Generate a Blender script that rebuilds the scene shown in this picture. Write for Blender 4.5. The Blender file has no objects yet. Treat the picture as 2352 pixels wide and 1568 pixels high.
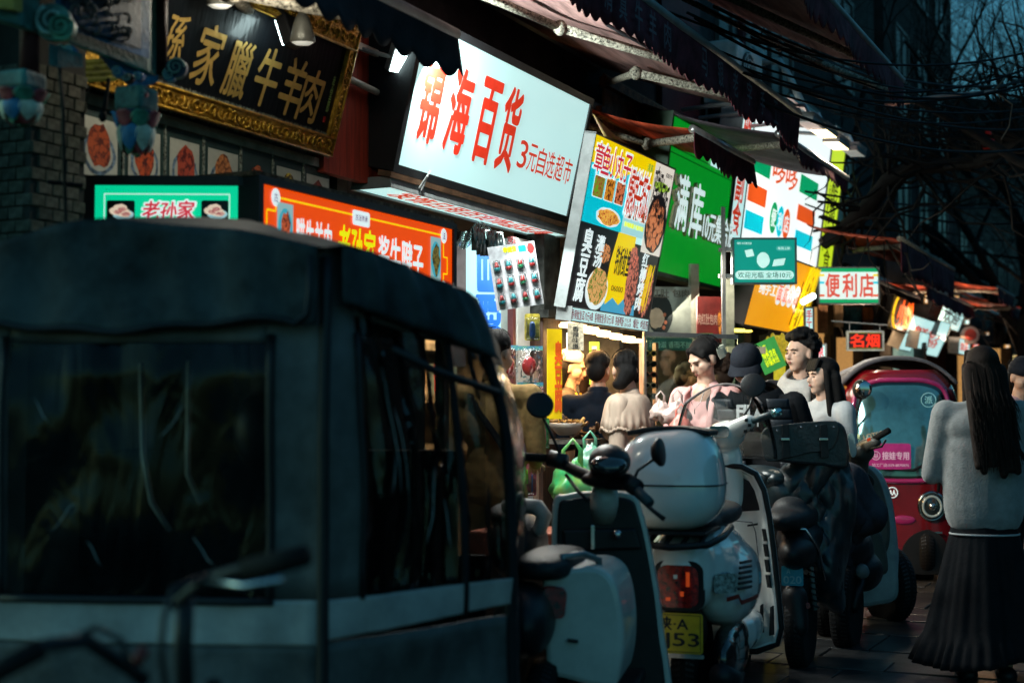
import bpy, bmesh, math, random
from math import sin, cos, tan, pi, radians as R, atan, hypot, sqrt
from mathutils import Vector, Matrix, Euler, noise
random.seed(7)
sc = bpy.context.scene
COL = sc.collection
# ---------------------------------------------------------------- camera, sky, sun, exposure
FPX = 3267.0                       # focal length in the units of a 2352 px wide frame
PITCH = atan(156 / FPX); CZ = 1.35
cd = bpy.data.cameras.new('camera'); cam = bpy.data.objects.new('camera', cd); COL.objects.link(cam)
cam.location = (0, 0, CZ); cam.rotation_euler = (pi / 2 + PITCH, 0, 0)
cd.sensor_width = 36; cd.lens = 50.0; cd.clip_start = .1; cd.clip_end = 400
cd.dof.use_dof = True; cd.dof.focus_distance = 8.3; cd.dof.aperture_fstop = 1.9
sc.camera = cam
w = bpy.data.worlds.new('World'); sc.world = w; w.use_nodes = True
nt = w.node_tree; bg = nt.nodes['Background']
sky = nt.nodes.new('ShaderNodeTexSky'); sky.sky_type = 'NISHITA'; sky.sun_disc = False
sky.sun_elevation = R(16.0); sky.sun_rotation = R(275); sky.air_density = 1.2; sky.ozone_density = 4
tint = nt.nodes.new('ShaderNodeMix'); tint.data_type = 'RGBA'; tint.blend_type = 'MULTIPLY'; tint.inputs[0].default_value = 1
tint.inputs[7].default_value = (.43, .93, .88, 1)
nt.links.new(sky.outputs[0], tint.inputs[6]); nt.links.new(tint.outputs[2], bg.inputs[0]); bg.inputs[1].default_value = .15
sd = bpy.data.lights.new('sun', 'SUN'); sd.energy = .06; sd.angle = R(20); sd.color = (.75, .9, 1)
so = bpy.data.objects.new('sun', sd); COL.objects.link(so); so.rotation_euler = (0, R(-74), 0)
sc.view_settings.view_transform = 'Standard'; sc.view_settings.look = 'None'; sc.view_settings.gamma = 1
sc.view_settings.use_curve_mapping = False; sc.view_settings.exposure = 0
sc.cycles.use_denoising = True; sc.cycles.max_bounces = 6; sc.cycles.transparent_max_bounces = 12
sc.cycles.sample_clamp_indirect = 4; sc.cycles.caustics_reflective = False; sc.cycles.caustics_refractive = False

# ---------------------------------------------------------------- geometry of the street
AL = atan((2750 - 1176) / FPX)
DX, DY = sin(AL), cos(AL); NX, NY = cos(AL), -sin(AL)
RZ = pi / 2 - AL                                # local x runs along the shop fronts, local -y points to the street
def loc(s, o, z): return Vector((-.635 + s * DX + o * NX, 7.8 + s * DY + o * NY, z))
O0 = -.635 * NX + 7.8 * NY; S0 = -.635 * DX + 7.8 * DY
def ray(px, py):
    u = (px - 1176) / FPX; v = (784 - py) / FPX
    return Vector((u, cos(PITCH) - v * sin(PITCH), sin(PITCH) + v * cos(PITCH)))
def P(px, py, Y):
    r = ray(px, py); r *= Y / r.y; r.z += CZ; return r
def F(px, py, o):
    r = ray(px, py); r *= (O0 + o) / (r.x * NX + r.y * NY); return (r.x * DX + r.y * DY - S0, r.z + CZ)
def S(px, py, s):
    r = ray(px, py); r *= (S0 + s) / (r.x * DX + r.y * DY); return (r.x * NX + r.y * NY - O0, r.z + CZ)

# ---------------------------------------------------------------- materials
def hx(s):
    s = s.lstrip('#'); o = []
    for i in (0, 2, 4):
        v = int(s[i:i + 2], 16) / 255; o.append(v / 12.92 if v <= .04045 else ((v + .055) / 1.055) ** 2.4)
    return tuple(o)
MC = {}
def M(name, col, rough=.5, metal=0, es=0, ec=None, var=.15, scale=9, bump=0, bscale=80, alpha=1, coat=0, trans=0, col2=None, sheen=0, stretch=None):
    if name in MC: return MC[name]
    if isinstance(col, str): col = hx(col)
    m = bpy.data.materials.new(name); m.use_nodes = True; MC[name] = m
    t = m.node_tree; b = t.nodes['Principled BSDF']
    b.inputs['Roughness'].default_value = rough; b.inputs['Metallic'].default_value = metal
    tc = t.nodes.new('ShaderNodeTexCoord'); src = tc.outputs['Object']
    if stretch:
        mp = t.nodes.new('ShaderNodeMapping'); mp.inputs['Scale'].default_value = stretch
        t.links.new(src, mp.inputs[0]); src = mp.outputs[0]
    if col2 is None: c2 = tuple(max(0, x * (1 - var * 2.2)) for x in col)
    else: c2 = hx(col2) if isinstance(col2, str) else col2
    n = t.nodes.new('ShaderNodeTexNoise'); n.inputs['Scale'].default_value = scale; n.inputs['Detail'].default_value = 5
    n.inputs['Roughness'].default_value = .65
    t.links.new(src, n.inputs['Vector'])
    mr = t.nodes.new('ShaderNodeMapRange'); mr.inputs[1].default_value = .35; mr.inputs[2].default_value = .65
    t.links.new(n.outputs[0], mr.inputs[0])
    mx = t.nodes.new('ShaderNodeMix'); mx.data_type = 'RGBA'
    mx.inputs[6].default_value = (*col, 1); mx.inputs[7].default_value = (*c2, 1)
    t.links.new(mr.outputs[0], mx.inputs[0]); t.links.new(mx.outputs[2], b.inputs['Base Color'])
    if es:
        if ec is None: t.links.new(mx.outputs[2], b.inputs['Emission Color'])
        else: b.inputs['Emission Color'].default_value = (*(hx(ec) if isinstance(ec, str) else ec), 1)
        b.inputs['Emission Strength'].default_value = es
    if bump:
        n2 = t.nodes.new('ShaderNodeTexNoise'); n2.inputs['Scale'].default_value = bscale; n2.inputs['Detail'].default_value = 3
        t.links.new(src, n2.inputs['Vector'])
        bp = t.nodes.new('ShaderNodeBump'); bp.inputs['Strength'].default_value = bump; bp.inputs['Distance'].default_value = .01
        t.links.new(n2.outputs[0], bp.inputs['Height']); t.links.new(bp.outputs[0], b.inputs['Normal'])
    if not es and not metal:
        r2 = t.nodes.new('ShaderNodeMapRange'); r2.inputs[3].default_value = max(.03, rough - .08); r2.inputs[4].default_value = min(1, rough + .1)
        t.links.new(n.outputs[0], r2.inputs[0]); t.links.new(r2.outputs[0], b.inputs['Roughness'])
    b.inputs['Specular IOR Level'].default_value = .12 if rough >= .6 else (.3 if max(col) < .03 else .5)
    if coat: b.inputs['Coat Weight'].default_value = coat; b.inputs['Coat Roughness'].default_value = .06
    if trans: b.inputs['Transmission Weight'].default_value = trans
    if sheen: b.inputs['Sheen Weight'].default_value = sheen
    if alpha < 1: b.inputs['Alpha'].default_value = alpha
    return m
def LIT(name, col, s=.75, var=.05, scale=2.5, rough=.35):      # backlit acrylic or printed film
    c = hx(col) if isinstance(col, str) else col
    return M(name, tuple(x * .5 for x in c), rough, es=s, ec=c, var=var, scale=scale)
def FOOD(name, c1, c2, c3, scale=40, es=.5):                    # a printed photograph of food
    if name in MC: return MC[name]
    m = bpy.data.materials.new(name); m.use_nodes = True; MC[name] = m
    t = m.node_tree; b = t.nodes['Principled BSDF']; tc = t.nodes.new('ShaderNodeTexCoord')
    v = t.nodes.new('ShaderNodeTexVoronoi'); v.inputs['Scale'].default_value = scale
    n = t.nodes.new('ShaderNodeTexNoise'); n.inputs['Scale'].default_value = scale * .8; n.inputs['Detail'].default_value = 4
    t.links.new(tc.outputs['Object'], n.inputs['Vector'])
    ad = t.nodes.new('ShaderNodeMix'); ad.data_type = 'RGBA'; ad.inputs[0].default_value = .06
    t.links.new(tc.outputs['Object'], ad.inputs[6]); t.links.new(n.outputs[1], ad.inputs[7]); t.links.new(ad.outputs[2], v.inputs['Vector'])
    r = t.nodes.new('ShaderNodeValToRGB'); e = r.color_ramp.elements
    e[0].position = .0; e[0].color = (*hx(c1), 1); e[1].position = .75; e[1].color = (*hx(c3), 1)
    x = r.color_ramp.elements.new(.35); x.color = (*hx(c2), 1)
    t.links.new(v.outputs[0], r.inputs[0]); t.links.new(r.outputs[0], b.inputs['Base Color'])
    t.links.new(r.outputs[0], b.inputs['Emission Color']); b.inputs['Emission Strength'].default_value = es
    b.inputs['Roughness'].default_value = .4
    return m
def CLEAR(name, col=(1, 1, 1), mixv=.12, rough=.05, bump=0, bscale=6):   # thin clear sheet: see-through plus gloss
    if name in MC: return MC[name]
    m = bpy.data.materials.new(name); m.use_nodes = True; MC[name] = m
    t = m.node_tree; t.nodes.remove(t.nodes['Principled BSDF']); out = t.nodes['Material Output']
    tr = t.nodes.new('ShaderNodeBsdfTransparent'); tr.inputs[0].default_value = (*col, 1)
    gl = t.nodes.new('ShaderNodeBsdfGlossy'); gl.inputs['Roughness'].default_value = rough
    fr = t.nodes.new('ShaderNodeLayerWeight'); fr.inputs[0].default_value = .2
    ma = t.nodes.new('ShaderNodeMath'); ma.operation = 'ADD'; ma.inputs[1].default_value = mixv; ma.use_clamp = True
    mx = t.nodes.new('ShaderNodeMixShader')
    t.links.new(fr.outputs[0], ma.inputs[0]); t.links.new(ma.outputs[0], mx.inputs[0])
    t.links.new(tr.outputs[0], mx.inputs[1]); t.links.new(gl.outputs[0], mx.inputs[2]); t.links.new(mx.outputs[0], out.inputs[0])
    if bump:
        tc = t.nodes.new('ShaderNodeTexCoord'); n = t.nodes.new('ShaderNodeTexNoise'); n.inputs['Scale'].default_value = bscale
        n.inputs['Detail'].default_value = 3; n.inputs['Distortion'].default_value = 1.2
        mp = t.nodes.new('ShaderNodeMapping'); mp.inputs['Scale'].default_value = (1, 1, .35)
        t.links.new(tc.outputs['Object'], mp.inputs[0]); t.links.new(mp.outputs[0], n.inputs['Vector'])
        b = t.nodes.new('ShaderNodeBump'); b.inputs['Strength'].default_value = bump; b.inputs['Distance'].default_value = .03
        t.links.new(n.outputs[0], b.inputs['Height']); t.links.new(b.outputs[0], gl.inputs['Normal']); t.links.new(b.outputs[0], fr.inputs['Normal'])
    return m

# ---------------------------------------------------------------- mesh builder
class MB:
    def __init__(s): s.v = []; s.f = []; s.m = []; s.x = Matrix(); s.mi = 0
    def _a(s, pts): k = len(s.v); s.v += [s.x @ Vector(p) for p in pts]; return k
    def face(s, idx): s.f.append(idx); s.m.append(s.mi)
    def poly(s, pts): k = s._a(pts); s.face(list(range(k, k + len(pts)))); return s
    def box(s, x0, x1, y0, y1, z0, z1):
        k = s._a([(x, y, z) for z in (z0, z1) for x, y in ((x0, y0), (x1, y0), (x1, y1), (x0, y1))])
        for f in ((3, 2, 1, 0), (4, 5, 6, 7), (0, 1, 5, 4), (1, 2, 6, 5), (2, 3, 7, 6), (3, 0, 4, 7)): s.face([k + i for i in f])
        return s
    def tube(s, pts, r, n=8, cap=True, flat=1.0):
        pts = [Vector(p) for p in pts]; N = len(pts)
        rs = r if isinstance(r, (list, tuple)) else [r] * N
        up = None; rings = []
        for i in range(N):
            t = (pts[min(i + 1, N - 1)] - pts[max(i - 1, 0)])
            t = t.normalized() if t.length > 1e-9 else Vector((0, 0, 1))
            if up is None: up = t.orthogonal().normalized() if abs(t.z) > .9 else (Vector((0, 0, 1)) - t * t.z).normalized()
            else:
                up = up - t * up.dot(t); up = up.normalized() if up.length > 1e-6 else t.orthogonal().normalized()
            b = t.cross(up)
            k = s._a([pts[i] + (b * cos(2 * pi * j / n) + up * sin(2 * pi * j / n) * flat) * rs[i] for j in range(n)]); rings.append(k)
        for a, c in zip(rings, rings[1:]):
            for j in range(n): s.face([a + j, a + (j + 1) % n, c + (j + 1) % n, c + j])
        if cap: s.face([rings[0] + j for j in range(n)][::-1]); s.face([rings[-1] + j for j in range(n)])
        return s
    def cyl(s, p0, p1, r0, r1=None, n=14): return s.tube([p0, p1], [r0, r0 if r1 is None else r1], n)
    def cap(s, p0, p1, r0, r1, n=12):           # capsule with round ends
        p0 = Vector(p0); p1 = Vector(p1); t = (p1 - p0); t = t.normalized() if t.length > 1e-6 else Vector((0, 0, 1))
        pts = []; rs = []
        for a in (85, 60, 30, 0): pts.append(p0 - t * r0 * sin(R(a))); rs.append(r0 * cos(R(a)))
        for a in (0, 30, 60, 85): pts.append(p1 + t * r1 * sin(R(a))); rs.append(r1 * cos(R(a)))
        return s.tube(pts, rs, n)
    def ell(s, c, r, rot=None, nu=20, nv=12, e=1.0, e2=None):   # e < 1 makes it boxier
        e2 = e2 or e
        if not isinstance(r, (tuple, list)): r = (r, r, r)
        q = Euler(rot).to_matrix() if rot else Matrix.Identity(3); c = Vector(c)
        sg = lambda x, p: math.copysign(abs(x) ** p, x)
        k = s._a([c + q @ Vector((0, 0, -r[2]))]); rows = []
        for i in range(1, nv):
            ph = -pi / 2 + pi * i / nv
            rows.append(s._a([c + q @ Vector((r[0] * sg(cos(ph), e2) * sg(cos(2 * pi * j / nu), e), r[1] * sg(cos(ph), e2) * sg(sin(2 * pi * j / nu), e), r[2] * sg(sin(ph), e2))) for j in range(nu)]))
        t = s._a([c + q @ Vector((0, 0, r[2]))])
        for j in range(nu): s.face([k, rows[0] + (j + 1) % nu, rows[0] + j]); s.face([t, rows[-1] + j, rows[-1] + (j + 1) % nu])
        for a, b in zip(rows, rows[1:]):
            for j in range(nu): s.face([a + j, a + (j + 1) % nu, b + (j + 1) % nu, b + j])
        return s
    def lathe(s, prof, c=(0, 0, 0), n=24, axis='z', lobes=0, amp=0):
        rings = []
        for r, z in prof:
            pts = []
            for j in range(n):
                a = 2 * pi * j / n; rr = r * (1 + amp * cos(lobes * a)) if lobes else r
                p = (rr * cos(a), rr * sin(a), z) if axis == 'z' else ((rr * cos(a), z, rr * sin(a)) if axis == 'y' else (z, rr * cos(a), rr * sin(a)))
                pts.append(Vector(p) + Vector(c))
            rings.append(s._a(pts))
        for a, b in zip(rings, rings[1:]):
            for j in range(n): s.face([a + j, a + (j + 1) % n, b + (j + 1) % n, b + j])
        if prof[0][0] > 1e-4: s.face([rings[0] + j for j in range(n)][::-1])
        if prof[-1][0] > 1e-4: s.face([rings[-1] + j for j in range(n)])
        return s
    def prism(s, pts, y0, y1):                  # outline in x,z pushed from y0 to y1
        n = len(pts); a = s._a([(x, y0, z) for x, z in pts]); b = s._a([(x, y1, z) for x, z in pts])
        s.face([a + i for i in range(n)]); s.face([b + i for i in range(n)][::-1])
        for i in range(n): s.face([a + i, b + i, b + (i + 1) % n, a + (i + 1) % n][::-1])
        return s
    def grid(s, fn, nu, nv, closed=False):
        rows = [s._a([fn(i / nu, j / nv) for i in range(nu if closed else nu + 1)]) for j in range(nv + 1)]
        W = nu if closed else nu + 1
        for a, b in zip(rows, rows[1:]):
            for i in range(nu): s.face([a + i, a + (i + 1) % W, b + (i + 1) % W, b + i])
        return s
    def ring(s, c, r, t, n=28, axis='y', rx=1, rz=1, k=8):     # torus
        pts = []
        for j in range(n + 1):
            a = 2 * pi * j / n
            q = (r * rx * cos(a), 0, r * rz * sin(a)) if axis == 'y' else ((0, r * rx * cos(a), r * rz * sin(a)) if axis == 'x' else (r * rx * cos(a), r * rz * sin(a), 0))
            pts.append(Vector(q) + Vector(c))
        return s.tube(pts, t, k, cap=False)
    def mesh(s, name, mats, smooth=False):
        me = bpy.data.meshes.new(name); me.from_pydata(s.v, [], s.f)
        for mm in (mats if isinstance(mats, (list, tuple)) else [mats]): me.materials.append(mm)
        me.polygons.foreach_set('material_index', s.m)
        if smooth: me.polygons.foreach_set('use_smooth', [True] * len(me.polygons))
        me.update(); return me
    def build(s, name, mats, parent=None, smooth=False, bevel=0, voxel=0, sm=0, solid=0, auto=False, dec=0, kind=None):
        me = s.mesh(name, mats, smooth)
        o = bpy.data.objects.new(name, me); COL.objects.link(o)
        if voxel or bevel or solid:
            if solid:
                d = o.modifiers.new('s', 'SOLIDIFY'); d.thickness = solid; d.offset = 0
            if voxel:
                bm = bmesh.new(); bm.from_mesh(me); bmesh.ops.recalc_face_normals(bm, faces=bm.faces); bm.to_mesh(me); bm.free()
                d = o.modifiers.new('r', 'REMESH'); d.mode = 'VOXEL'; d.voxel_size = voxel; d.use_smooth_shade = True
                if sm: d = o.modifiers.new('c', 'CORRECTIVE_SMOOTH' if 0 else 'SMOOTH'); d.factor = .5; d.iterations = sm
                if dec: d = o.modifiers.new('d', 'DECIMATE'); d.ratio = dec
            if bevel:
                bm = bmesh.new(); bm.from_mesh(me); bmesh.ops.remove_doubles(bm, verts=bm.verts, dist=1e-5); bm.to_mesh(me); bm.free()
                d = o.modifiers.new('b', 'BEVEL'); d.width = bevel; d.segments = 2; d.limit_method = 'ANGLE'; d.angle_limit = R(40)
            dg = bpy.context.evaluated_depsgraph_get()
            nm = bpy.data.meshes.new_from_object(o.evaluated_get(dg)); o.modifiers.clear(); o.data = nm; nm.name = name
            if not nm.materials:
                for mm in (mats if isinstance(mats, (list, tuple)) else [mats]): nm.materials.append(mm)
        if parent: o.parent = parent
        if kind: o['kind'] = kind
        return o
def tag(o, label=None, cat=None, group=None, kind=None):
    if label: o['label'] = label
    if cat: o['category'] = cat
    if group: o['group'] = group
    if kind: o['kind'] = kind
    return o
def thing(name, label, cat, at=(0, 0, 0), rz=0, tilt=0, group=None, ry=0):
    o = bpy.data.objects.new(name, None); COL.objects.link(o); o.empty_display_size = .1
    o.location = at; o.rotation_euler = (tilt, ry, rz); return tag(o, label, cat, group)
def mto(m, name, mats, label, cat, at=(0, 0, 0), rz=0, group=None, **k):   # a thing of one mesh
    o = m.build(name, mats, **k); o.location = at; o.rotation_euler = (0, 0, rz); return tag(o, label, cat, group)
def copy_tree(o, parent=None):
    c = o.copy(); COL.objects.link(c); c.parent = parent
    for ch in list(o.children): copy_tree(ch, c)
    return c
TC = {}
def text(s, x0, x1, z0, z1, m, parent, y=-.004, bold=.012, shear=0, ext=0, name='lettering', rot=0):
    """flat (or raised) characters filling the given box on the face of their parent"""
    key = (s, ext)
    if key not in TC:
        c = bpy.data.curves.new('t', 'FONT'); c.body = s; c.extrude = ext; c.resolution_u = 3; c.space_line = .95; c.fill_mode = 'FRONT' if not ext else 'BOTH'
        o = bpy.data.objects.new('t', c); COL.objects.link(o)
        me = bpy.data.meshes.new_from_object(o.evaluated_get(bpy.context.evaluated_depsgraph_get()))
        bpy.data.objects.remove(o); TC[key] = me
    src = TC[key]; me = src.copy(); me.name = name; off = []
    xs = [v.co.x for v in src.vertices]; ys = [v.co.y for v in src.vertices]
    ax, bx, ay, by = min(xs), max(xs), min(ys), max(ys)
    sh = [(0, 0)] if bold <= 0 else [(-bold, 0), (bold, 0), (0, bold * .7), (0, -bold * .7)] + ([(-bold * .7, bold * .6), (bold * .7, -bold * .6), (bold * .7, bold * .6), (-bold * .7, -bold * .6)] if bold > .025 else [])
    if len(sh) > 1:                      # heavier strokes: the glyph laid over itself a hair to each side
        V0 = [tuple(v.co) for v in src.vertices]; F0 = [tuple(p.vertices) for p in src.polygons]; me = bpy.data.meshes.new(name); VV = []; FF = []
        for i, (dx, dz) in enumerate(sh):
            k = len(VV); VV += [(q[0] + dx, q[1] + dz, q[2] + i * .00015 / max(.05, 1)) for q in V0]; FF += [tuple(k + j for j in f) for f in F0]
        me.from_pydata(VV, [], FF)
    for v in me.vertices:
        a = (v.co.x - ax) / (bx - ax); b = (v.co.y - ay) / (by - ay)
        if rot: a, b = 1 - b, a
        v.co = (x0 + a * (x1 - x0) + shear * b * (z1 - z0), y - v.co.z, z0 + b * (z1 - z0))
    me.materials.clear(); me.materials.append(m)
    o = bpy.data.objects.new(name, me); COL.objects.link(o); o.parent = parent; return o
def vtext(s, xc, wd, z0, z1, m, parent, **k):              # a column of characters read downwards
    return text('\n'.join(s), xc - wd / 2, xc + wd / 2, z0, z1, m, parent, **k)
def rrect(x0, x1, z0, z1, r, n=4):
    p = []
    for cx, cz, a0 in ((x1 - r, z0 + r, -90), (x1 - r, z1 - r, 0), (x0 + r, z1 - r, 90), (x0 + r, z0 + r, 180)):
        for i in range(n + 1): a = R(a0 + 90 * i / n); p.append((cx + r * cos(a), cz + r * sin(a)))
    return p
def plate(pts, m, parent, y=-.003, name='print'):
    b = MB(); b.poly([(x, y, z) for x, z in pts]); return b.build(name, m, parent)
def blobpts(xc, zc, rx, rz, n=22, j=.12, seed=0):
    rnd = random.Random(seed); return [(xc + rx * cos(2 * pi * i / n) * (1 + rnd.uniform(-j, j)), zc + rz * sin(2 * pi * i / n) * (1 + rnd.uniform(-j, j))) for i in range(n)]
def signbox(name, label, cat, at, rz, tilt, w_, h, face, frame, depth=.1, fr=.03, group=None, side=None):
    r = thing(name, label, cat, at, rz, tilt, group)
    b = MB(); b.box(0, w_, .004, depth, 0, h); b.build('housing', side or frame, r, bevel=.004)
    b = MB(); b.box(fr, w_ - fr, -.001, .003, fr, h - fr); b.build('face_panel', face, r)
    if fr:
        b = MB()
        b.box(-.003, w_ + .003, -.012, .008, -.003, fr); b.box(-.003, w_ + .003, -.012, .008, h - fr, h + .003)
        b.box(-.003, fr, -.0118, .008, fr, h - fr); b.box(w_ - fr, w_ + .003, -.0118, .008, fr, h - fr)
        b.build('frame', frame, r)
    return r
def fit(bl, br, tl, o):                                     # place, length, height and lean of a fascia sign
    s0, z0 = F(*bl, o); s1, z1 = F(*br, o); o1, z2 = S(*tl, s0)
    return loc(s0, o, z0), s1 - s0, hypot(o1 - o, z2 - z0), math.atan2(o1 - o, z2 - z0), s0, s1
# shared materials
BLK = M('black_metal', (.012, .013, .015), .45, bump=.1)
BLKP = M('black_plastic', (.01, .011, .013), .45, bump=.05, var=.2)
RUB = M('tyre_rubber', (.012, .012, .012), .8, bump=.3, bscale=120)
CHR = M('bright_metal', (.6, .6, .6), .22, 1)
GREY = M('grey_painted_metal', (.2, .21, .21), .5, bump=.1)
ALU = M('brushed_aluminium', (.45, .46, .46), .35, .8)
WHT = M('white_print', (.7, .72, .72), .4, es=.62, ec=(.75, .95, .95))
RED = M('red_print', (.5, .02, .01), .4, es=.55, ec=(.85, .045, .01))
# ================================================================ SETTING
ASPH = M('wet_paving_base', (.03, .032, .033), .35, bump=.3, var=.3, scale=3)
m = MB(); m.poly([(-60, -10, 0), (60, -10, 0), (60, 150, 0), (-60, 150, 0)])
mto(m, 'ground', ASPH, None, None); bpy.data.objects['ground']['kind'] = 'structure'
# street paving of dark wet stone slabs, near the lower right of the view
pav = thing('pavement', None, None, loc(0, 0, 0), RZ); pav['kind'] = 'structure'
SLAB = [M('dark_stone_slab_%d' % i, c, .3, var=.3, scale=6, bump=.25, bscale=40) for i, c in enumerate(((.045, .045, .045), (.03, .032, .034), (.065, .06, .055)))]
sl = []
for mm in SLAB:
    b = MB(); b.box(.006, .294, -.594, -.006, .002, .03); o = b.build('paving_slab', mm, bevel=.004); sl.append(o.data); bpy.data.objects.remove(o)
rs = random.Random(3)
for i in range(20):
    off = rs.choice((0, .2, .4))
    for j in range(8):
        o = bpy.data.objects.new('paving_slab', rs.choice(sl)); COL.objects.link(o); o.parent = pav
        o.location = (-.6 + i * .3, -(.9 + off + j * .6), rs.uniform(-.003, .003)); o.rotation_euler = (rs.uniform(-.006, .006), rs.uniform(-.006, .006), 0)

def inv(r): bpy.context.view_layer.update(); return r.matrix_world.inverted()
# ---- buildings of the shop row
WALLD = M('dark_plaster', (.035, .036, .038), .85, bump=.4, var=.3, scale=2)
WALLM = M('dark_maroon_cladding', (.06, .018, .025), .6, bump=.1)
WALLB = M('blue_grey_plaster', (.022, .032, .035), .8, bump=.3, var=.25, scale=1.5)
WALLR = M('brown_render', (.06, .045, .035), .85, bump=.4, var=.3, scale=2)
GLS = M('dark_window_glass', (.01, .014, .016), .3)
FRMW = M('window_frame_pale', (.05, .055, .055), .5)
def building(nm, s0, s1, z0, z1, dep, mat_, label, wins=(), o=0):
    r = thing('shop_building' if z0 < 5 else 'apartment_building', label, 'building', loc(s0, o, 0), RZ)
    b = MB(); b.box(0, s1 - s0, 0, dep, z0, z1); b.build('wall', mat_, r)
    b = MB(); b.box(-.03, s1 - s0 + .03, -.1, dep, z1, z1 + .2); b.build('cornice', WALLD, r)
    for (a, za, ww, hh) in wins:
        b = MB(); t = .05
        b.box(a, a + ww, -.04, .0, za, za + t); b.box(a, a + ww, -.04, 0, za + hh - t, za + hh)
        b.box(a, a + t, -.039, 0, za + t, za + hh - t); b.box(a + ww - t, a + ww, -.039, 0, za + t, za + hh - t); b.box(a + ww / 2 - .02, a + ww / 2 + .02, -.038, 0, za + t, za + hh - t)
        wo = b.build('window', FRMW, r)
        b = MB(); b.box(a + t, a + ww - t, -.015, -.004, za + t, za + hh - t); b.build('pane', GLS, wo)
    return r
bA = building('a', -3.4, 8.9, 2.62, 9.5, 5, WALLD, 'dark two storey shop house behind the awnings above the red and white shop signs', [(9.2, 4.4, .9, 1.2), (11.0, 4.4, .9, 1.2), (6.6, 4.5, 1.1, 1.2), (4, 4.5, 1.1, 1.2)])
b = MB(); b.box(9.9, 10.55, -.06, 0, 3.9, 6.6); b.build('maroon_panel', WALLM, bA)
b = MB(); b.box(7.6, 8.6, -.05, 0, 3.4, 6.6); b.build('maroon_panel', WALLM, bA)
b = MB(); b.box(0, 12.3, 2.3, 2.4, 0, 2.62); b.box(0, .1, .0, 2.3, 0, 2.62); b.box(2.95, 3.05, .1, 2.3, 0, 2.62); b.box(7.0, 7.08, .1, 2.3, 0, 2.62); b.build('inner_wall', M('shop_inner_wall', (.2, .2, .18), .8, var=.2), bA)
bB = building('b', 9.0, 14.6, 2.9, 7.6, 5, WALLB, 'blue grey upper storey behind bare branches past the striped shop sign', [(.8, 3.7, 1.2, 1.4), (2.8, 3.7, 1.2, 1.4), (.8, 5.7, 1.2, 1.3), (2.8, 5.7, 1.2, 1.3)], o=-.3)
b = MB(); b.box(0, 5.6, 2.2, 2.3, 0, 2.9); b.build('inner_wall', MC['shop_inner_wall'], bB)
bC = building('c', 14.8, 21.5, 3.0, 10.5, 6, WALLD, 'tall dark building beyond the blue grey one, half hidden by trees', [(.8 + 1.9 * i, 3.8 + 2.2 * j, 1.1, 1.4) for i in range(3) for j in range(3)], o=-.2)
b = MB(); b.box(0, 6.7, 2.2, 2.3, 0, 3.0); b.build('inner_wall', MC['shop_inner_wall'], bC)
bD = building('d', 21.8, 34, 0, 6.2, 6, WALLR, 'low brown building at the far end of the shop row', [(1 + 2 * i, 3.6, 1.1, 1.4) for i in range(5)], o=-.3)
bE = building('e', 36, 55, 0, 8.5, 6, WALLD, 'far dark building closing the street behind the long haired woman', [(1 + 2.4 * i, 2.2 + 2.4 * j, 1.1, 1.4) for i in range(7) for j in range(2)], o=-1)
for (xx, yy, ww, hh, lab) in ((16.5, 62, 9, 15, 'distant grey apartment tower seen between the trees'), (33, 60, 14, 9, 'distant wide apartment block at the right edge behind branches')):
    r = thing('apartment_building', lab, 'building', (xx, yy, 0)); b = MB(); b.box(0, ww, 0, 8, 0, hh); b.build('wall', WALLB, r)
    for j in range(int(hh / 3)):
        for i in range(int(ww / 2.4)):
            b = MB(); b.box(.8 + i * 2.4, 2.2 + i * 2.4, -.06, 0, 1 + j * 3, 2.6 + j * 3); wo = b.build('window', FRMW, r)
            b = MB(); b.box(.9 + i * 2.4, 2.1 + i * 2.4, -.08, -.062, 1.1 + j * 3, 2.5 + j * 3); b.build('pane', GLS, wo)
# right side of the street, outside the view: a plain dark row that closes the place
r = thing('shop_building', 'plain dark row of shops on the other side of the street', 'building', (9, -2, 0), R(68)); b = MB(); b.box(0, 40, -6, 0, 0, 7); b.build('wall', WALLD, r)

# ---- air conditioner outdoor units on the upper wall
def acunit(at, label):
    r = thing('air_conditioner', label, 'air conditioner', at, RZ, group='air conditioner units on the upper wall')
    W_ = M('ac_white_casing', (.42, .47, .47), .5, bump=.05)
    b = MB(); b.box(0, .8, -.32, 0, 0, .56); b.build('casing', W_, r, bevel=.02)
    b = MB(); b.lathe([(.0, -.325), (.22, -.325), (.22, -.335), (0, -.34)], (.32, 0, .28), 24, 'y'); b.build('fan_disc', BLKP, r)
    b = MB()
    for k in range(1, 5): b.ring((.32, -.345, .28), .05 * k, .004)
    for k in range(6): a = k * pi / 3; b.tube([(.32, -.345, .28), (.32 + .22 * cos(a), -.345, .28 + .22 * sin(a))], .004, 5)
    b.build('fan_grille', W_, r)
    for x_ in (.1, .7): b = MB(); b.tube([(x_, -.3, -.01), (x_, 0, -.01), (x_, 0, -.3)], .015); b.build('bracket', GREY, r)
    return r
s_, z_ = F(1690, 232, .35); r = acunit(loc(s_, .05, z_), 'white air conditioner unit below the shuttered window, above the big awning')
text('AIRCO', .58, .76, .42, .47, M('ac_print', (.1, .12, .13), .6), r, y=-.323) if 0 else None
s_, z_ = F(1700, 120, .0)
r = thing('window_shutter', 'pale louvred window shutter above the air conditioner', 'shutter', loc(s_, .06, z_ + .05), RZ)
b = MB(); b.box(0, .04, -.04, 0, 0, 1.1); b.box(.56, .6, -.04, 0, 0, 1.1); b.box(0, .6, -.04, 0, -.04, 0); b.box(0, .6, -.04, 0, 1.1, 1.14); b.build('frame', M('shutter_blue', (.3, .4, .42), .5), r)
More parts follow.
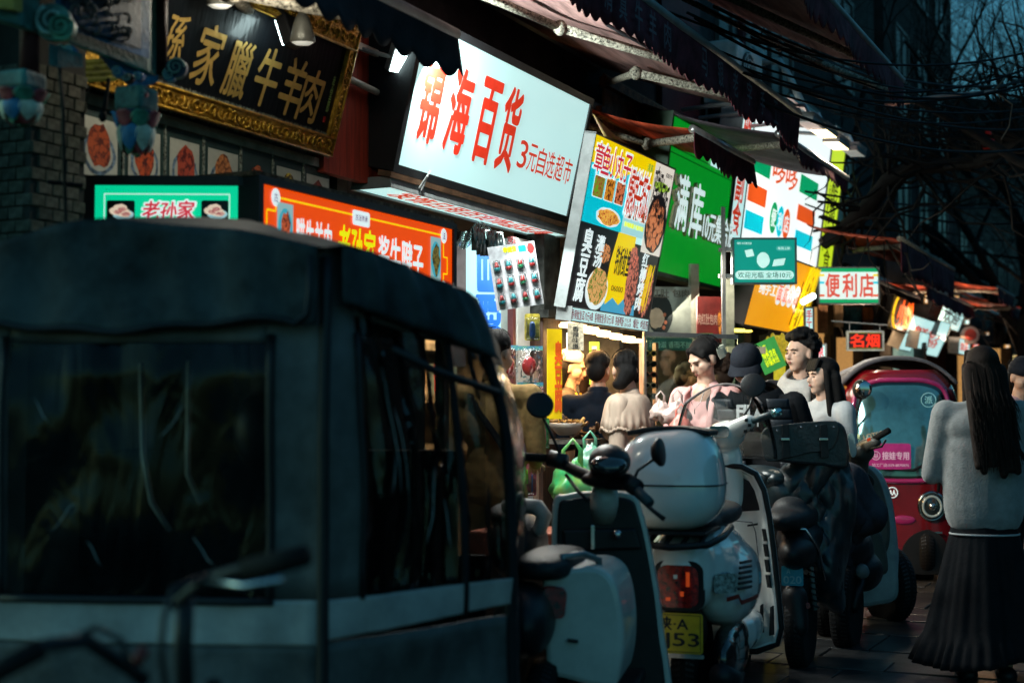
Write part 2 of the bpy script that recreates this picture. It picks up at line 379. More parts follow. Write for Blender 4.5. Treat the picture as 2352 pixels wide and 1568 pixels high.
for k in range(12):
    b = MB(); b.box(.04, .56, -.035, -.02, .02 + k * .09, .07 + k * .09); b.build('slat', MC['shutter_blue'], r)
m = MB(); p0 = P(1775, 145, 13.4); m.tube([P(1745, 145, 13.6), P(1790, 140, 13.5), P(1815, 180, 13.4), P(1850, 255, 13.3)], .035, 8)
mto(m, 'drain_pipe', M('pale_pipe', (.35, .45, .47), .5), 'pale curved pipe running down from the air conditioner', 'pipe', smooth=True)

# ---- bare trees
BARK = M('bark', (.013, .012, .011), .9, bump=.6, bscale=40)
def tree(at, h, seed, label, lean=(0, 0), first=.3, r0=.13, spread=.75, levels=6, dens=1.0):
    rnd = random.Random(seed); tr = thing('bare_tree', label, 'tree', at, group='bare trees along the shop row')
    big = MB(); fine = MB()
    def grow(p, d, L, r, lv):
        pts = [p]; n = 5 if lv > 2 else 4; q = p.copy(); dd = d.copy()
        for i in range(n):
            dd = (dd + Vector((rnd.uniform(-1, 1), rnd.uniform(-1, 1), rnd.uniform(-.6, .8))) * (.2 if lv > 3 else .3)).normalized()
            q = q + dd * L / n; pts.append(q.copy())
        rr = [r * (1 - .45 * i / n) for i in range(n + 1)]
        (big if lv > 3 else fine).tube(pts, rr, 8 if lv > 3 else (4 if lv > 1 else 3), cap=False)
        if lv <= 0: return
        kids = 3 if lv > 4 else (4 if lv > 1 else 5)
        for k in range(int(kids * dens + .5)):
            i = n if k == 0 else rnd.randint(max(1, int(n * .4)), n)
            ax = Vector((rnd.uniform(-1, 1), rnd.uniform(-1, 1), rnd.uniform(-.3, .8))).normalized()
            nd = (dd * (1 if k == 0 else .55) + ax * spread * (.5 if k == 0 else 1)).normalized()
            grow(pts[i], nd, L * rnd.uniform(.62, .82), rr[i] * rnd.uniform(.55, .7), lv - 1)
    grow(Vector((0, 0, 0)), Vector((lean[0], lean[1], 1)).normalized(), h, r0, levels)
    big.build('trunk', BARK, tr, smooth=True); fine.build('crown', BARK, tr); return tr
tree(P(2010, 1000, 17.5) * 1 - Vector((0, 0, P(2010, 1000, 17.5).z)), 3.1, 4, 'bare tree with long bent limb rising behind the red tricycle', (-.1, .1), r0=.16)
tree((8.3, 23, 0), 4.2, 11, 'tall bare tree against the teal sky at the right', (.1, 0), r0=.2, dens=1.25)
tree((7.0, 30, 0), 4.6, 23, 'farther bare tree with fine twigs against the dark buildings', (0, 0), r0=.2, dens=1.25)
tree((6.0, 13.5, 0), 3.6, 31, 'bare tree at the right edge whose twigs reach into the top corner', (-.05, .1), r0=.14)
tree((8.9, 20.5, 0), 3.8, 57, 'slender bare tree left of the teal gap in the sky', (.05, 0), r0=.13, dens=1.25)
tree((9.3, 25, 0), 4.4, 71, 'bare tree with a leaning stem at the far right', (.15, 0), r0=.15)
tree((12.0, 34, 0), 4.6, 45, 'bare tree beyond the far end of the row', (0, 0), r0=.2)
m = MB(); L_ = [(1890, 560, 15.2), (1945, 520, 15), (1990, 480, 14.8), (2040, 415, 14.6), (2100, 385, 14.4), (2180, 378, 14.2), (2250, 372, 14), (2300, 345, 13.8), (2352, 325, 13.6), (2420, 280, 13.4)]
m.tube([P(*q) for q in L_], [.07, .085, .09, .085, .08, .07, .065, .06, .055, .045], 10)
rb = random.Random(5); tw = MB()
for q in L_[1:]:
    for k in range(14):
        p = P(*q); pts = [p]; dd = Vector((rb.uniform(-1, 1), rb.uniform(-.3, .3), rb.uniform(-.5, 1)))
        for i in range(6): dd = (dd + Vector((rb.uniform(-1, 1), rb.uniform(-1, 1), rb.uniform(-1, 1))) * .7).normalized(); p = p + dd * .28; pts.append(p)
        tw.tube(pts, [.02 - .003 * i for i in range(7)], 4, cap=False)
r = thing('tree_limb', 'thick bent bare limb stretching right across the dark row', 'tree limb', (0, 0, 0)); m.build('limb', BARK, r, smooth=True); tw.build('twig', BARK, r)
m = MB(); m.tube([P(1742, 1080, 13.5), P(1742, 900, 13.5), P(1744, 760, 13.5), P(1748, 690, 13.6)], [.1, .09, .085, .08], 12)
mto(m, 'bare_tree', BARK, 'rough tree trunk beside the orange sign, behind the man in the cap', 'tree trunk', smooth=True)

# ---- overhead cables and hanging oddments
CAB = M('cable_rubber', (.008, .008, .009), .6)
def cable(a, b, sag, r=.012, lab=None):
    a = Vector(a); b = Vector(b); mid = (a + b) / 2; root = mid
    m = MB(); m.tube([a.lerp(b, i / 16) - Vector((0, 0, sag * 4 * (i / 16) * (1 - i / 16))) - mid for i in range(17)], r, 5)
    o = m.build('overhead_cable', CAB, smooth=True); o.location = mid; tag(o, lab or 'black overhead cable strung across the street', 'cable', 'overhead cables'); return o
rc = random.Random(2)
for i in range(10):
    y0 = -30 + rc.uniform(0, 90); y1 = 20 + rc.uniform(0, 300)
    cable(P(rc.uniform(1380, 1600), y0, rc.uniform(7.6, 8.6)), P(2500, y1, rc.uniform(10, 14)), rc.uniform(.15, .5), rc.choice((.005, .008, .011)))
for (x0, y0, Y0, x1, y1, Y1, sg) in ((1850, 440, 14, 2420, 470, 20, .1), (2060, 490, 16, 2420, 505, 16, .08), (1640, 15, 9, 2420, 170, 15, .3), (1700, 60, 10, 2420, 230, 16, .2)): cable(P(x0, y0, Y0), P(x1, y1, Y1), sg)
m = MB(); m.tube([P(2033, 241, 11.5), P(2150, 224, 11.3), P(2290, 210, 11)], [.022, .02, .015], 8)
mto(m, 'bamboo_pole', M('pale_pink_wood', (.38, .25, .22), .6, bump=.2), 'pale thin pole hung on wire among the branches at upper right', 'pole', smooth=True)
m = MB(); m.tube([P(2283, 210, 11), P(2300, 190, 11), P(2330, 150, 11.2), P(2338, 138, 11.2)], .008, 5); m.tube([P(2283, 210, 11), P(2325, 240, 11), P(2318, 290, 11), P(2300, 320, 11)], .006, 5)
mto(m, 'tie_wire', M('rusty_wire', (.16, .12, .09), .7), 'loose rusty wire tied round the end of the pale pole', 'wire')
m = MB(); m.ell((0, 0, 0), (.07, .07, .1)); m.cyl((0, 0, .08), (0, 0, .15), .05, .02)
mto(m, 'paper_lantern', M('dark_red_lantern', (.25, .01, .01), .6, es=.03, ec=(1, .05, .02)), 'small dark red lantern hanging in the branches at right', 'lantern', P(2270, 332, 15), smooth=True)

# ---- brick pier at the left with separate grey bricks
BR = [M('grey_brick_%d' % i, c, .85, bump=.4, var=.3, scale=20, bscale=60) for i, c in enumerate(((.13, .13, .1), (.1, .1, .08), (.16, .15, .12)))]
MORT = M('dark_mortar', (.05, .05, .045), .95)
cp = P(62, 940, 4.9); cp.z = 0
pier = thing('brick_pier', 'grey brick pier at the left edge under the painted eave', 'pier', cp, RZ)
b = MB(); b.box(.008, .27, .008, .5, 0, 3.4); b.build('core', MORT, pier)
bl = []
for mm in BR:
    q = MB(); q.box(.003, .065, -.003, .05, .003, .043); o = q.build('brick', mm, bevel=.002); bl.append(o.data); bpy.data.objects.remove(o)
rb = random.Random(9)
for row in range(17):
    z = 1.78 + row * .046
    for k in range(5):
        x = k * .068 - (.034 if row % 2 else 0)
        if x < -.01 or x > .22: continue
        o = bpy.data.objects.new('brick', rb.choice(bl)); COL.objects.link(o); o.parent = pier; o.location = (x, rb.uniform(-.002, .002), z)
    for k in range(5):
        o = bpy.data.objects.new('brick', rb.choice(bl)); COL.objects.link(o); o.parent = pier; o.rotation_euler = (0, 0, -pi / 2); o.location = (0, .068 + k * .068 + (.034 if row % 2 else 0), z)

# ---- painted and carved eave at upper left
BLUE = M('painted_blue', (.03, .2, .42), .5, bump=.2, var=.25, scale=14); TEAL = M('painted_teal', (.05, .2, .18), .55, bump=.3, var=.35, scale=12)
DBL = M('painted_dark_blue', (.012, .035, .08), .5, bump=.2); MAR = M('painted_maroon', (.07, .02, .02), .6, bump=.3, var=.3, scale=10)
GLD = M('gilded_paint', (.45, .27, .05), .42, .55, bump=.3); PAL = M('petal_cream', (.62, .62, .5), .55, var=.25, scale=20)
PRD = M('petal_red', (.45, .06, .07), .5, var=.3, scale=20); PGR = M('petal_green', (.08, .34, .22), .5, var=.3, scale=20)
CARV = M('carved_wood_pinkish', (.2, .15, .14), .6, bump=.4, var=.4, scale=30)
ev = thing('carved_eave', 'painted blue and teal carved eave with hanging lotus pendants at upper left', 'eave', P(240, 100, 4.75), R(-20))
iv = inv(ev)
def beam(pts, t=.12):      # outline in pixels made solid, pushed away from the street corner
    f0 = [P(x, y, Y) for x, y, Y in pts]; b = MB(); b.x = iv; n = len(f0); k = b._a(f0); k2 = b._a([p + Vector((.02, t, 0)) for p in f0])
    b.face(list(range(k, k + n))[::-1]); b.face(list(range(k2, k2 + n)))
    for i in range(n): b.face([k + i, k + (i + 1) % n, k2 + (i + 1) % n, k2 + i])
    return b
beam([(120, -60, 4.5), (338, -60, 4.9), (338, 165, 4.9), (150, 95, 4.55), (120, 60, 4.5)], .1).build('beam', TEAL, ev, bevel=.006)
beam([(128, -60, 4.42), (322, -60, 4.82), (322, 128, 4.82), (160, 68, 4.5), (128, 40, 4.45)], .05).build('beam_border', BLUE, ev, bevel=.004)
beam([(150, -60, 4.4), (306, -60, 4.78), (306, 108, 4.78), (172, 58, 4.48), (150, 30, 4.43)], .03).build('carved_panel', DBL, ev)
b = MB(); b.x = iv; rv = random.Random(4)
for k in range(46):
    x = rv.uniform(165, 298); y = rv.uniform(-30, 50 + (x - 165) * .38); p = P(x, y, 4.42 + (x - 160) / 140 * .33)
    pts = []
    for a in range(9): t = a / 8 * 1.6 * pi + k; rr = .022 * (1 - a / 12); pts.append(p + Vector((rr * cos(t), -.004, rr * sin(t))))
    b.tube(pts, [.006 * (1 - a / 14) for a in range(9)], 6)
b.build('carved_scroll', CARV, ev, smooth=True, kind='stuff')
beam([(0, -60, 4.2), (52, -60, 4.25), (52, 62, 4.25), (0, 45, 4.2), (-40, 35, 4.2), (-40, -60, 4.2)], .1).build('beam', TEAL, ev, bevel=.006)
beam([(-40, -60, 4.15), (30, -60, 4.2), (30, 25, 4.2), (-40, 15, 4.15)], .03).build('beam_border', GLD, ev, bevel=.004)
for (x, Yd) in ((365, 5.0), (68, 4.35)):
    b = MB(); b.x = iv; b.cyl(P(x, -60, Yd), P(x, 175, Yd), .03, .03, 12); b.build('post', MAR, ev, smooth=True)
def pendant(x, y0, y1, Yd):
    sc_ = Yd / FPX; p = P(x, y1, Yd) - ev.location; h = (y1 - y0) * sc_
    rq = Euler((0, 0, R(20))).to_matrix(); p = rq @ p
    b = MB(); b.box(p.x - .055, p.x + .055, p.y - .055, p.y + .055, p.z + h * .62, p.z + h); po = b.build('pendant', TEAL, ev, bevel=.012)
    for zz, rr, mm in ((.58, .075, DBL), (.5, .07, GLD), (.46, .062, PRD)):
        b = MB(); b.lathe([(rr * .9, p.z + h * (zz - .02)), (rr, p.z + h * zz), (rr, p.z + h * (zz + .03)), (rr * .85, p.z + h * (zz + .05))], (p.x, p.y, 0), 8); b.build('collar', mm, po, smooth=False)
    for lay, (za, zb, rr, n, mats) in enumerate(((.38, .78, .062, 8, (PRD, PGR, BLUE)), (.0, .46, .058, 7, (PAL, BLUE, PAL, PRD)), (-.06, .3, .04, 5, (PRD, PGR)))):
        for k in range(n):
            a = 2 * pi * k / n + lay * .4; b = MB()
            def pf(u, v, a=a, za=za, zb=zb, rr=rr, n=n, lay=lay):
                wv = sin(pi * min(1, v * .93 + .07)) ** .6; aa = a + (u - .5) * 2 * pi / n * 1.15 * wv
                bul = rr * (1 + .12 * sin(pi * v) + (.28 * v ** 3 if lay != 0 else .35 * (1 - v) ** 3)) * (1 if lay == 0 else (.45 + .55 * sin(pi * (1 - v) * .5 + .3)))
                z = zb + (za - zb) * v if lay else za + (zb - za) * (1 - v)
                return (p.x + bul * cos(aa), p.y + bul * sin(aa), p.z + h * z * (.62 if lay == 0 else 1) + (h * .12 if lay == 0 else 0))
            b.grid(pf, 6, 7); b.build('petal', mats[k % len(mats)], po, smooth=True, solid=.004)
    b = MB(); b.ell((p.x, p.y, p.z + h * .16), (.045, .045, h * .2), nu=14, nv=9); b.build('bud', PRD, po, smooth=True)
pendant(312, 200, 350, 4.85); pendant(48, 165, 280, 4.35)
def scroll(x, y, Yd, rr, m1, m2, rot=0):
    p = P(x, y, Yd); b = MB(); b.x = iv
    pts = []; N = 22
    for i in range(N): t = rot + i / N * 3.6 * pi; q = rr * (1 - i / N * .85); pts.append(p + Vector((q * cos(t), -.012, q * sin(t))))
    so_ = MB(); so_.x = iv; so_.lathe([(0, -.0), (rr * 1.15, -.0), (rr * 1.15, .03), (0, .03)], tuple(p), 20, 'y'); so = so_.build('cloud_bracket', m1, ev, smooth=False)
    b.tube(pts, [rr * .16 * (1 - i / N * .5) for i in range(N)], 7); b.build('scroll_edge', m2, so, smooth=True)
PSC = M('scroll_pale', (.35, .55, .5), .5, var=.3)
for q in ((140, 62, 4.3, .035, PGR, PGR, .5), (120, 50, 4.32, .05, TEAL, PSC, 2), (404, 155, 4.95, .032, DBL, PSC, 0), (388, 172, 4.95, .02, BLUE, PSC, 2), (160, 118, 4.6, .018, BLUE, PSC, 1), (140, 112, 4.6, .014, MAR, PSC, 4), (128, 130, 4.6, .012, BLUE, PSC, 0), (270, 165, 4.8, .017, BLUE, PSC, 1), (293, 178, 4.8, .015, MAR, PSC, 3), (318, 175, 4.8, .014, BLUE, PSC, 2), (310, 205, 4.8, .016, BLUE, PSC, 2.5), (328, 215, 4.8, .013, PRD, PSC, 0)): scroll(*q)
beam([(225, 125, 4.8), (345, 165, 4.95), (345, 185, 4.95), (300, 200, 4.9), (258, 165, 4.8)], .03).build('bracket_board', BLUE, ev)
beam([(112, 100, 4.5), (170, 120, 4.6), (170, 150, 4.6), (112, 150, 4.5)], .03).build('bracket_board', TEAL, ev)
b = MB(); b.x = iv
for k in range(4): b.tube([P(120, 152 + k * 12, 5.1), P(265, 138 + k * 14, 5.35)], .012, 6)
b.build('rail', M('painted_olive_rail', (.12, .14, .02), .6, var=.4), ev)
m = MB(); m.tube([P(136, 150, 4.55), P(145, 250, 4.55), P(146, 330, 4.55), P(150, 460, 4.6), P(153, 620, 4.6)], .006, 6); m.tube([P(110, 418, 4.7), P(190, 426, 4.75)], .008, 6)
mto(m, 'hanging_wire', CAB, 'thin black wire hanging down the brick pier', 'wire')
m = MB(); m.tube([P(250, 180, 4.9), P(240, 250, 4.9), P(232, 262, 4.9)], [.007, .009, .004], 6); m.tube([P(205, 190, 4.9), P(196, 250, 5), P(190, 270, 5)], .003, 5); m.ell(P(236, 268, 4.9), (.014, .01, .02))
mto(m, 'hanging_wire', CAB, 'knotted black wire hanging in front of the first dish picture', 'wire')
# ================================================================ SIGNS (each backlit box or board is a thing)
WL = LIT('lit_white_acrylic', (.47, .73, .72), 1.0)
WL2 = LIT('lit_cool_white', (.5, .82, .8), 1.0)
DRED = M('dark_red_vinyl', (.4, .03, .01), .4, es=.45, ec=(.75, .05, .005))
# --- carved black plaque with gold frame
GOLD = M('gilded_carving', (.65, .36, .04), .32, .75, bump=.7, bscale=120, var=.3, scale=30)
GLET = M('gold_leaf_letters', (.85, .55, .15), .35, .6, bump=.3, bscale=40)
LACQ = M('black_lacquer', (.004, .006, .008), .3, bump=.25, bscale=14, coat=.15, stretch=(3, 3, .5))
at, W_, H_, TL, s0, s1 = fit((175, 190), (752, 375), (236, -80), .12)
H_ = .62
pq = thing('shop_plaque', 'black lacquer plaque with big gold characters in a carved gilt frame, upper left', 'plaque', at, RZ, TL)
b = MB(); b.box(.0, W_, .01, .06, 0, H_); b.build('back_board', GREY, pq)
b = MB(); b.box(.07, W_ - .06, -.004, .012, .095, H_ - .09); b.build('lacquer_panel', LACQ, pq)
b = MB()
def rail_(x0, x1, z0, z1): b.box(x0, x1, -.02, .01, z0, z1)
rail_(0, W_, 0, .09); rail_(0, W_, H_ - .085, H_); rail_(0, .07, .09, H_ - .085); rail_(W_ - .055, W_, .09, H_ - .085); b.build('gilt_frame', GOLD, pq, bevel=.006)
b = MB()
for (x0, x1, z0, z1) in ((0, W_, .082, .096), (0, W_, 0, .01), (W_ - .065, W_ - .053, .09, H_ - .085), (W_ - .012, W_, 0, H_), (0, W_, H_ - .1, H_ - .086)): b.tube([(x0 if x1 - x0 > z1 - z0 else (x0 + x1) / 2, -.026, (z0 + z1) / 2 if x1 - x0 > z1 - z0 else z0), (x1 if x1 - x0 > z1 - z0 else (x0 + x1) / 2, -.026, (z0 + z1) / 2 if x1 - x0 > z1 - z0 else z1)], .007, 6)
b.build('moulding', GOLD, pq, smooth=True)
b = MB(); rg = random.Random(3)
def curl(cx, cz, r, a0, sgn):
    b.tube([(cx + r * (1 - i / 12) * cos(a0 + sgn * i * .75), -.024 - .004 * sin(i), cz + r * (1 - i / 12) * sin(a0 + sgn * i * .75)) for i in range(10)], [.0075 * (1 - i / 14) for i in range(10)], 5)
x = .03
while x < W_: curl(x, .047, .03, rg.uniform(0, 6), 1 if int(x * 25) % 2 else -1); x += .036
x = .1
while x < W_: curl(x, H_ - .045, .03, rg.uniform(0, 6), 1); x += .045
z = .12
while z < H_ - .1: curl(W_ - .03, z, .02, rg.uniform(0, 6), 1 if int(z * 30) % 2 else -1); z += .032
b.build('carved_scrollwork', GOLD, pq, smooth=True, kind='stuff')
b = MB(); pts = [(W_ * .45, H_ - .01)]
for i in range(41):
    u = i / 40; pts.append((W_ * .45 + u * W_ * .55, H_ + .025 + .03 * abs(sin(u * 3 * pi)) + .02 * abs(sin(u * 9 * pi)) + .045 * max(0, 1 - abs(u - .9) * 9)))
pts.append((W_, H_ - .01)); b.prism(pts, -.018, .012)
for i in range(18): curl(W_ * .47 + i * W_ * .029, H_ + .02, .022, i * 2.1, 1)
b.build('crest', GOLD, pq)
def gchars(items, root_s0):
    for ch, px0, px1, pb, pt in items:
        xa = F(px0, pb, .18)[0] - root_s0; xb = F(px1, pb, .18)[0] - root_s0
        za = (S(px0, pb, root_s0 + xa)[1] - at.z) / cos(TL); zb = (S(px0, pt, root_s0 + xa)[1] - at.z) / cos(TL)
        text(ch, xa, xb, za, zb, GLET, pq, y=-.012, bold=.0, ext=.008, shear=0, name='gold_character')
GOLDCH = (('孫', (362, 140), (432, 28)), ('家', (436, 200), (505, 75)), ('臘', (503, 225), (575, 95)), ('牛', (590, 246), (629, 112)), ('羊', (638, 267), (690, 130)), ('肉', (684, 281), (730, 162))); pr0 = (pq, (.12, s0, at.z, TL))
PGRN = M('green_gold_small_print', (.3, .5, .15), .4)
vtext('孝堂節', W_ - .105, .022, .2, .38, PGRN, pq, y=-.008); b = MB(); b.box(W_ - .115, W_ - .1, -.009, -.005, .15, .178); b.build('red_seal', M('seal_red', (.3, .01, .01), .5), pq)
b = MB(); rg = random.Random(8)
for k in range(420): x = rg.uniform(.07, W_ - .06); h = rg.uniform(.004, .014); b.poly([(x - .003, -.012, .092), (x + .003, -.012, .092), (x + rg.uniform(-.005, .005), -.012, .098 + h)])
for k in range(500): x = rg.uniform(.0, W_); h = rg.uniform(.006, .016); b.poly([(x - .003, -.012, .0), (x + .003, -.012, .0), (x + rg.uniform(-.005, .005), -.012, -h)])
b.build('dust_fringe', M('dust', (.3, .32, .26), .9), pq, kind='stuff')
# --- strip of framed dish pictures under the plaque
GRN_D = M('dark_green_board', (.02, .05, .045), .5, var=.2); CRM = M('cream_photo_paper', (.5, .5, .42), .45, var=.1); GRYW = M('dusty_wall_grey', (.3, .31, .28), .8, var=.2)
px0 = F(150, 430, .04); a_ = loc(px0[0], .04, 2.14); ms = thing('menu_board', 'dark green strip of dish photographs under the gilt plaque', 'menu board', a_, RZ)
sx = lambda px, py=420: F(px, py, .04)[0] - px0[0]
b = MB(); b.box(0, sx(757, 400), 0, .04, 0, .45); b.build('board', GRN_D, ms); b = MB(); b.box(0, sx(757, 400), -.012, .03, .41, .455); b.build('top_ledge', GRYW, ms)
prev = None; cols = [('#7a2f14', '#a54a22', '#4a1608'), ('#8a2a10', '#b84d20', '#401006'), ('#8a2c1a', '#a84428', '#4a1208'), ('#a05a2a', '#b8723a', '#5a2c10'), ('#7a2410', '#b85a28', '#200a04'), ('#b08a20', '#d8b840', '#3a2006'), ('#5a1e10', '#803018', '#200804'), ('#2a1a10', '#40281a', '#0c0806')]
PBL = M('plate_blue_rim', (.2, .3, .4), .4, var=.4, scale=60)
edges = [(178, 268), (286, 366), (384, 456), (472, 542), (554, 618), (630, 690), (700, 752 - 8), (752 - 6, 757)]
edges = [(178, 268), (288, 367), (388, 457), (476, 545), (560, 618), (634, 690), (706, 722), (726, 752)]
edges = [(180, 268), (293, 366), (388, 456), (476, 545), (558, 618), (634, 690), (703, 757 - 3)]
for k, (xa, xb) in enumerate(edges):
    x0 = sx(xa, 350); x1 = sx(xb, 350); c = cols[k]
    z0, z1 = .13, .365
    ph = plate([(x0, z0), (x1, z0), (x1, z1), (x0, z1)], CRM if k != 4 else GRN_D, ms, -.004, 'dish_photo')
    cx = (x0 + x1) / 2; ww = (x1 - x0)
    plate(blobpts(cx, z0 + .095, ww * .44, .085, 20, .05, k), PBL, ph, -.006, 'plate_print')
    plate(blobpts(cx, z0 + .095, ww * .36, .07, 20, .03, k), CRM, ph, -.0065, 'plate_print')
    plate(blobpts(cx, z0 + .125, ww * .3, .09, 16, .16, k + 3), FOOD('dish_print_%d' % k, c[0], c[1], c[2], 45, .12), ph, -.008, 'food_print')
    b = MB(); b.prism(rrect(cx - ww * .28, cx + ww * .28, .03, .085, .012), -.006, -.002); fr_ = b.build('caption_plate', M('caption_grey', (.35, .36, .3), .5), ms)
    text(['酱牛肚', '酱牛肉', '腊羊肉', '腊牛肉', '牛蹄筋', '腊羊肚', '酱羊蹄'][k], cx - ww * .22, cx + ww * .22, .042, .075, BLK, fr_, y=-.008)
    if k:
        b = MB(); xs_ = (prev + x0) / 2; b.box(xs_ - .006, xs_ + .006, -.008, 0, .0, .41)
        b.build('divider', M('divider_pattern', (.3, .33, .28), .6, var=.5, scale=90), ms)
    prev = x1
# --- corner kiosk signs
kc = P(577, 640, 5.46); kz = P(577, 403, 5.46).z
GLIT = LIT('lit_green_acrylic', (.0, .62, .3), .95, var=.1); OLIT = LIT('lit_orange_acrylic', (.85, .07, .0), .9, var=.12)
wq = 387 * 5.46 / FPX
kb = thing('food_kiosk', 'corner kiosk body of the meat shop behind the tricycle', 'kiosk', (kc.x, kc.y, 0), RZ)
b = MB(); b.box(.03, 1.55, .1, .6, 0, 1.75); b.build('counter_body', WALLD, kb); b = MB(); b.box(0, 1.62, -.02, .7, kz + .0, kz + .02); b.build('kiosk_roof', M('dusty_roof_metal', (.12, .09, .06), .8, bump=.5, var=.4, scale=20), kb)
b = MB(); b.box(0, .05, .0, .05, 0, kz - .5); b.box(1.56, 1.61, 0, .05, 0, kz - .5); b.build('post', BLK, kb)
g1 = signbox('hanging_sign', 'bright green lit sign with the three red and white characters and two bun pictures', 'sign', (kc.x - wq, kc.y + .02, kz - .5), R(2), 0, wq, .5, GLIT, BLK, .12, .035)
gz = lambda y: .5 - (y - 403) * 5.46 / FPX; gx = lambda x: (x - 190) * 5.46 / FPX
PKW = M('white_outline_print', (.8, .8, .8), .4, es=.85, ec=(.8, .95, .95)); CRED = M('crimson_print', (.5, .02, .05), .4, es=.7, ec=(.75, .03, .06))
for q in ((232, 522, 443, 445), (232, 234, 445, 640), (520, 522, 445, 640)): plate([(gx(q[0]), gz(q[3])), (gx(q[1]), gz(q[3])), (gx(q[1]), gz(q[2])), (gx(q[0]), gz(q[2]))], PKW, g1, -.004, 'border_line')
def bun(x0, x1, y0, y1):
    ph = plate(rrect(gx(x0), gx(x1), gz(y1), gz(y0), .008), M('photo_black', (.01, .02, .02), .3), g1, -.004, 'bun_photo')
    cx = (gx(x0) + gx(x1)) / 2; cz = (gz(y0) + gz(y1)) / 2; r_ = (gx(x1) - gx(x0)) / 2
    plate(blobpts(cx + r_ * .2, cz - r_ * .3, r_ * .75, r_ * .35, 16, .02, 1), LIT('plate_blue_print', (.35, .65, .7), .7), ph, -.005, 'print')
    for (dx_, dz_, a) in ((-.3, -.05, 1), (.25, -.2, 2), (0, .15, 3)):
        plate(blobpts(cx + r_ * dx_, cz + r_ * dz_, r_ * .5, r_ * .3, 14, .12, a), LIT('bun_cream', (.75, .6, .45), .85), ph, -.006 - a * .0004, 'print')
        plate(blobpts(cx + r_ * (dx_ + .15), cz + r_ * (dz_ - .08), r_ * .3, r_ * .15, 14, .2, a), FOOD('bun_meat', '#5a1020', '#a03040', '#e0b0a0', 120, .7), ph, -.0085, 'print')
bun(260, 328, 503 - 1, 549 - 48 + 1) if 0 else None
bun(238, 303, 459, 506); bun(456, 519, 458, 504)
for k, (ch, xa, xb, ya, yb) in enumerate((('老', 320, 358, 504, 461), ('孙', 361, 398, 503, 463), ('家', 401, 438, 502, 460))):
    text(ch, gx(xa) - .004, gx(xb) + .004, gz(ya) - .004, gz(yb) + .004, PKW, g1, y=-.005, bold=.075, shear=.1); text(ch, gx(xa), gx(xb), gz(ya), gz(yb), CRED, g1, y=-.0065, bold=.03, shear=.1)
text('腊牛羊肉夹馍', gx(245), gx(510), gz(556), gz(512), CRED, g1, bold=.05)
g2 = signbox('fascia_sign', 'bright orange red lit sign with white and yellow characters above the kiosk counter', 'sign', (kc.x + .02, kc.y, kz - .42), RZ, 0, 1.62, .42, OLIT, BLK, .12, .028)
def kx(px): return F(px, 470, .76)[0] - F(577, 470, .76)[0]
o2 = (kc.x + .635) * NX + (kc.y - 7.8) * NY; kx = lambda px: F(px, 500, o2)[0] - F(577, 500, o2)[0]
YEL = M('yellow_print', (.8, .55, 0), .4, es=.95, ec=(.9, .6, 0)); YG = M('yellow_green_print', (.7, .8, 0), .4, es=.95, ec=(.75, .8, 0))
PUR = M('purple_print', (.15, .02, .2), .4, es=.2, ec=(.3, .05, .3))
for a_, b_, c_, d_ in ((.12, 1.5, .348, .356), (.115, .123, .3, .35), (.06, .12, .292, .3), (.055, .063, .06, .295), (1.497, 1.505, .25, .35), (1.5, 1.54, .245, .252), (1.535, 1.543, .17, .25), (1.5, 1.54, .165, .172), (1.497, 1.505, .06, .17)): plate([(a_, c_), (b_, c_), (b_, d_), (a_, d_)], YEL, g2, -.004, 'border_line')
for x_, ch in ((.115, '古'), (1.5, '法'), (1.5, '味')):
    zc = .35 if ch != '味' else .1; pp = plate(blobpts(x_, zc, .03, .036, 20, 0), PKW, g2, -.006, 'badge'); text(ch, x_ - .014, x_ + .014, zc - .018, zc + .018, PUR, pp, y=-.008)
pp = plate(rrect(.68, .82, .31, .375, .012), PKW, g2, -.006, 'badge'); text('古法传承', .7, .8, .33, .358, PUR, pp, y=-.008)
for (xa, xb, cc, sd_) in ((.125, .235, ('#8a3018', '#c85a30', '#3a1008'), 1), (1.37, 1.47, ('#4a4418', '#7a6a28', '#1c1808'), 2)):
    ph = plate([(xa, .12), (xb, .12), (xb, .335), (xa, .335)], LIT('plate_backdrop', (.3, .5, .5), .8), g2, -.006, 'dish_photo'); plate(blobpts((xa + xb) / 2, .23, .048, .085, 20, .03), LIT('plate_cyan', (.05, .4, .5), .8), ph, -.007, 'plate_print')
    plate(blobpts((xa + xb) / 2, .23, .034, .075, 16, .22, sd_), FOOD('kiosk_dish_%d' % sd_, *cc, 60, .9), ph, -.009, 'food_print')
text('腊牛羊肉', .26, .52, .12, .29, PKW, g2, bold=.02); text('老孙家', .56, .86, .1, .3, YG, g2, bold=.02, shear=.08); text('酱牛腱子', .9, 1.3, .1, .29, PKW, g2, bold=.02)
# --- red fascia panel beside the plaque
sA, zA = F(757, 385, .1); sB, zB = F(884, 392, .1)
rp = thing('painted_board', 'plain red painted panel between the gilt plaque and the big white sign', 'panel', loc(sA - .02, .08, zA - .02), RZ)
b = MB(); b.box(0, sB - sA + .06, 0, .05, 0, 1.3); b.build('panel', M('red_painted_board', (.36, .035, .012), .55, bump=.15, var=.25, scale=5, stretch=(8, 8, .6)), rp)
b = MB(); b.cyl((-.08, -.05, .5), (sB - sA - .02, -.05, .47), .018); b.build('pipe', M('pale_pipe2', (.4, .4, .35), .5), rp, smooth=True)
b = MB(); b.box(-.05, sB - sA + .15, -.06, -.04, .66, .695); b.build('bracket_bar', M('pale_bar', (.45, .42, .36), .5), rp); b = MB(); b.box(sB - sA - .03, sB - sA + .0, -.04, -.002, .1, .55); b.build('edge_strip', M('red_strip', (.3, .02, .01), .5), rp)
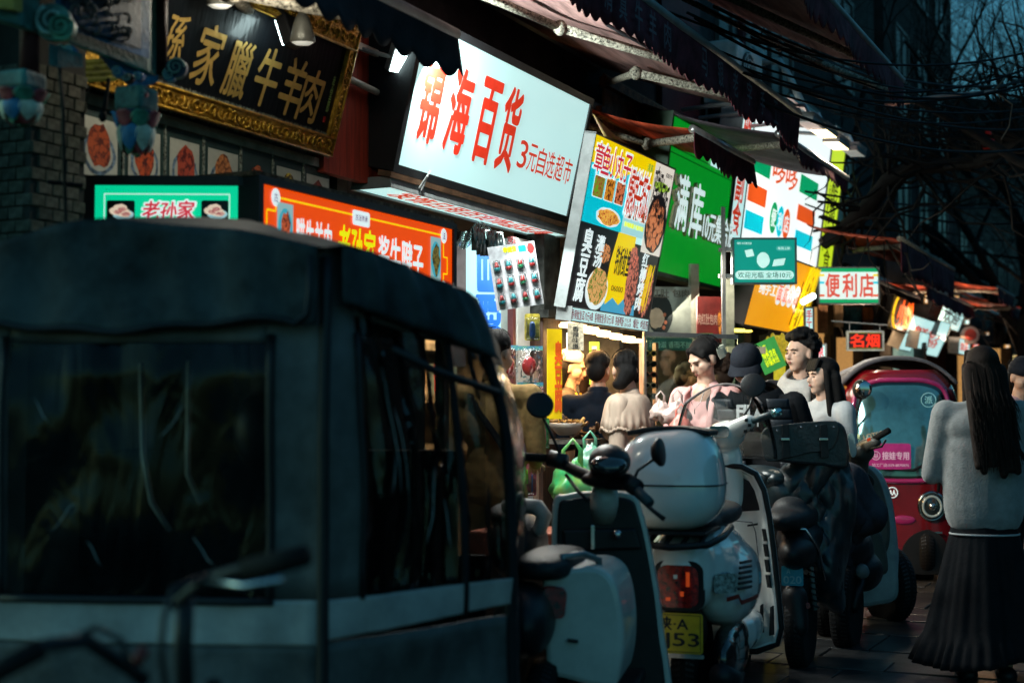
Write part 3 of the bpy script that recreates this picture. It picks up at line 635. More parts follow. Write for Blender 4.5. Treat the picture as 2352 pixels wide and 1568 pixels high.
# --- the big white lit sign
at, W_, H_, TL, s0, s1 = fit((899, 392), (1303, 526), (972, 30), .22)
js = signbox('fascia_sign', 'large white lit sign with four tall red characters above the three yuan shop', 'sign', at, RZ, TL, W_, H_, WL, BLK, .3, .04, side=BLK)
def on(px, py, lean_o, s_root, z_root, tilt):
    # place of a pixel on a leaning fascia: local x, local z
    best = None
    lo, hi = -1.0, 3.0
    p = ray(px, py); o = Vector((0, 0, CZ)); base = loc(s_root, lean_o, z_root)
    nrm = Vector((NX * cos(tilt), NY * cos(tilt), -sin(tilt))); t = (base - o).dot(nrm) / p.dot(nrm); q = o + p * t - base
    return q.x * DX + q.y * DY, q.dot(Vector((NX * sin(tilt), NY * sin(tilt), cos(tilt))))
def chars(root, items, o, sr, zr, tilt, m_, **k):
    for ch, (xa, ya), (xb, yb) in items:       # bottom-left and top-right pixel of each block of characters
        a0, c0 = on(xa, ya, o, sr, zr, tilt); a1, c1 = on(xb, yb, o, sr, zr, tilt); text(ch, a0, a1, c0, c1, m_, root, **k)
jr = (.22, s0, at.z, TL)
for ch, x0_, x1_, y0_, y1_ in (('孫', 359, 432, 26, 141), ('家', 436, 505, 50, 200), ('臘', 503, 575, 88, 227), ('牛', 582, 629, 105, 247), ('羊', 638, 690, 128, 268), ('肉', 684, 730, 155, 283)):
    cx_, cz_ = on((x0_ + x1_) / 2, (y0_ + y1_) / 2, *pr0[1]); hh_ = on((x0_ + x1_) / 2, y0_, *pr0[1])[1] - on((x0_ + x1_) / 2, y1_, *pr0[1])[1]; text(ch, cx_ - .31 * hh_, cx_ + .31 * hh_, cz_ - hh_ / 2, cz_ + hh_ / 2, GLET, pq, y=-.01, bold=.018, ext=.0, shear=.12, name='gold_character')
chars(js, (('锦', (948, 300), (1028, 140 - 10)), ('海', (1016, 340), (1095, 176)), ('百', (1084, 362), (1152, 205 - 10)), ('货', (1142, 382), (1208, 222)), ('3元自选超市', (1183, 385), (1322, 388 - 24))), *jr, RED, bold=.028) if 0 else None
def tb(root, s, x0, x1, z0, z1, m_, **k): return text(s, x0, x1, z0, z1, m_, root, **k)
# measured on the sign face: fractions of width and height
C2 = lambda x, y: ((850 + x / 2.8) * .91875, y / 2.8 * .91875); C4 = lambda x, y: ((1350 + x / 2.613) * .91875, (280 + y / 2.613) * .91875)
lc = lambda pt, C=C4, jj=None: on(*C(*pt), *jj)
for ch, bl_, tr_ in (('锦', (512, 960), (752, 455)), ('海', (705, 1035), (955, 530)), ('百', (905, 1105), (1142, 600)), ('货', (1068, 1165), (1292, 655))):
    a0, c0 = lc(bl_, C2, jr); a1, c1 = lc(tr_, C2, jr); tb(js, ch, a0, a1, c0, c1, RED, bold=.034, name='red_character')
a0, c0 = lc((1228, 1165), C2, jr); a1, _ = lc((1648, 1090), C2, jr); _, c1 = lc((1290, 985), C2, jr)
for k, ch in enumerate('3元自选超市'): tb(js, ch, a0 + (a1 - a0) * k / 6, a0 + (a1 - a0) * (k + .86) / 6, c0, c1, RED, bold=.008, name='red_character')
b = MB(); b.box(-.03, W_ + .02, -.02, .06, -.035, -.006); b.build('lower_rail', M('brown_rail', (.2, .1, .05), .5, var=.3), js)
b = MB(); b.tube([(.28, -.02, -.05), (.285, -.05, .02), (.3, -.05, .05), (.31, -.03, 0), (.305, -.02, -.06)], .007, 6); b.build('cable_knot', GREY, js)
# lit soffit strip with red characters that faces down
sS, zS = F(842, 430, .0)
sf = signbox('soffit_sign', 'white lit strip with red characters facing down beneath the big white sign', 'sign', loc(sS - .12, -.02, at.z - .075), RZ, pi / 2, 2.35, .24, WL2, GREY, .05, .008)
text('发饰日用百货饰品玩具', .25, 2.2, .05, .2, RED, sf, bold=.03)
# --- food poster sign over the stall
at, W_, H_, TL, s0, s1 = fit((1297, 703), (1487, 744), (1367, 308), .34)
fs = signbox('poster_sign', 'tall lit poster sign crowded with food pictures over the fried food stall', 'sign', at, RZ, TL, W_, H_, WL2, GREY, .07, .0, side=GREY)
fb = lambda u0, u1, v0, v1: [(u0 * W_, v0 * H_), (u1 * W_, v0 * H_), (u1 * W_, v1 * H_), (u0 * W_, v1 * H_)]
SKY = LIT('print_sky_blue', (.0, .5, .62), .95); YP = LIT('print_yellow', (.85, .62, 0), .95); BK = LIT('print_black', (.012, .01, .012), .6); PINK = LIT('print_peach', (.75, .7, .6), .9); LG = LIT('print_lime', (.35, .6, .05), .8)
plate(fb(0, .46, .5, 1), SKY, fs, -.004, 'blue_print'); plate([(0, H_), (0, .84 * H_), (.12 * W_, .86 * H_), (.3 * W_, .8 * H_), (.55 * W_, .9 * H_), (.74 * W_, .82 * H_), (.74 * W_, H_)], YP, fs, -.006, 'yellow_print')
plate(fb(.46, .74, .5, .9), LIT('print_pale_blue', (.35, .65, .68), .95), fs, -.0045, 'pale_print'); plate(fb(.74, 1, .42, 1), PINK, fs, -.005, 'pale_print')
plate(fb(0, .44, 0, .5), BK, fs, -.004, 'black_print'); plate([(.4 * W_, 0), (.66 * W_, 0), (.66 * W_, .5 * H_), (.44 * W_, .5 * H_), (.4 * W_, .3 * H_)], YP, fs, -.005, 'yellow_print'); plate(fb(.66, 1, 0, .46), BK, fs, -.0047, 'black_print')
plate([(.38 * W_, 0), (.8 * W_, 0), (.78 * W_, .08 * H_), (.72 * W_, .05 * H_), (.66 * W_, .12 * H_), (.58 * W_, .06 * H_), (.5 * W_, .1 * H_), (.42 * W_, .05 * H_), (.39 * W_, .13 * H_)], LIT('print_wave', (.05, .35, .55), .9), fs, -.006, 'wave_print')
for k, (s_, u0, u1, v0, v1, mm, ol, sh) in enumerate((('章鱼小丸子', .03, .44, .8, .965, CRED, 1, .0), ('爆辣牛筋丸', .45, .73, .62, .9, RED, 1, .0), ('鸡翅包饭', .75, .97, .72, .98, BK, 0, .0))):
    n = len(s_)
    for i, ch in enumerate(s_):
        a = u0 + (u1 - u0) * i / n; c = a + (u1 - u0) / n * 1.08; dv = (.0 if k != 2 else -.03 * i)
        if ol: text(ch, a * W_ - .012, c * W_ + .012, (v0 + dv) * H_ - .012, (v1 + dv) * H_ + .012, PKW, fs, y=-.0075, bold=.04)
        text(ch, a * W_, c * W_, (v0 + dv) * H_, (v1 + dv) * H_, mm, fs, y=-.009, bold=.015)
YO = ('#c06010', '#f0a030', '#5a2008'); RB = ('#c04a20', '#e88050', '#3a0c06'); MEAT = ('#9a4028', '#d07850', '#2a0c08')
def fp(u0, u1, v0, v1, cc, nm, fr_=1, rd=.012):
    if fr_: plate(rrect(u0 * W_ - .006, u1 * W_ + .006, v0 * H_ - .006, v1 * H_ + .006, rd), PKW, fs, -.0065, 'photo_border')
    plate(rrect(u0 * W_, u1 * W_, v0 * H_, v1 * H_, rd), FOOD(nm, *cc, 45, .85), fs, -.0072, 'food_photo')
fp(.07, .18, .66, .78, ('#3a1c10', '#a06030', '#60a020'), 'food_a'); fp(.2, .3, .66, .79, YO, 'food_b'); fp(.32, .42, .66, .79, RB, 'food_c'); fp(.47, .55, .6, .68, RB, 'food_d'); fp(.57, .64, .6, .69, MEAT, 'food_e'); fp(.66, .73, .6, .7, MEAT, 'food_e2')
plate(blobpts(.29 * W_, .565 * H_, .14 * W_, .055 * H_, 24, .06), PKW, fs, -.0065, 'photo_border'); plate(blobpts(.29 * W_, .565 * H_, .12 * W_, .045 * H_, 20, .14), FOOD('food_f', '#e07818', '#ffc050', '#8a3008', 60, .95), fs, -.0075, 'food_photo')
plate(blobpts(.87 * W_, .62 * H_, .135 * W_, .19 * H_, 24, .03), BK, fs, -.006, 'pan_print'); plate(blobpts(.87 * W_, .61 * H_, .11 * W_, .16 * H_, 24, .16, 4), FOOD('food_g', '#a04828', '#e08858', '#3a1408', 22, .9), fs, -.0075, 'food_photo')
plate(blobpts(.87 * W_, .86 * H_, .1 * W_, .03 * H_, 20, .2), LG, fs, -.0055, 'leaf_print')
plate(blobpts(.3 * W_, .13 * H_, .125 * W_, .125 * H_, 28, 0), PKW, fs, -.0062, 'bowl_print'); plate(blobpts(.3 * W_, .15 * H_, .11 * W_, .11 * H_, 24, .08, 2), FOOD('food_h', '#b85020', '#f0b070', '#4a7018', 50, .9), fs, -.0075, 'food_photo')
plate(blobpts(.33 * W_, .35 * H_, .055 * W_, .06 * H_, 20, .15, 7), FOOD('food_i', '#a03818', '#f0a060', '#3a1008', 50, .8), fs, -.0075, 'food_photo')
for (cx, cz, rx, rz, sd_) in ((.7, .2, .07, .2, 3), (.67, .36, .06, .08, 6), (.9, .17, .085, .17, 9)): plate(blobpts(cx * W_, cz * H_, rx * W_, rz * H_, 30, .18, sd_), FOOD('food_skewer', '#8a4434', '#d8806a', '#2a1010', 40, .8), fs, -.0068, 'food_photo')
b = MB(); rg = random.Random(6)
for k in range(9): x_ = rg.uniform(.83, .95) * W_; z_ = rg.uniform(.02, .1) * H_; b.tube([(x_, -.008, z_), (x_ + .05, -.008, z_ + .3)], .0025, 4)
b.build('skewer_print', YP, fs)
vtext('臭豆腐', .11 * W_, .1 * W_, .04 * H_, .47 * H_, PKW, fs, y=-.009, bold=.03); vtext('灌汤', .25 * W_, .09 * W_, .26 * H_, .45 * H_, PKW, fs, y=-.009, bold=.03)
vtext('红柳烤肉', .82 * W_, .075 * W_, .05 * H_, .42 * H_, PKW, fs, y=-.009, bold=.03); text('铁板鱿鱼', .45 * W_, .63 * W_, .24 * H_, .42 * H_, BK, fs, y=-.009, bold=.02); text('06000', .46 * W_, .6 * W_, .14 * H_, .175 * H_, BK, fs, y=-.009)
text('香辣酥脆个香四溢', .48 * W_, .72 * W_, .545 * H_, .575 * H_, YG, fs, y=-.009, bold=.03); text('清真', .64 * W_, .71 * W_, .92 * H_, .97 * H_, M('green_print', (.05, .4, .08), .4, es=.5, ec=(.1, .5, .1)), fs, y=-.009); text('超级好吃', .89 * W_, .98 * W_, .93 * H_, .96 * H_, BK, fs, y=-.009)
b = MB(); b.box(-.012, 0, -.01, .07, -.01, H_ + .01); b.box(W_, W_ + .012, -.01, .07, -.01, H_ + .01); b.box(-.012, W_ + .012, -.011, .07, H_, H_ + .012); b.build('edge_frame', GREY, fs)
# price strip under it
at, W_, H_, TL, s0, s1 = fit((1308, 737), (1487, 771), (1311, 707), .36)
ps = signbox('price_strip', 'narrow white lit strip with red prices along the foot of the food poster', 'sign', at, RZ, TL, W_, H_ + .01, WL2, GREY, .1, .006)
MRN = M('maroon_print', (.25, .01, .04), .4, es=.3, ec=(.4, .01, .06))
for s_, a, c in (('香辣鱿鱼耳10元4串', .01, .26), ('香辣鱿鱼须10元1串', .28, .52), ('铁板鸭肠', .54, .65), ('爆肚', .78, .86), ('烤面筋', .88, .99)): text(s_, a * W_, c * W_, .16 * H_, .95 * H_, MRN, ps, bold=.02)
text('10元3串\n20元6串', .66 * W_, .75 * W_, .15 * H_, .95 * H_, MRN, ps)
# --- green sign
at, W_, H_, TL, s0, s1 = fit((1503, 630), (1655, 664), (1539, 300), .3)
GG = LIT('lit_leaf_green', (.0, .27, .015), .85, var=.25, scale=1.6)
gs = signbox('fascia_sign', 'green lit sign with raised white characters above the ten yuan store', 'sign', at, RZ, TL, W_, H_ + .15, GG, M('dark_green_frame', (.01, .05, .02), .4), .22, .03, side=M('dark_green_frame', (.01, .05, .02), .4))
RAISE = M('raised_white_letter', (.8, .8, .8), .35, es=.8, ec=(.75, .95, .95)); TAN = M('raised_letter_side', (.35, .28, .18), .5)
gr_ = (.3, s0, at.z, TL)
for s_, bl_, tr_ in (('满', (838, 755), (950, 430)), ('库', (932, 805), (1048, 485)), ('10元集合店', (1022, 822), (1246, 730))):
    a, d = lc(bl_, C4, gr_); c, e = lc(tr_, C4, gr_)
    if s_[0] == '1': e = lc((1065, 645), C4, gr_)[1]
    text(s_, a - .03, c - .03, d, e, TAN, gs, y=-.018, bold=.02, ext=.012, name='raised_letter'); text(s_, a, c, d, e, RAISE, gs, y=-.045, bold=.022, ext=.0, name='raised_letter')
b = MB(); b.box(.02 * W_, .96 * W_, -.01, -.006, .86 * H_, .865 * H_); b.box(.02 * W_, .96 * W_, -.01, -.006, .9 * H_, .905 * H_); b.build('seam', MC['dark_green_frame'], gs)
plate(fb(.58, .8, .93, 1.02) if 0 else [(.6 * W_, .9 * H_), (.85 * W_, .9 * H_), (.85 * W_, 1.02 * H_), (.6 * W_, 1.02 * H_)], WL2, gs, -.012, 'notice')
# --- striped white convenience sign and its side panels
at, W_, H_, TL, s0, s1 = fit((1700, 572), (1872, 612), (1738, 262), .3)
ds = signbox('fascia_sign', 'white lit convenience store sign with green, orange and blue stripe blocks', 'sign', at, RZ, TL, W_, H_ + .25, LIT('lit_bright_white', (.85, .95, .93), 1.05), GREY, .25, .0)
ORG = LIT('stripe_orange', (.75, .09, .01), .95); GRS = LIT('stripe_green', (.0, .35, .12), .9); CYN = LIT('stripe_cyan', (.0, .55, .68), .95)
dr_ = (.3, s0, at.z, TL)
for bl_, tr_, mm in (((1350, 362), (1510, 332), GRS), ((1325, 562), (1482, 512), ORG), ((1300, 745), (1460, 688), CYN), ((1690, 520), (1818, 470), GRS), ((1672, 700), (1795, 655), ORG), ((1655, 865), (1780, 815), CYN)):
    a, d = lc(bl_, C4, dr_); c, e = lc(tr_, C4, dr_); a = max(a, .01); c = min(c, W_ - .01); plate([(a, d), (c, d), (c, e), (a, e)], mm, ds, -.005, 'stripe_block')
plate([(.02 * W_, 1.08 * H_), (.3 * W_, 1.08 * H_), (.3 * W_, 1.16 * H_), (.1 * W_, 1.16 * H_)], LIT('stripe_yellow', (.8, .5, .05), .9), ds, -.005, 'stripe_block')
a, d = lc((1512, 450), C4, dr_); c, e = lc((1692, 352), C4, dr_); text('哆', a, (a + c) / 2 - .02, d, e, ORG, ds, y=-.006, bold=.02); text('哆', (a + c) / 2 + .02, c, d, e, ORG, ds, y=-.006, bold=.02)
for ch, cc_, mm in (('便', (1522, 690), GRS), ('利', (1565, 715), CYN), ('店', (1605, 732), ORG)): a, d = lc(cc_, C4, dr_); pp = plate(blobpts(a, d, .125, .15, 24, 0), mm, ds, -.006, 'disc_print'); text(ch, a - .08, a + .08, d - .085, d + .085, PKW, pp, y=-.008, bold=.02)
ss = signbox('side_sign', 'narrow white lit panel with red characters at the left of the striped sign', 'sign', loc(s0 - .38, .3, at.z + .06), RZ, TL, .36, H_ + .1, WL2, GREY, .2, .006)
vtext('烟酒副食', .17, .24, .05, H_ * .98, RED, ss, bold=.03)
YGL = LIT('lit_acid_yellow', (.55, .75, .02), 1.0)
sy = signbox('side_sign', 'acid yellow lit panel with black characters at the right end of the striped sign', 'sign', loc(s0 + W_ + .02, .3, at.z - .02), RZ, TL, .62, H_ + .28, YGL, GREY, .2, .006)
vtext('酷爽零食', .36, .3, .1, H_ * .9, BLK, sy, bold=.01); vtext('进口零食糖果饮料批发', .14, .06, .3, H_ * .95, BLK, sy)
# --- small boxes that hang across the way
def cross(nm, label, x0, x1, y0, y1, Y, face, frame, fr=.012, dep=.09, rz=0):
    a = P(x0, y1, Y); k = Y / FPX; W = (x1 - x0) * k; H = (y1 - y0) * k
    r = signbox(nm, label, 'sign', a, rz, 0, W, H, face, frame, dep, fr); r['w'] = W; del r['w']; return r, W, H
TG = LIT('lit_teal_green', (.0, .26, .2), .85, var=.1)
bs, W_, H_ = cross('hanging_sign', 'teal lit box sign with white welcome lettering hung by the green sign', 1683, 1830, 546, 652, 10.9, TG, M('frame_dark_green', (.05, .1, .1), .4))
PT = M('pale_teal_print', (.5, .7, .65), .4, es=.7, ec=(.5, .85, .78))
plate(rrect(.04 * W_, .96 * W_, .1 * H_, .29 * H_, .035), PT, bs, -.005, 'pill_print'); text('欢迎光临 全场10元', .08 * W_, .92 * W_, .13 * H_, .26 * H_, M('teal_dark_print', (.0, .12, .1), .4, es=.25, ec=(0, .25, .2)), bs, y=-.007, bold=.01)
text('满库 10元集合店', .07 * W_, .3 * W_, .86 * H_, .91 * H_, PT, bs, bold=.02); plate(rrect(.68 * W_, .93 * W_, .72 * H_, .83 * H_, .02), M('teal_mid_print', (.05, .4, .35), .4, es=.5, ec=(.03, .42, .35)), bs, -.005, 'pill_print'); text('每周上新', .71 * W_, .9 * W_, .745 * H_, .805 * H_, PT, bs, y=-.007)
for (a, c, d, e, sk) in ((.22, .34, .58, .76, .03), (.62, .8, .38, .56, -.03)):   # printed shopping bags
    plate([(a * W_, d * H_), (c * W_, (d + .03) * H_), ((c - sk) * W_, e * H_), ((a - sk) * W_, (e - .03) * H_)], PT, bs, -.005, 'bag_print')
plate(blobpts(.48 * W_, .52 * H_, .1 * W_, .17 * H_, 20, .04), PT, bs, -.0045, 'balloon_print')
b = MB(); b.box(-.1, 0, .03, .06, .05, .08); b.box(-.1, 0, .03, .06, H_ - .1, H_ - .07); b.box(-.08, -.05, .02, .05, -1.35, .6); b.build('mounting_post', GREY, bs)
cs, W_, H_ = cross('hanging_sign', 'white lit box sign with green bands and three red characters', 1880, 2020, 613, 698, 14.6, LIT('lit_white_warm', (.7, .85, .8), 1.0), GREY)
for v0, v1 in ((0.0, .13), (.87, 1.0)): plate([(0, v0 * H_), (W_, v0 * H_), (W_, v1 * H_), (0, v1 * H_)], GRS, cs, -.005, 'green_band')
for j, mm in enumerate((CYN, YP, ORG)):
    for u0, u1 in ((.02, .1), (.9, .98)): zz = (.2 + (.35, .55, .0)[j]) * H_; plate([(u0 * W_, zz), (u1 * W_, zz), (u1 * W_, zz + .06 * H_), (u0 * W_, zz + .06 * H_)], mm, cs, -.006, 'stripe')
for ch, u in (('便', .12), ('利', .4), ('店', .68)): text(ch, u * W_, (u + .23) * W_, .19 * H_, .82 * H_, M('coral_red_print', (.55, .06, .03), .4, es=.8, ec=(.7, .08, .05)), cs, bold=.03)
LEDR = M('red_led', (.3, .01, .0), .4, es=1.1, ec=(.9, .03, .01)); LEDF = M('led_board', (.02, .012, .012), .4, es=.06, ec=(.5, .1, .08), var=.4, scale=300)
ls, W_, H_ = cross('led_sign', 'small black sign with two red glowing characters in a dotted border', 1946, 2030, 760, 805, 14.2, LEDF, M('frame_pale_grey', (.4, .42, .4), .4), fr=.014, dep=.05)
for ch, u in (('名', .09), ('烟', .52)): text(ch, u * W_, (u + .36) * W_, .18 * H_, .84 * H_, LEDR, ls, bold=.03)
b = MB(); YGD = M('led_dots', (.3, .3, .02), .4, es=.5, ec=(.5, .5, .03))
for k in range(28):
    for zz in (.1, .89): b.box((.05 + .9 * k / 27.9) * W_, (.05 + .9 * k / 27.9) * W_ + .006, -.007, -.004, zz * H_, zz * H_ + .006)
b.build('dotted_border', YGD, ls, kind='stuff'); b = MB(); b.tube([(-.15, .02, H_ + .1), (W_ + .05, .02, H_ + .06)], .008); b.tube([(.03, .02, H_), (.03, .02, H_ + .09)], .004); b.tube([(W_ - .03, .02, H_), (W_ - .03, .02, H_ + .07)], .004); b.build('hanging_rail', GREY, ls)
# --- orange noodle shop sign
at, W_, H_, TL, s0, s1 = fit((1705, 746), (1842, 785), (1745, 596), .55)
OR = LIT('lit_amber', (.9, .36, .0), .9, var=.2)
os_ = signbox('fascia_sign', 'amber lit sign with a bamboo picture and white characters below the striped sign', 'sign', at, RZ, TL, W_, H_ + .1, OR, BLK, .2, .012)
text('纯手工', .1 * W_, .36 * W_, .52 * H_, .72 * H_, PKW, os_, bold=.03)
for k, ch in enumerate('豆腐脑'): pass
for k in range(4): pp = plate(blobpts((.42 + k * .095) * W_, .6 * H_, .05 * W_, .19 * H_, 20, 0), PKW, os_, -.006, 'disc_print'); text('面筋炒粉'[k], (.385 + k * .095) * W_, (.455 + k * .095) * W_, .48 * H_, .72 * H_, ORG, pp, y=-.008, bold=.03)
b = MB(); rg = random.Random(12)
for k in range(46):
    x_ = rg.uniform(.72, 1.04) * W_; z_ = rg.uniform(.0, .4) * H_; q = [(min(W_, x_ + .05 * i + rg.uniform(-.01, .01)), -.008, min(H_ + .1, z_ + i * .15)) for i in range(5)]; b.tube(q, .006, 4)
b.build('straw_print', YP, os_); b = MB(); b.mi = 0
for k in range(20): x_ = rg.uniform(.7, 1.0) * W_; z_ = rg.uniform(0, .6) * H_; b.tube([(x_, -.0085, z_), (min(W_, x_ + .06), -.0085, z_ + .25)], .006, 4)
b.build('straw_shadow_print', LIT('print_brown', (.2, .08, .0), .6), os_)
# --- signs farther down the row
def far(label, bl, br, tl, o, face, frame=GREY, txt=None, tm=RED, bold=.03, dep=.15, fr=.01, nm='fascia_sign'):
    at, W, H, T, a, c = fit(bl, br, tl, o); r = signbox(nm, label, 'sign', at, RZ, T, W, H, face, frame, dep, fr)
    if txt: text(txt, .15 * W, .85 * W, .25 * H, .75 * H, tm, r, bold=bold)
    return r, W, H
far('slanted white lit sign with red characters above the red tricycle', (2062, 802), (2152, 822), (2098, 722), .5, WL2, txt='鲜奶\n凉粉')
far('small cyan lit panel high up near the end of the row', (2148, 745), (2200, 757), (2170, 690), .5, WL2, txt='欢迎', tm=BLK)
far('wooden fascia board with dark characters beside the glowing orange letters', (2000, 752), (2030, 758), (2030, 662), .5, M('old_brown_board', (.16, .1, .06), .6, var=.3), BLK, '老店', BLK)
r, W, H = far('dark sign with glowing orange script and a yellow crescent', (2035, 752), (2085, 763), (2056, 662), .6, M('dark_board', (.02, .015, .012), .5), BLK)
text('小炒', .25 * W, .9 * W, .1 * H, .85 * H, M('neon_orange', (.8, .1, 0), .4, es=1.3, ec=(1, .12, .01)), r, y=-.03, bold=.012, ext=.004); b = MB(); b.tube([(.3 * W + .25 * W * cos(t_), -.03, .5 * H + .45 * H * sin(t_)) for t_ in [pi / 2 + .2 * i for i in range(16)]], .014, 6); b.build('crescent', M('neon_yellow', (.8, .5, 0), .4, es=1.3, ec=(1, .6, .02)), r)
for (bl, br, tl, lab, t_) in (((2148, 770), (2172, 775), (2160, 735), 'small tilted white lit panel between the slanted sign and the cyan one', None), ((2105, 800), (2128, 803), (2112, 760), 'narrow pale lit panel low behind the slanted sign', None), ((2200, 812), (2225, 815), (2203, 775), 'tiny white lit sign with red letters above the long haired woman', '甜品')): far(lab, bl, br, tl, .7, WL2, txt=t_)
vs, W_, H_ = cross('hanging_sign', 'narrow vertical white sign with red strokes beside the amber sign', 1848, 1870, 705, 790, 12.6, WL2, GREY, dep=.05); vtext('手工面', .5 * W_, .6 * W_, .08 * H_, .92 * H_, CRED, vs, bold=.03)
vs, W_, H_ = cross('hanging_sign', 'small white lit sign with red strokes behind the tall boy', 1868, 1898, 790, 850, 13.6, WL2, GREY, dep=.05); vtext('凉皮', .5 * W_, .6 * W_, .08 * H_, .92 * H_, CRED, vs, bold=.03)
vs = thing('round_sign', 'round grey shop badge with a red centre, high at the far end', 'sign', P(2228, 770, 22)); b = MB(); b.lathe([(0, -.02), (.14, -.02), (.14, .03), (0, .03)], (0, 0, 0), 24, 'y'); b.build('disc', M('badge_grey', (.3, .25, .25), .5), vs); b = MB(); b.lathe([(0, -.03), (.09, -.03), (.09, -.02), (0, -.02)], (0, 0, .01), 20, 'y'); b.build('disc_print', M('badge_red', (.35, .04, .03), .5), vs)
for k, (x0, x1, y0, y1, Y, lab, cc) in enumerate(((1880, 1905, 700, 765, 15.6, 'tall brown timber shutter board under the green banded sign', (.22, .11, .05)), (1918, 1940, 700, 750, 16, 'pale wooden board with a dark strip beside the brown shutter', (.5, .33, .18)), (1940, 1985, 705, 770, 16.4, 'dark teal slatted stall screen', (.02, .07, .08)), (1985, 2010, 705, 765, 16.5, 'rust brown slatted stall screen', (.2, .07, .02)))):
    r = thing('stall_board', lab, 'board', P(x0, y1, Y), R(20), 0); kk = Y / FPX
    for i in range(4): b = MB(); b.box(i * (x1 - x0) * kk / 4 + .005, (i + 1) * (x1 - x0) * kk / 4, 0, .03, 0, (y1 - y0) * kk); b.build('board', M('board_%d' % k, cc, .6, var=.3), r)
# --- counters and back walls glowing at the far stalls (warm shop interiors)
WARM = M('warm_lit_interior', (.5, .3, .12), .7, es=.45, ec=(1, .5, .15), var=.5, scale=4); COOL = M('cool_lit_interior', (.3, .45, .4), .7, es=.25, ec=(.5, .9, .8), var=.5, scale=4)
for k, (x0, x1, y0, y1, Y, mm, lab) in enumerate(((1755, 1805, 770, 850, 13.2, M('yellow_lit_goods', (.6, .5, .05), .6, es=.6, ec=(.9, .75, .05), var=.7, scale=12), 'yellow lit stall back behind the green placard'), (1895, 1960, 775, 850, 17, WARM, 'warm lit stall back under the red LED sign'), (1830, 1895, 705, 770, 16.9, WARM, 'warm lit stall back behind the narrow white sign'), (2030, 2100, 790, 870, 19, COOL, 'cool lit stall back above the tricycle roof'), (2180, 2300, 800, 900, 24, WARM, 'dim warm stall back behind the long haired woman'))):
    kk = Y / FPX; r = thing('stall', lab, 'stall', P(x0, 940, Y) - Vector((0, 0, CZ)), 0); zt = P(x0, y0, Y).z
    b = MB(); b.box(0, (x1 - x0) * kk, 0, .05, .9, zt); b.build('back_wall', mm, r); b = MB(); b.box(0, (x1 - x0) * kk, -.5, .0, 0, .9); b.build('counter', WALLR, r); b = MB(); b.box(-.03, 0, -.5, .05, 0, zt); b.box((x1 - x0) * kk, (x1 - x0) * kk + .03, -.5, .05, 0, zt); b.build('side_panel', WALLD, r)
    for j in range(5): b = MB(); b.cyl((.05 + j * .06, -.3, .9), (.05 + j * .06, -.3, 1.1), .022, .012, 8); b.build('bottle', [CRED, YP, GRS, WHT, ORG][j], r)
# ================================================================ AWNINGS, LAMPS
FAB1 = M('pinkish_canvas', (.3, .17, .155), .8, bump=.2, var=.3, scale=3, stretch=(.6, 3, 3)); FAB2 = M('red_canvas', (.42, .06, .025), .75, bump=.2, var=.35, scale=3, stretch=(.4, 4, 4)); FAB3 = M('mauve_canvas', (.13, .1, .12), .7, bump=.2, var=.3, scale=3); FABD = M('black_canvas', (.02, .024, .03), .85, bump=.3)
VALM = M('dark_plum_valance', (.12, .028, .04), .85, bump=.2, var=.3, scale=6); ARMM = M('dusty_cream_arm', (.33, .3, .24), .6, bump=.3, var=.5, scale=60)
GLT = M('grey_valance_print', (.13, .11, .13), .8)
def awning(label, s0, s1, o1, z1, slope, vh, fab, val, txt=None, o0=0.0, arms=(), tooth=.11, td=.035, r=.028, group='awnings over the shop fronts', bar=None):
    a = thing('awning', label, 'awning', loc(s0, o0, 0), RZ, group=group); W = s1 - s0; D = o1 - o0; z0 = z1 + D * slope
    nw = max(6, int(W / .25))
    b = MB(); b.grid(lambda u, v: (u * W, -D * v, z0 + (z1 - z0) * v - .05 * sin(pi * v) - .012 * sin(u * W * 9) * sin(pi * v)), nw * 2, 10); b.build('canvas', fab, a, smooth=True, solid=.004)
    b = MB(); b.cyl((-.0, -D, z1), (W, -D, z1), r, r, 14); b.build('front_bar', bar or GREY, a, smooth=True)
    b = MB(); b.cyl((-.02, -.03, z0 + .02), (W + .02, -.03, z0 + .02), .05, .05, 12); b.build('roller', GREY, a, smooth=True)
    b = MB(); n = int(W / tooth) * 8
    def vf(u, v):
        x = u * W; e = abs(sin(pi * x / tooth)) ** .8; bot = z1 - vh + td * (1 - e) + .012 * sin(x * 7)
        return (x, -D - .012 - .03 * v * sin(x * 5.3), z1 - .01 + (bot - z1 + .01) * v)
    b.grid(vf, n, 4); vo = b.build('valance', val, a, smooth=True, solid=.003)
    if txt:
        for k, (ch, x) in enumerate(txt): text(ch, x, x + .1, z1 - vh * .82, z1 - vh * .25, GLT, vo, y=-D - .05, name='printed_character')
    for (x0, x1, x2) in arms:      # folding arm: wall joint, elbow, front joint
        el = (x1, -D * .5, z0 + (z1 - z0) * .5 - .14)
        b = MB(); b.tube([(x0, -.05, z0 - .16), el], .032, 8, flat=.7); ao = b.build('arm', ARMM, a, smooth=True)
        b = MB(); b.tube([el, (x2, -D + .02, z1 - .03)], .028, 8); b.build('arm', ARMM, a, smooth=True)
        b = MB(); b.ell(el, (.045, .04, .045), nu=10, nv=8); b.build('elbow_joint', ARMM, ao, smooth=True)
    return a
sE, zE = F(1834, 262, 1.5)
ax = lambda px, py: F(px, py, 1.5)[0] - (sE - 4.6)
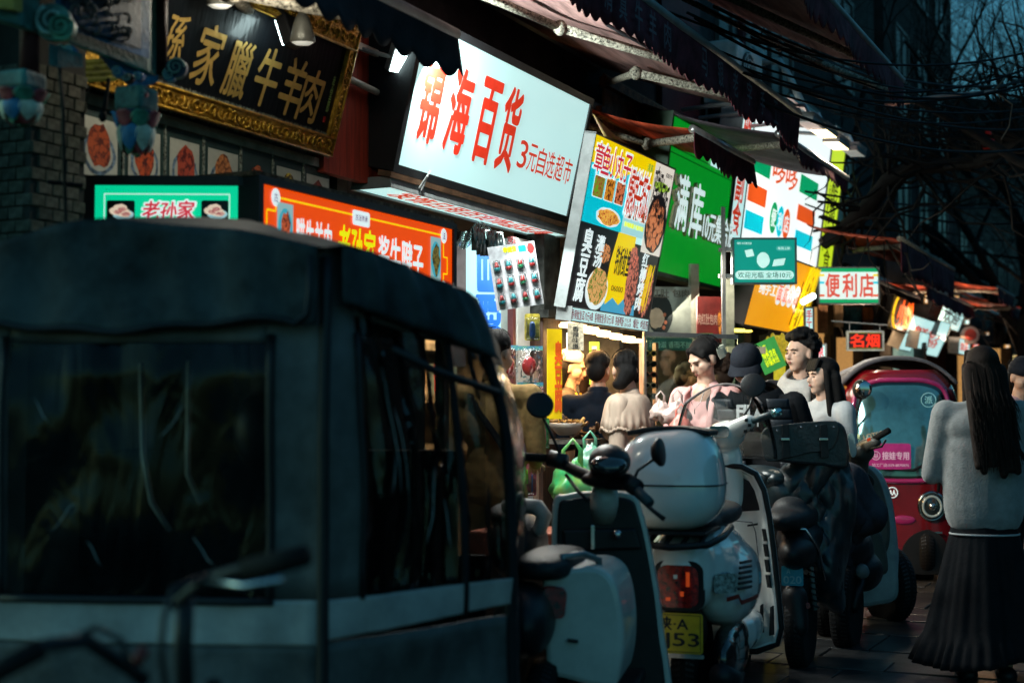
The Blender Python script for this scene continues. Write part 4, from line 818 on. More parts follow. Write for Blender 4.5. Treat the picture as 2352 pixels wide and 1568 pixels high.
big = awning('largest awning, pinkish canvas with dark lettered valance, above the white and food signs', sE - 4.6, sE, 1.5, zE, .33, .26, FAB1, VALM, [(ch, ax(px, py)) for ch, px, py in (('清', 1365, -30), ('真', 1400, 0), ('牛', 1437, 25), ('羊', 1470, 50), ('肉', 1505, 85), ('马', 1592, 145), ('银', 1630, 175), ('老', 1665, 195), ('字', 1698, 215), ('手', 1729, 235), ('工', 1760, 255))], arms=((.5, 2.2, 3.4), (4.55, 3.4, 4.2)))
# seen from close by: near black awning in front of the plaque and the white sign
sR, zR = F(1046, 80, 1.05)
awning('near black awning whose torn edge hides the corner of the big white sign', sR - 2.6, sR, 1.05, zR, .3, .2, FABD, FABD, tooth=.16, td=.05, arms=((2.5, 1.7, 2.4),))
s3, z3 = F(1590, 296, 1.0); s3b, _ = F(1728, 374, 1.0)
awning('red canvas awning with short dark valance in front of the green sign', s3, s3b, 1.0, z3, .33, .2, FAB2, VALM, tooth=.13, td=.04, arms=((.1, .5, .15),), bar=ALU)
s4, z4 = F(1787, 306, 1.25); s4b, _ = F(1945, 415, 1.25)
awning('mauve canvas awning with a dark toothed valance in front of the striped sign', s4, s4b, 1.25, z4, .33, .13, FAB3, VALM, tooth=.12, td=.04, arms=((.1, .8, .3),), bar=ALU)
s5, z5 = F(1905, 0, 2.0); s5b, _ = F(2072, 208, 2.0)
awning('high upper awning with saw toothed valance among the cables', s5 - 1.2, s5b, 2.0, z5, .55, .22, FAB1, VALM, tooth=.14, td=.06, arms=((1.0, 2.0, 3.0), (3.2, 3.6, 4.2)), o0=.1)
s6, z6 = F(2066, 548, 1.3); s6b, _ = F(2190, 640, 1.3)
awning('rust orange awning past the acid yellow panel', s6, s6b, 1.3, z6, .25, .35, FAB2, VALM, tooth=.2, td=.03, arms=((.2, 1.0, .4),), bar=ARMM)
s7, z7 = F(2126, 655, 1.0); s7b, _ = F(2232, 703, 1.0)
awning('far dull brown awning near the end of the row', s7, s7b, 1.0, z7, .25, .2, FAB2, VALM, tooth=.3, td=.03, arms=((.2, 1.0, .4),))
s8, z8 = F(2000, 640, .9); s8b, _ = F(2110, 715, .9)
awning('dark brown lower awning above the glowing orange letters', s8, s8b, .9, z8, .2, .1, WALLR, WALLR, tooth=.3, td=.02)
rx = random.Random(21)
for k, (sa_, sb_, zz_, oo_, lab_) in enumerate(((14.6, 16.6, 3.1, 1.4, 'rust red awning, first of the far row past the rust orange one'), (17, 19.6, 3.0, 1.3, 'rust red awning, second of the far row, over the slanted sign'), (20, 23, 3.1, 1.5, 'long dull red awning, third of the far row'), (23.5, 27, 3.0, 1.4, 'long dull red awning, last but one of the far row'), (27.5, 33, 2.9, 1.4, 'last dull red awning, nearest the right edge'))):
    awning(lab_, sa_, sb_, oo_, zz_, .28, .22, FAB2, VALM, tooth=.25, td=.05, arms=((.2, .9, .4),), group='far row of rust awnings')
FG = [('warm amber', (1, .45, .08)), ('cool white', (.5, .85, .85)), ('coral red', (.85, .1, .05)), ('pale yellow', (.9, .75, .3)), ('cyan', (.05, .6, .7))]
for k, (px, py, w2, h2, Yf, c) in enumerate(((2120, 700, 16, 26, 19, 0), (2140, 690, 10, 20, 20, 1), (2188, 690, 20, 14, 22, 3), (2232, 800, 24, 12, 24, 2), (2275, 815, 18, 14, 27, 1), (2305, 800, 22, 10, 29, 0), (2325, 830, 20, 16, 30, 3), (2215, 745, 16, 12, 25, 4), (2262, 770, 14, 9, 27, 0), (2340, 790, 12, 8, 32, 1))):
    k_ = Yf / FPX; r = thing('shop_sign', 'small %s lit sign %s' % (FG[c][0], ['left of the cyan panel at the far stalls', 'just left of the far cyan lit panel', 'under the far awning right of the cyan panel', 'above the head of the long haired woman', 'right of the long haired head, lower', 'at the far end between two awnings', 'low by the man cut by the right edge', 'beneath the far round badge', 'between the badge and the right edge', 'highest at the far right end'][k]), 'sign', P(px, py, Yf), RZ - R(35), R(8))
    b = MB(); b.box(0, w2 * k_, 0, .1, 0, h2 * k_); b.build('housing', GREY, r); b = MB(); b.box(.02, w2 * k_ - .02, -.006, -.001, .02, h2 * k_ - .02); b.build('face_panel', LIT('far_sign_%d' % c, FG[c][1], .9), r)
    text(['面', '酒', '甜', '肉', '茶'][k % 5], .3 * w2 * k_, .7 * w2 * k_, .2 * h2 * k_, .8 * h2 * k_, RED if c in (1, 3) else PKW, r, y=-.01)
# brown beam and sheet behind the food sign, lit warm from below
sW, zW = F(1530, 345, .12)
r = thing('signboard_gantry', 'rusty brown beam and board behind the food poster', 'gantry', loc(sW - 1.5, .12, zW), RZ)
b = MB(); b.box(0, 2.6, -.05, 0, -.0, .07); b.build('beam', M('rusty_beam', (.3, .13, .05), .6, bump=.3, var=.4, scale=20), r); b = MB(); b.box(.2, 2.5, .01, .03, -.75, .35); b.build('board', M('tan_board', (.3, .19, .11), .7, var=.3), r); b = MB(); b.box(0, 2.6, -.08, -.03, .22, .28); b.build('beam', MC['rusty_beam'], r)
m = MB(); m.grid(lambda u, v: P(1362 + 60 * u + 25 * v, 262 + 60 * u + 50 * v - 40 * u * v, 9.0 + .5 * u), 6, 6)
mto(m, 'loose_banner', M('loose_banner_print', (.45, .25, .25), .6, var=.8, scale=14, col2=(.5, .45, .05)), 'crumpled scrap of pink and yellow banner above the food poster', 'banner', smooth=True, solid=.003)
# ---- lamps
def emat(nm, col, st): return M(nm, (.8, .8, .8), .5, es=st, ec=col, var=0)
LAMPW = emat('lamp_glow_white', (.75, 1, 1), 14); LAMPY = emat('lamp_glow_warm', (1, .8, .4), 9); STRIP = emat('strip_glow_warm', (1, .62, .25), 7)
def light(nm, kind, at, energy, col, size=.1, rot=None, parent=None, **k):
    l = bpy.data.lights.new(nm, kind); l.energy = energy; l.color = col
    if kind == 'AREA': l.size = size
    elif kind != 'SUN': l.shadow_soft_size = size
    for a, v in k.items(): setattr(l, a, v)
    o = bpy.data.objects.new(nm, l); COL.objects.link(o); o.location = at
    if rot: o.rotation_euler = rot
    return o
pL = P(938, 140, 7.3)
r = thing('flood_lamp', 'dazzling white square flood lamp at the left corner of the big white sign', 'lamp', pL, RZ - .5, .55)
b = MB(); b.box(-.1, .1, .0, .05, -.075, .075); b.build('housing', GREY, r, bevel=.006); b = MB(); b.box(-.092, .092, -.006, -.001, -.068, .068); b.build('lens', LAMPW, r); b = MB(); b.tube([(-.1, .02, 0), (-.3, .1, 0), (-.3, .35, .05)], .012); b.build('arm', GREY, r)
light('lamp_light', 'AREA', pL + Vector((.08, -.12, -.02)), 5, (.75, 1, 1), .2, rot=(R(55), 0, RZ - .5)) if 0 else None
def bulb(px, py, Y, sc_=1, lab=''):
    at = P(px, py, Y); r = thing('wall_lamp', lab, 'lamp', at, 0, R(8), group='bell shaped lamps over the black plaque')
    b = MB(); b.lathe([(.0, .15), (.012, .15), (.016, .11), (.03, .09), (.04, .06), (.05, .02), (.055, -.01), (.05, -.014)], n=24); b.build('reflector', M('ribbed_grey_glass', (.22, .22, .19), .3, .4, bump=.3, bscale=200), r, smooth=True)
    b = MB(); b.lathe([(.0, -.028), (.03, -.025), (.048, -.014), (.05, -.012)], n=20); b.build('lens', emat('bulb_glow', (1, .97, .8), .45), r, smooth=True)
    b = MB(); b.cyl((0, 0, .14), (0, 0, .2), .018); b.tube([(0, 0, .2), (.02, .05, .28), (.0, .3, .4)], .01); b.build('stem', BLK, r)
bulb(695, 90, 6.05, 1, 'grey bell shaped lamp in front of the plaque, below its gilt crest'); bulb(505, 5, 5.7, 1, 'bell shaped lamp cut by the top edge of the photo, over the second gold character')
pk = P(662, 75, 6.2); r = thing('spot_lamp', 'black square spot lamp shining on the plaque behind the bell lamp', 'lamp', pk, RZ, R(-20)); b = MB(); b.box(-.05, .05, -.04, .02, -.07, .07); b.build('housing', BLK, r, bevel=.01); b = MB(); b.box(-.042, .042, .021, .024, -.06, .06); b.build('lens', LAMPW, r); b = MB(); b.tube([(0, -.02, .07), (0, .05, .2), (0, .3, .35)], .01); b.build('arm', BLK, r)
# the spot lamp's own light on the plaque
light('spot_lamp_light', 'SPOT', tuple(pk + Vector((NX, NY, 0)) * .22 + Vector((0, 0, .12))), 38, (.95, 1, .9), .03, rot=(R(70), 0, RZ + pi * 0 + .25), spot_size=R(150), spot_blend=.9)
light('bell_lamp_light', 'POINT', tuple(P(500, 20, 5.5) + Vector((NX, NY, 0)) * .2), 13, (1, .93, .75), .04)
light('flood_lamp_light', 'AREA', tuple(pL + Vector((NX, NY, 0)) * .12 + Vector((DX, DY, 0)) * .05), 45, (.8, 1, .98), .12, rot=Vector((NX * .55 + DX * .8, NY * .55 + DY * .8, .5)).to_track_quat('-Z', 'Y').to_euler())
light('flood_lamp_light', 'AREA', tuple(pL + Vector((NX, NY, 0)) * .14 + Vector((DX, DY, 0)) * .05), 60, (.9, 1, .95), .12, rot=Vector((NX * .4 + DX * .9, NY * .4 + DY * .9, -.5)).to_track_quat('-Z', 'Y').to_euler())
light('soffit_light', 'AREA', tuple(loc(1.2, .28, 2.4)), 14, (.85, 1, .97), .5, rot=(R(12), 0, RZ))
for k, (px, py, on_) in enumerate(((1862, 288, 0), (1893, 307, 1), (1922, 335, 1), (1962, 352, 0))):
    s_, z_ = F(px, py, 1.2)
    r = thing('flood_lamp', ['unlit grey flood lamp, first of the four on arms above the striped sign', 'lit warm flood lamp, second of the four on arms above the striped sign', 'lit warm flood lamp, third of the four on arms above the striped sign', 'dim flood lamp, last of the four on arms above the striped sign'][k], 'lamp', loc(s_, 1.2, z_), RZ, R(4), group='flood lamps on arms')
    b = MB(); b.box(-.2, .2, -.07, .08, 0, .045); b.build('housing', GREY, r, bevel=.01); b = MB()
    for j in range(8): b.box(-.2 + j * .05, -.19 + j * .05, -.08, .1, .045, .07)
    b.build('cooling_fin', GREY, r, kind='stuff'); b = MB(); b.box(-.185, .185, -.06, .07, -.004, -.001); b.build('lens', LAMPY if on_ else emat('lamp_glow_faint', (.8, 1, .9), .1), r)
    b = MB(); b.tube([(0, 0, .05), (0, .05, .16), (0, .6, .2), (0, 1.1, .15)], .018); b.build('arm', ALU, r); b = MB(); b.box(-.3, .3, .1, .13, .17, .2); b.build('cross_bar', ALU, r)
    if on_: light('flood_lamp_light', 'AREA', tuple(loc(s_, 1.15, z_ - .06)), 40, (1, .85, .6), .35, rot=(R(0), 0, RZ))
# lamps of the warm stall and of small shops, plus added fill lights
r = thing('lamp_row', 'row of oval warm ceiling lamps beneath the food poster', 'lamp row', loc(0, 0, 0), RZ)
for k, (px, py) in enumerate(((1316, 748), (1345, 754), (1372, 762), (1400, 769), (1430, 775), (1457, 782), (1300, 744))):
    o_ = [.2, .12, .2, .12, .2, .12, -.1][k]; s_, z_ = F(px, py + 1, o_)
    b = MB(); b.box(s_ - .085, s_ + .085, -o_ - .07, -o_ + .07, z_ - .01, z_ + .012); b.build('lamp_tube', STRIP, r, bevel=.008)
light('stall_light', 'AREA', tuple(loc(2.35, .0, 1.88)), 60, (1, .52, .18), .7, rot=(0, 0, RZ))
light('stall_light', 'AREA', tuple(loc(2.6, -.9, 2.0)), 70, (1, .55, .2), .6, rot=(0, 0, RZ))
light('shop_light', 'AREA', tuple(loc(4.4, -.9, 2.4)), 16, (.95, 1, .8), .8, rot=(0, 0, RZ))
light('doorway_fill', 'AREA', tuple(loc(3.9, .45, 2.3)), 30, (1, .86, .7), .6, rot=Vector((NX, NY, -.8)).to_track_quat('-Z', 'Y').to_euler())  # added fill for sign spill on the people, not a fixture
light('doorway_fill', 'AREA', tuple(loc(2.7, .42, 1.86)), 22, (1, .72, .42), .6, rot=Vector((NX, NY, -.9)).to_track_quat('-Z', 'Y').to_euler())  # added warm fill below the food poster, aimed at the customers
light('sign_spill_fill', 'AREA', tuple(loc(.6, .6, 2.6)), 55, (.95, .97, .9), .8, rot=Vector((NX, NY, -.9)).to_track_quat('-Z', 'Y').to_euler())  # added, stands in for light spilled by the big white sign
light('sign_spill_fill', 'AREA', tuple(loc(6.5, .8, 2.5)), 42, (1, .93, .8), .8, rot=Vector((NX, NY, -.8)).to_track_quat('-Z', 'Y').to_euler())  # added likewise for spill from the striped sign
for s_l, o_l, e_l in ((8.6, .6, 26), (11.5, .6, 26), (15, .7, 30), (19, .7, 30)): light('awning_lamp_light', 'AREA', tuple(loc(s_l, o_l, 2.35)), e_l, (1, .72, .5), .4, rot=(pi + .2, 0, RZ))
for s_l in (12, 16, 20, 26): light('far_shop_light', 'AREA', tuple(loc(s_l, .3, 2.5)), 45, (1, .6, .32), 1, rot=(0, R(15), RZ))
light('shop_light', 'AREA', tuple(loc(.7, -.7, 2.35)), 30, (.95, 1, .95), .8, rot=(0, 0, RZ))
light('far_stall_light', 'AREA', tuple(loc(7.2, -.3, 2.3)), 16, (1, .85, .3), .8, rot=(0, 0, RZ))
light('far_stall_light', 'AREA', tuple(loc(11.5, .2, 2.4)), 25, (1, .6, .3), 1, rot=(0, 0, RZ))
for k in range(6):
    s_, z_ = F(1665 + (k % 3) * 22, 600 + (k // 3) * 14 + (k % 3) * 5, -.6 - .3 * (k % 2)); 
    m = MB(); m.box(-.2, .2, -.03, .03, 0, .02); mto(m, 'ceiling_lamp', emat('ceiling_tube_glow', (.8, 1, .95), 3), 'white ceiling tube lamp inside the shop beneath the teal box sign', 'lamp', loc(s_, -.6 - .3 * (k % 2), z_), RZ, 'ceiling tube lamps in the ten yuan store')
for k, (px, py, Y) in enumerate(((1685, 759, 12.5), (1702, 762, 12.6), (1800, 658, 0))):
    if Y: m = MB(); m.box(-.09, .09, -.04, .04, 0, .015); mto(m, 'ceiling_lamp', emat('yellow_tube_glow', (1, .8, .1), 4), ['yellow tube lamp below the corner of the amber sign', 'second yellow tube lamp below the amber sign, nearer the trunk'][k], 'lamp', P(px, py, Y), .4)
m = MB(); m.tube([P(1845, 693, 13), P(1868, 680, 13.2)], .03, 8); mto(m, 'tube_lamp', emat('tube_glow_white', (.8, 1, .95), 5), 'white tube lamp at the lower right corner of the amber sign', 'lamp')
m = MB(); m.tube([P(1305, 765, 10.6), P(1306, 840, 10.6)], .012, 8); mto(m, 'tube_lamp', emat('tube_glow_white', (.8, 1, .95), 5), 'upright thin white tube lamp behind the yellow banner of the food stall', 'lamp')
# ================================================================ PEOPLE
SKIN = M('skin', (.42, .23, .15), .5, var=.02, scale=15); SKIN2 = M('skin_fair', (.54, .33, .24), .5, var=.02, scale=15)
HAIR = M('black_hair', (.007, .006, .006), .62, bump=.5, bscale=160, stretch=(3, 3, .25)); HAIRB = M('dark_brown_hair', (.02, .01, .006), .62, bump=.5, bscale=160, stretch=(3, 3, .25))
EYE = M('dark_eye', (.01, .01, .01), .2); LIP = M('lip', (.3, .07, .06), .45); BROW = M('brow', (.015, .01, .008), .8)
def rotz(p, a): return Vector((p[0] * cos(a) - p[1] * sin(a), p[0] * sin(a) + p[1] * cos(a), p[2]))
def person(label, at, face, h=1.68, head=(0, 0), skin=SKIN, hair=HAIR, style='short', top=None, bottom=None, arms=None, lean=(0, 0), female=False, fat=1.0, top_len=.0, legs=True, hands=True, boxy=False, sleeve=1.0, neckline=0, group=None, voxel=.014, shoes=True):
    """front of the figure looks along local -y; face = yaw of the body, head = (yaw, pitch) of the head on the neck"""
    r = thing('person', label, 'person', at, face, group=group); k = h / 1.7
    q = lambda x, y, z: Vector((x * k + lean[0] * max(0, z - .9) / .6, y * k + lean[1] * max(0, z - .9) / .6, z * k))
    sw = (.165 if female else .195) * fat
    A = arms or {}
    def arm(sd):
        S_ = q(sd * sw, .0, 1.37); E_ = q(*(A.get('elL' if sd < 0 else 'elR', (sd * (sw + .06), .03, 1.08)))); W_ = q(*(A.get('haL' if sd < 0 else 'haR', (sd * (sw + .05), -.04, .83)))); return S_, E_, W_
    # body: one continuous skin surface
    b = MB()
    b.cap(q(0, .02, 1.36), q(0, .0, 1.5), .062 * k, .052 * k); b.cap(q(0, .01, 1.0), q(0, .01, 1.28), .085 * k, .085 * k); b.cap(q(-sw * .8, .01, 1.35), q(sw * .8, .01, 1.35), .05 * k, .05 * k)
    b.ell(q(0, 0, .94), (.12 * k, .085 * k, .12 * k))
    for sd in (-1, 1):
        S_, E_, W_ = arm(sd); b.cap(S_, E_, .045 * k, .035 * k); b.cap(E_, W_, .035 * k, .024 * k)
        if legs: b.cap(q(sd * .085, 0, .88), q(sd * .09, -.01, .48), .075 * k, .052 * k); b.cap(q(sd * .09, -.01, .48), q(sd * .095, .02, .09), .05 * k, .035 * k); b.cap(q(sd * .095, .03, .05), q(sd * .1, -.13, .035), .04 * k, .03 * k)
    body = b
    # head
    hc = q(0, -.02, 1.6); hc = Vector((hc.x, hc.y, h - .115 * k))
    hm = Matrix.Translation(hc) @ Euler((head[1], 0, head[0])).to_matrix().to_4x4()
    f = MB(); f.x = hm; K = k
    f.ell((0, .012 * K, .03 * K), (.073 * K, .092 * K, .085 * K), nu=24, nv=16); f.ell((0, -.022 * K, -.035 * K), (.055 * K, .062 * K, .07 * K)); [f.ell((sd * .036 * K, -.034 * K, -.024 * K), (.034 * K, .042 * K, .044 * K)) for sd in (-1, 1)]; f.ell((0, -.052 * K, -.085 * K), (.028 * K, .024 * K, .022 * K))
    f.ell((0, -.07 * K, .028 * K), (.05 * K, .018 * K, .014 * K)); f.cap((0, -.078 * K, .012 * K), (0, -.098 * K, -.022 * K), .008 * K, .013 * K, 8); f.ell((0, -.084 * K, -.027 * K), (.017 * K, .012 * K, .009 * K))
    f.ell((0, -.08 * K, -.052 * K), (.022 * K, .01 * K, .009 * K), nu=12, nv=8)
    for sd in (-1, 1): f.ell((sd * .04 * K, -.06 * K, -.012 * K), (.022 * K, .02 * K, .02 * K)); f.ell((sd * .074 * K, .012 * K, -.005 * K), (.01 * K, .02 * K, .032 * K), nu=10, nv=8)
    body.x = Matrix(); body.v += f.v and []; off = len(body.v); body.v += f.v; body.f += [[i + off for i in ff] for ff in f.f]; body.m += f.m
    bo = body.build('body', skin, r, voxel=.0075, sm=3)
    for sd in (-1, 1):
        e = MB(); e.x = hm; e.ell((sd * .031 * K, -.0775 * K, .004 * K), (.0125 * K, .005 * K, .0045 * K), nu=10, nv=6); e.build('eye', EYE, r, smooth=True)
        e = MB(); e.x = hm; e.tube([(sd * .014 * K, -.085 * K, .023 * K), (sd * .032 * K, -.086 * K, .028 * K), (sd * .048 * K, -.076 * K, .022 * K)], .0033 * K, 6); e.build('eyebrow', BROW, r)
    e = MB(); e.x = hm; e.ell((0, -.0885 * K, -.049 * K), (.018 * K, .005 * K, .004 * K), nu=10, nv=6); e.ell((0, -.087 * K, -.056 * K), (.015 * K, .006 * K, .0045 * K), nu=10, nv=6); e.build('mouth', LIP, r, smooth=True)
    # hair
    g = MB(); g.x = hm; rnd = random.Random(label)
    if style != 'none':
        g.ell((0, .03 * K, .058 * K), (.083 * K, .094 * K, .078 * K), rot=(-.3, 0, 0)); g.ell((0, .065 * K, -.0 * K), (.066 * K, .06 * K, .08 * K))
    if style == 'short':
        for _ in range(60):
            a = rnd.uniform(0, 2 * pi); e_ = rnd.uniform(.0, 1.5)
            if sin(a) < -.2 and e_ < .75: continue
            g.ell((.078 * K * cos(a) * cos(e_), (.02 + .09 * sin(a) * cos(e_)) * K, (.04 + .084 * sin(e_)) * K), (.014 * K, .014 * K, .012 * K), nu=8, nv=6)
    if style == 'mop':
        for _ in range(150):
            a = rnd.uniform(0, 2 * pi); e_ = rnd.uniform(-.2, 1.5)
            if sin(a) < -.3 and e_ < .45: continue
            q_ = rnd.uniform(.95, 1.14); g.ell((.092 * K * cos(a) * cos(e_) * q_, (.02 + .105 * sin(a) * cos(e_) * q_) * K, (.045 + .1 * sin(e_) * q_) * K), (.018 * K, .018 * K, .016 * K), rot=(rnd.uniform(-1, 1), rnd.uniform(-1, 1), 0), nu=8, nv=6)
    if style in ('bun', 'tail', 'clip'):
        g.ell((-.0, .1 * K, .0 if style != 'bun' else .02 * K), (.045 * K, .04 * K, .045 * K))
        if style == 'tail': g.cap((0, .115 * K, .01 * K), (0, .12 * K, -.2 * K), .035 * K, .015 * K)
        for sd in (-1, 1): g.cap((sd * .066 * K, -.03 * K, .06 * K), (sd * .074 * K, -.015 * K, -.0 * K), .013 * K, .009 * K); g.cap((sd * .02 * K, -.062 * K, .09 * K), (sd * .066 * K, -.045 * K, .04 * K), .02 * K, .012 * K)
    if style == 'lowbun': g.ell((.045 * K, .075 * K, -.09 * K), (.05 * K, .045 * K, .04 * K)); g.cap((-.07 * K, .0, .02 * K), (-.07 * K, .02 * K, -.06 * K), .02 * K, .02 * K); g.cap((.0, .07 * K, -.02 * K), (.03 * K, .08 * K, -.07 * K), .07 * K, .05 * K)
    if style in ('long', 'verylong'):
        L = .36 if style == 'long' else .5
        for x_ in (-.075, -.05, -.02, .02, .05, .075): g.cap((x_ * K, (.05 + .03 * (1 - abs(x_) / .08)) * K, 0), (x_ * 1.35 * K, ((.085 if style == 'long' else .17) + rnd.uniform(-.01, .02)) * K, -(L + rnd.uniform(-.05, .04)) * K), .04 * K, .02 * K)
        for sd in (-1, 1): g.cap((sd * .076 * K, -.01 * K, .03 * K), (sd * .09 * K, .01 * K, -.28 * K), .022 * K, .02 * K)
        for x_ in (-.05, -.025, 0, .025, .05): g.cap((x_ * K, -.05 * K, .11 * K), (x_ * 1.1 * K, -.084 * K, .04 * K), .016 * K, .008 * K)
    if style == 'bob': g.cap((-.05 * K, .05 * K, 0), (-.05 * K, .06 * K, -.12 * K), .05 * K, .04 * K); g.cap((.05 * K, .05 * K, 0), (.05 * K, .06 * K, -.12 * K), .05 * K, .04 * K)
    if style != 'none':
        ho = g.build('hair', hair, r, voxel=.008, sm=2)
        st = MB(); st.x = hm
        n = 420 if style in ('long', 'verylong') else 45
        for _ in range(n):
            a = rnd.uniform(0, pi) if style not in ('mop', 'short') else rnd.uniform(-pi, pi); sx_, sy_ = .078 * cos(a), .03 + .07 * sin(a)
            if style in ('long', 'verylong'): z1 = -rnd.uniform(.2, L + .03); q0 = (sx_ * K, sy_ * K, .05 * K); q1 = (sx_ * 1.25 * K, (sy_ + (.03 if style == 'long' else .07)) * K, z1 * .5 * K); q2 = ((sx_ * 1.35 + rnd.uniform(-.015, .015)) * K, ((.1 if style == 'long' else .185) + rnd.uniform(-.02, .03)) * K, z1 * K)
            else:
                e0 = rnd.uniform(.2, 1.5); rr_ = (1.04 if style != 'mop' else 1.2) + rnd.uniform(0, .05); dm = lambda e_: (.085 * rr_ * cos(a) * cos(e_) * K, (.03 + .098 * rr_ * sin(a) * cos(e_)) * K, (.055 + .082 * rr_ * sin(e_)) * K)
                if sin(a) < -.2: e0 = max(e0, 1.0)
                q0, q1, q2 = dm(e0), dm(e0 - .25), dm(e0 - .45)
            if 0: q0 = (sx_ * .9 * K, (sy_ * .95) * K, .08 * K); d_ = rnd.uniform(.01, .035 if style == 'mop' else .018); q1 = ((sx_ * 1.12) * K, sy_ * 1.1 * K, (.1 + rnd.uniform(-.08, .04)) * K); q2 = ((sx_ * (1.15 + d_ * 8)) * K, sy_ * (1.12 + d_ * 6) * K, (.09 + rnd.uniform(-.1, .05)) * K)
            st.tube([q0, q1, q2] if style not in ('long', 'verylong') else [Vector(q0).lerp(Vector(q1), t_) + Vector((rnd.uniform(-.006, .006), .004, 0)) for t_ in (0, .5)] + [Vector(q1), Vector(q1).lerp(Vector(q2), .5) + Vector((rnd.uniform(-.012, .012), .006, 0)), Vector(q2)], .0022 if style not in ('long', 'verylong') else [.003, .003, .0028, .0022, .001], 3)
        st.build('loose_strand', hair, ho, kind='stuff')
    # clothes
    if top:
        b = MB(); e = .016 * k; fz = .11 if not female else .1
        zb = .82 - top_len
        b.ell(q(0, .01, 1.22), (sw * .93, .12 * fat * k, .17 * k), e=.85); b.ell(q(0, .01, 1.05), (.155 * fat * k, .112 * fat * k, .17 * k)); b.ell(q(0, .0, .93), (.168 * fat * k, .125 * fat * k, (.95 - zb) * k), e2=.4)
        b.cap(q(-sw * .85, .01, 1.365), q(sw * .85, .01, 1.365), .068 * k, .068 * k); b.cap(q(-.05, .01, 1.4), q(.05, .01, 1.4), .058 * k, .058 * k); b.cap(q(0, .02, 1.38), q(0, .02, 1.425), .075 * k, .07 * k)
        if female: b.ell(q(-.075, -.085, 1.2), (.07 * k, .06 * k, .065 * k)); b.ell(q(.075, -.085, 1.2), (.07 * k, .06 * k, .065 * k))
        if boxy: b.ell(q(0, .01, 1.04), (.205 * k, .14 * k, .29 * k), e2=.5); b.ell(q(0, .03, 1.3), (.2 * k, .12 * k, .12 * k))
        for sd in (-1, 1):
            S_, E_, W_ = arm(sd); W2 = E_.lerp(W_, min(1, sleeve)); b.cap(S_, E_, .068 * k * fat, .052 * k * fat)
            if sleeve > 0: b.cap(E_, W2, .052 * k * fat, .038 * k)
            for _ in range(5): t = rnd.uniform(.2, .95); c = S_.lerp(E_, t); b.ell(c, (.056 * k, .056 * k, .012 * k), rot=(rnd.uniform(-.5, .5), rnd.uniform(-.5, .5), 0), nu=12, nv=6)
        for _ in range(8): b.cap(q(rnd.uniform(-.13, .13), .088 * rnd.choice((-1, 1)), rnd.uniform(.95, 1.25)), q(rnd.uniform(-.14, .14), .088 * rnd.choice((-1, 1)), rnd.uniform(.95, 1.25)), .012 * k, .012 * k, 6)
        to = b.build('top', top, r, voxel=voxel, sm=3)
    if bottom:
        b = MB(); b.ell(q(0, 0, .93), (.165 * k, .115 * k, .1 * k))
        for sd in (-1, 1): b.cap(q(sd * .085, 0, .88), q(sd * .09, -.01, .48), .092 * k, .07 * k); b.cap(q(sd * .09, -.01, .48), q(sd * .095, .02, .12), .07 * k, .058 * k)
        b.build('trousers', bottom, r, voxel=.016, sm=2)
    if shoes:
        for sd in (-1, 1): b = MB(); b.cap(q(sd * .095, .05, .05), q(sd * .1, -.13, .04), .05 * k, .042 * k); b.build('shoe', BLKP, r, smooth=True)
    if hands:
        for sd in (-1, 1):
            S_, E_, W_ = arm(sd); d_ = (W_ - E_).normalized(); sid = d_.cross(Vector((0, 0, 1))); sid = sid.normalized() if sid.length > .1 else Vector((1, 0, 0)); up = sid.cross(d_)
            b = MB(); c = W_ + d_ * .045 * k
            b.cap(W_, W_ + d_ * .02, .022 * k, .025 * k, 8); b.cap(W_ + d_ * .03 - sid * .016, W_ + d_ * .075 * k - sid * .022, .014, .012, 8); b.cap(W_ + d_ * .03 + sid * .016, W_ + d_ * .075 * k + sid * .022, .014, .012, 8); b.cap(W_ + d_ * .02, W_ + d_ * .08 * k, .015, .013, 8)
            for i, (o_, l_) in enumerate(((-.03, .055), (-.01, .07), (.01, .066), (.03, .05))):
                k0 = c + d_ * .032 + sid * o_ * .9; k1 = k0 + d_ * l_ * .5 - up * .008; k2 = k1 + d_ * l_ * .35 - up * .024; b.cap(k0, k1, .0085, .008, 6); b.cap(k1, k2, .008, .007, 6)
            t0 = c - sid * .028 * sd; t1 = t0 + d_ * .02 - sid * .022 * sd - up * .012; b.cap(t0, t1, .01, .009, 6); b.cap(t1, t1 + d_ * .025 - up * .012, .009, .0075, 6)
            b.build('hand', skin, r, voxel=.004, sm=1)
    r['hm'] = 0; del r['hm']; return r, q, hm, k
def at_(px, Y): p = P(px, 940, Y); p.z = 0; return p
def hgt(py, Y): return P(0, py, Y).z
KHA = M('khaki_cotton', (.34, .21, .08), .85, bump=.8, var=.25, scale=8, bscale=12); NAVY = M('navy_knit', (.008, .014, .026), .85, bump=.6, bscale=14); BEI = M('beige_rib_knit', (.5, .38, .3), .8, bump=.4, bscale=90, var=.08, stretch=(3, 3, .1)); PNK = M('pink_cotton', (.68, .36, .34), .8, bump=.9, bscale=13, var=.1)
BLKC = M('black_cotton', (.007, .008, .01), .85, bump=.8, bscale=14); JEAN = M('dark_denim', (.02, .025, .035), .9, bump=.3); GRYK = M('grey_wool_knit', (.28, .28, .27), .95, bump=.3, bscale=120, var=.12, scale=18, sheen=.3)
WCOT = M('white_cotton', (.5, .5, .5), .85, bump=.2, var=.1); HOOD = M('grey_cream_fleece', (.5, .47, .44), .9, bump=.9, bscale=14)
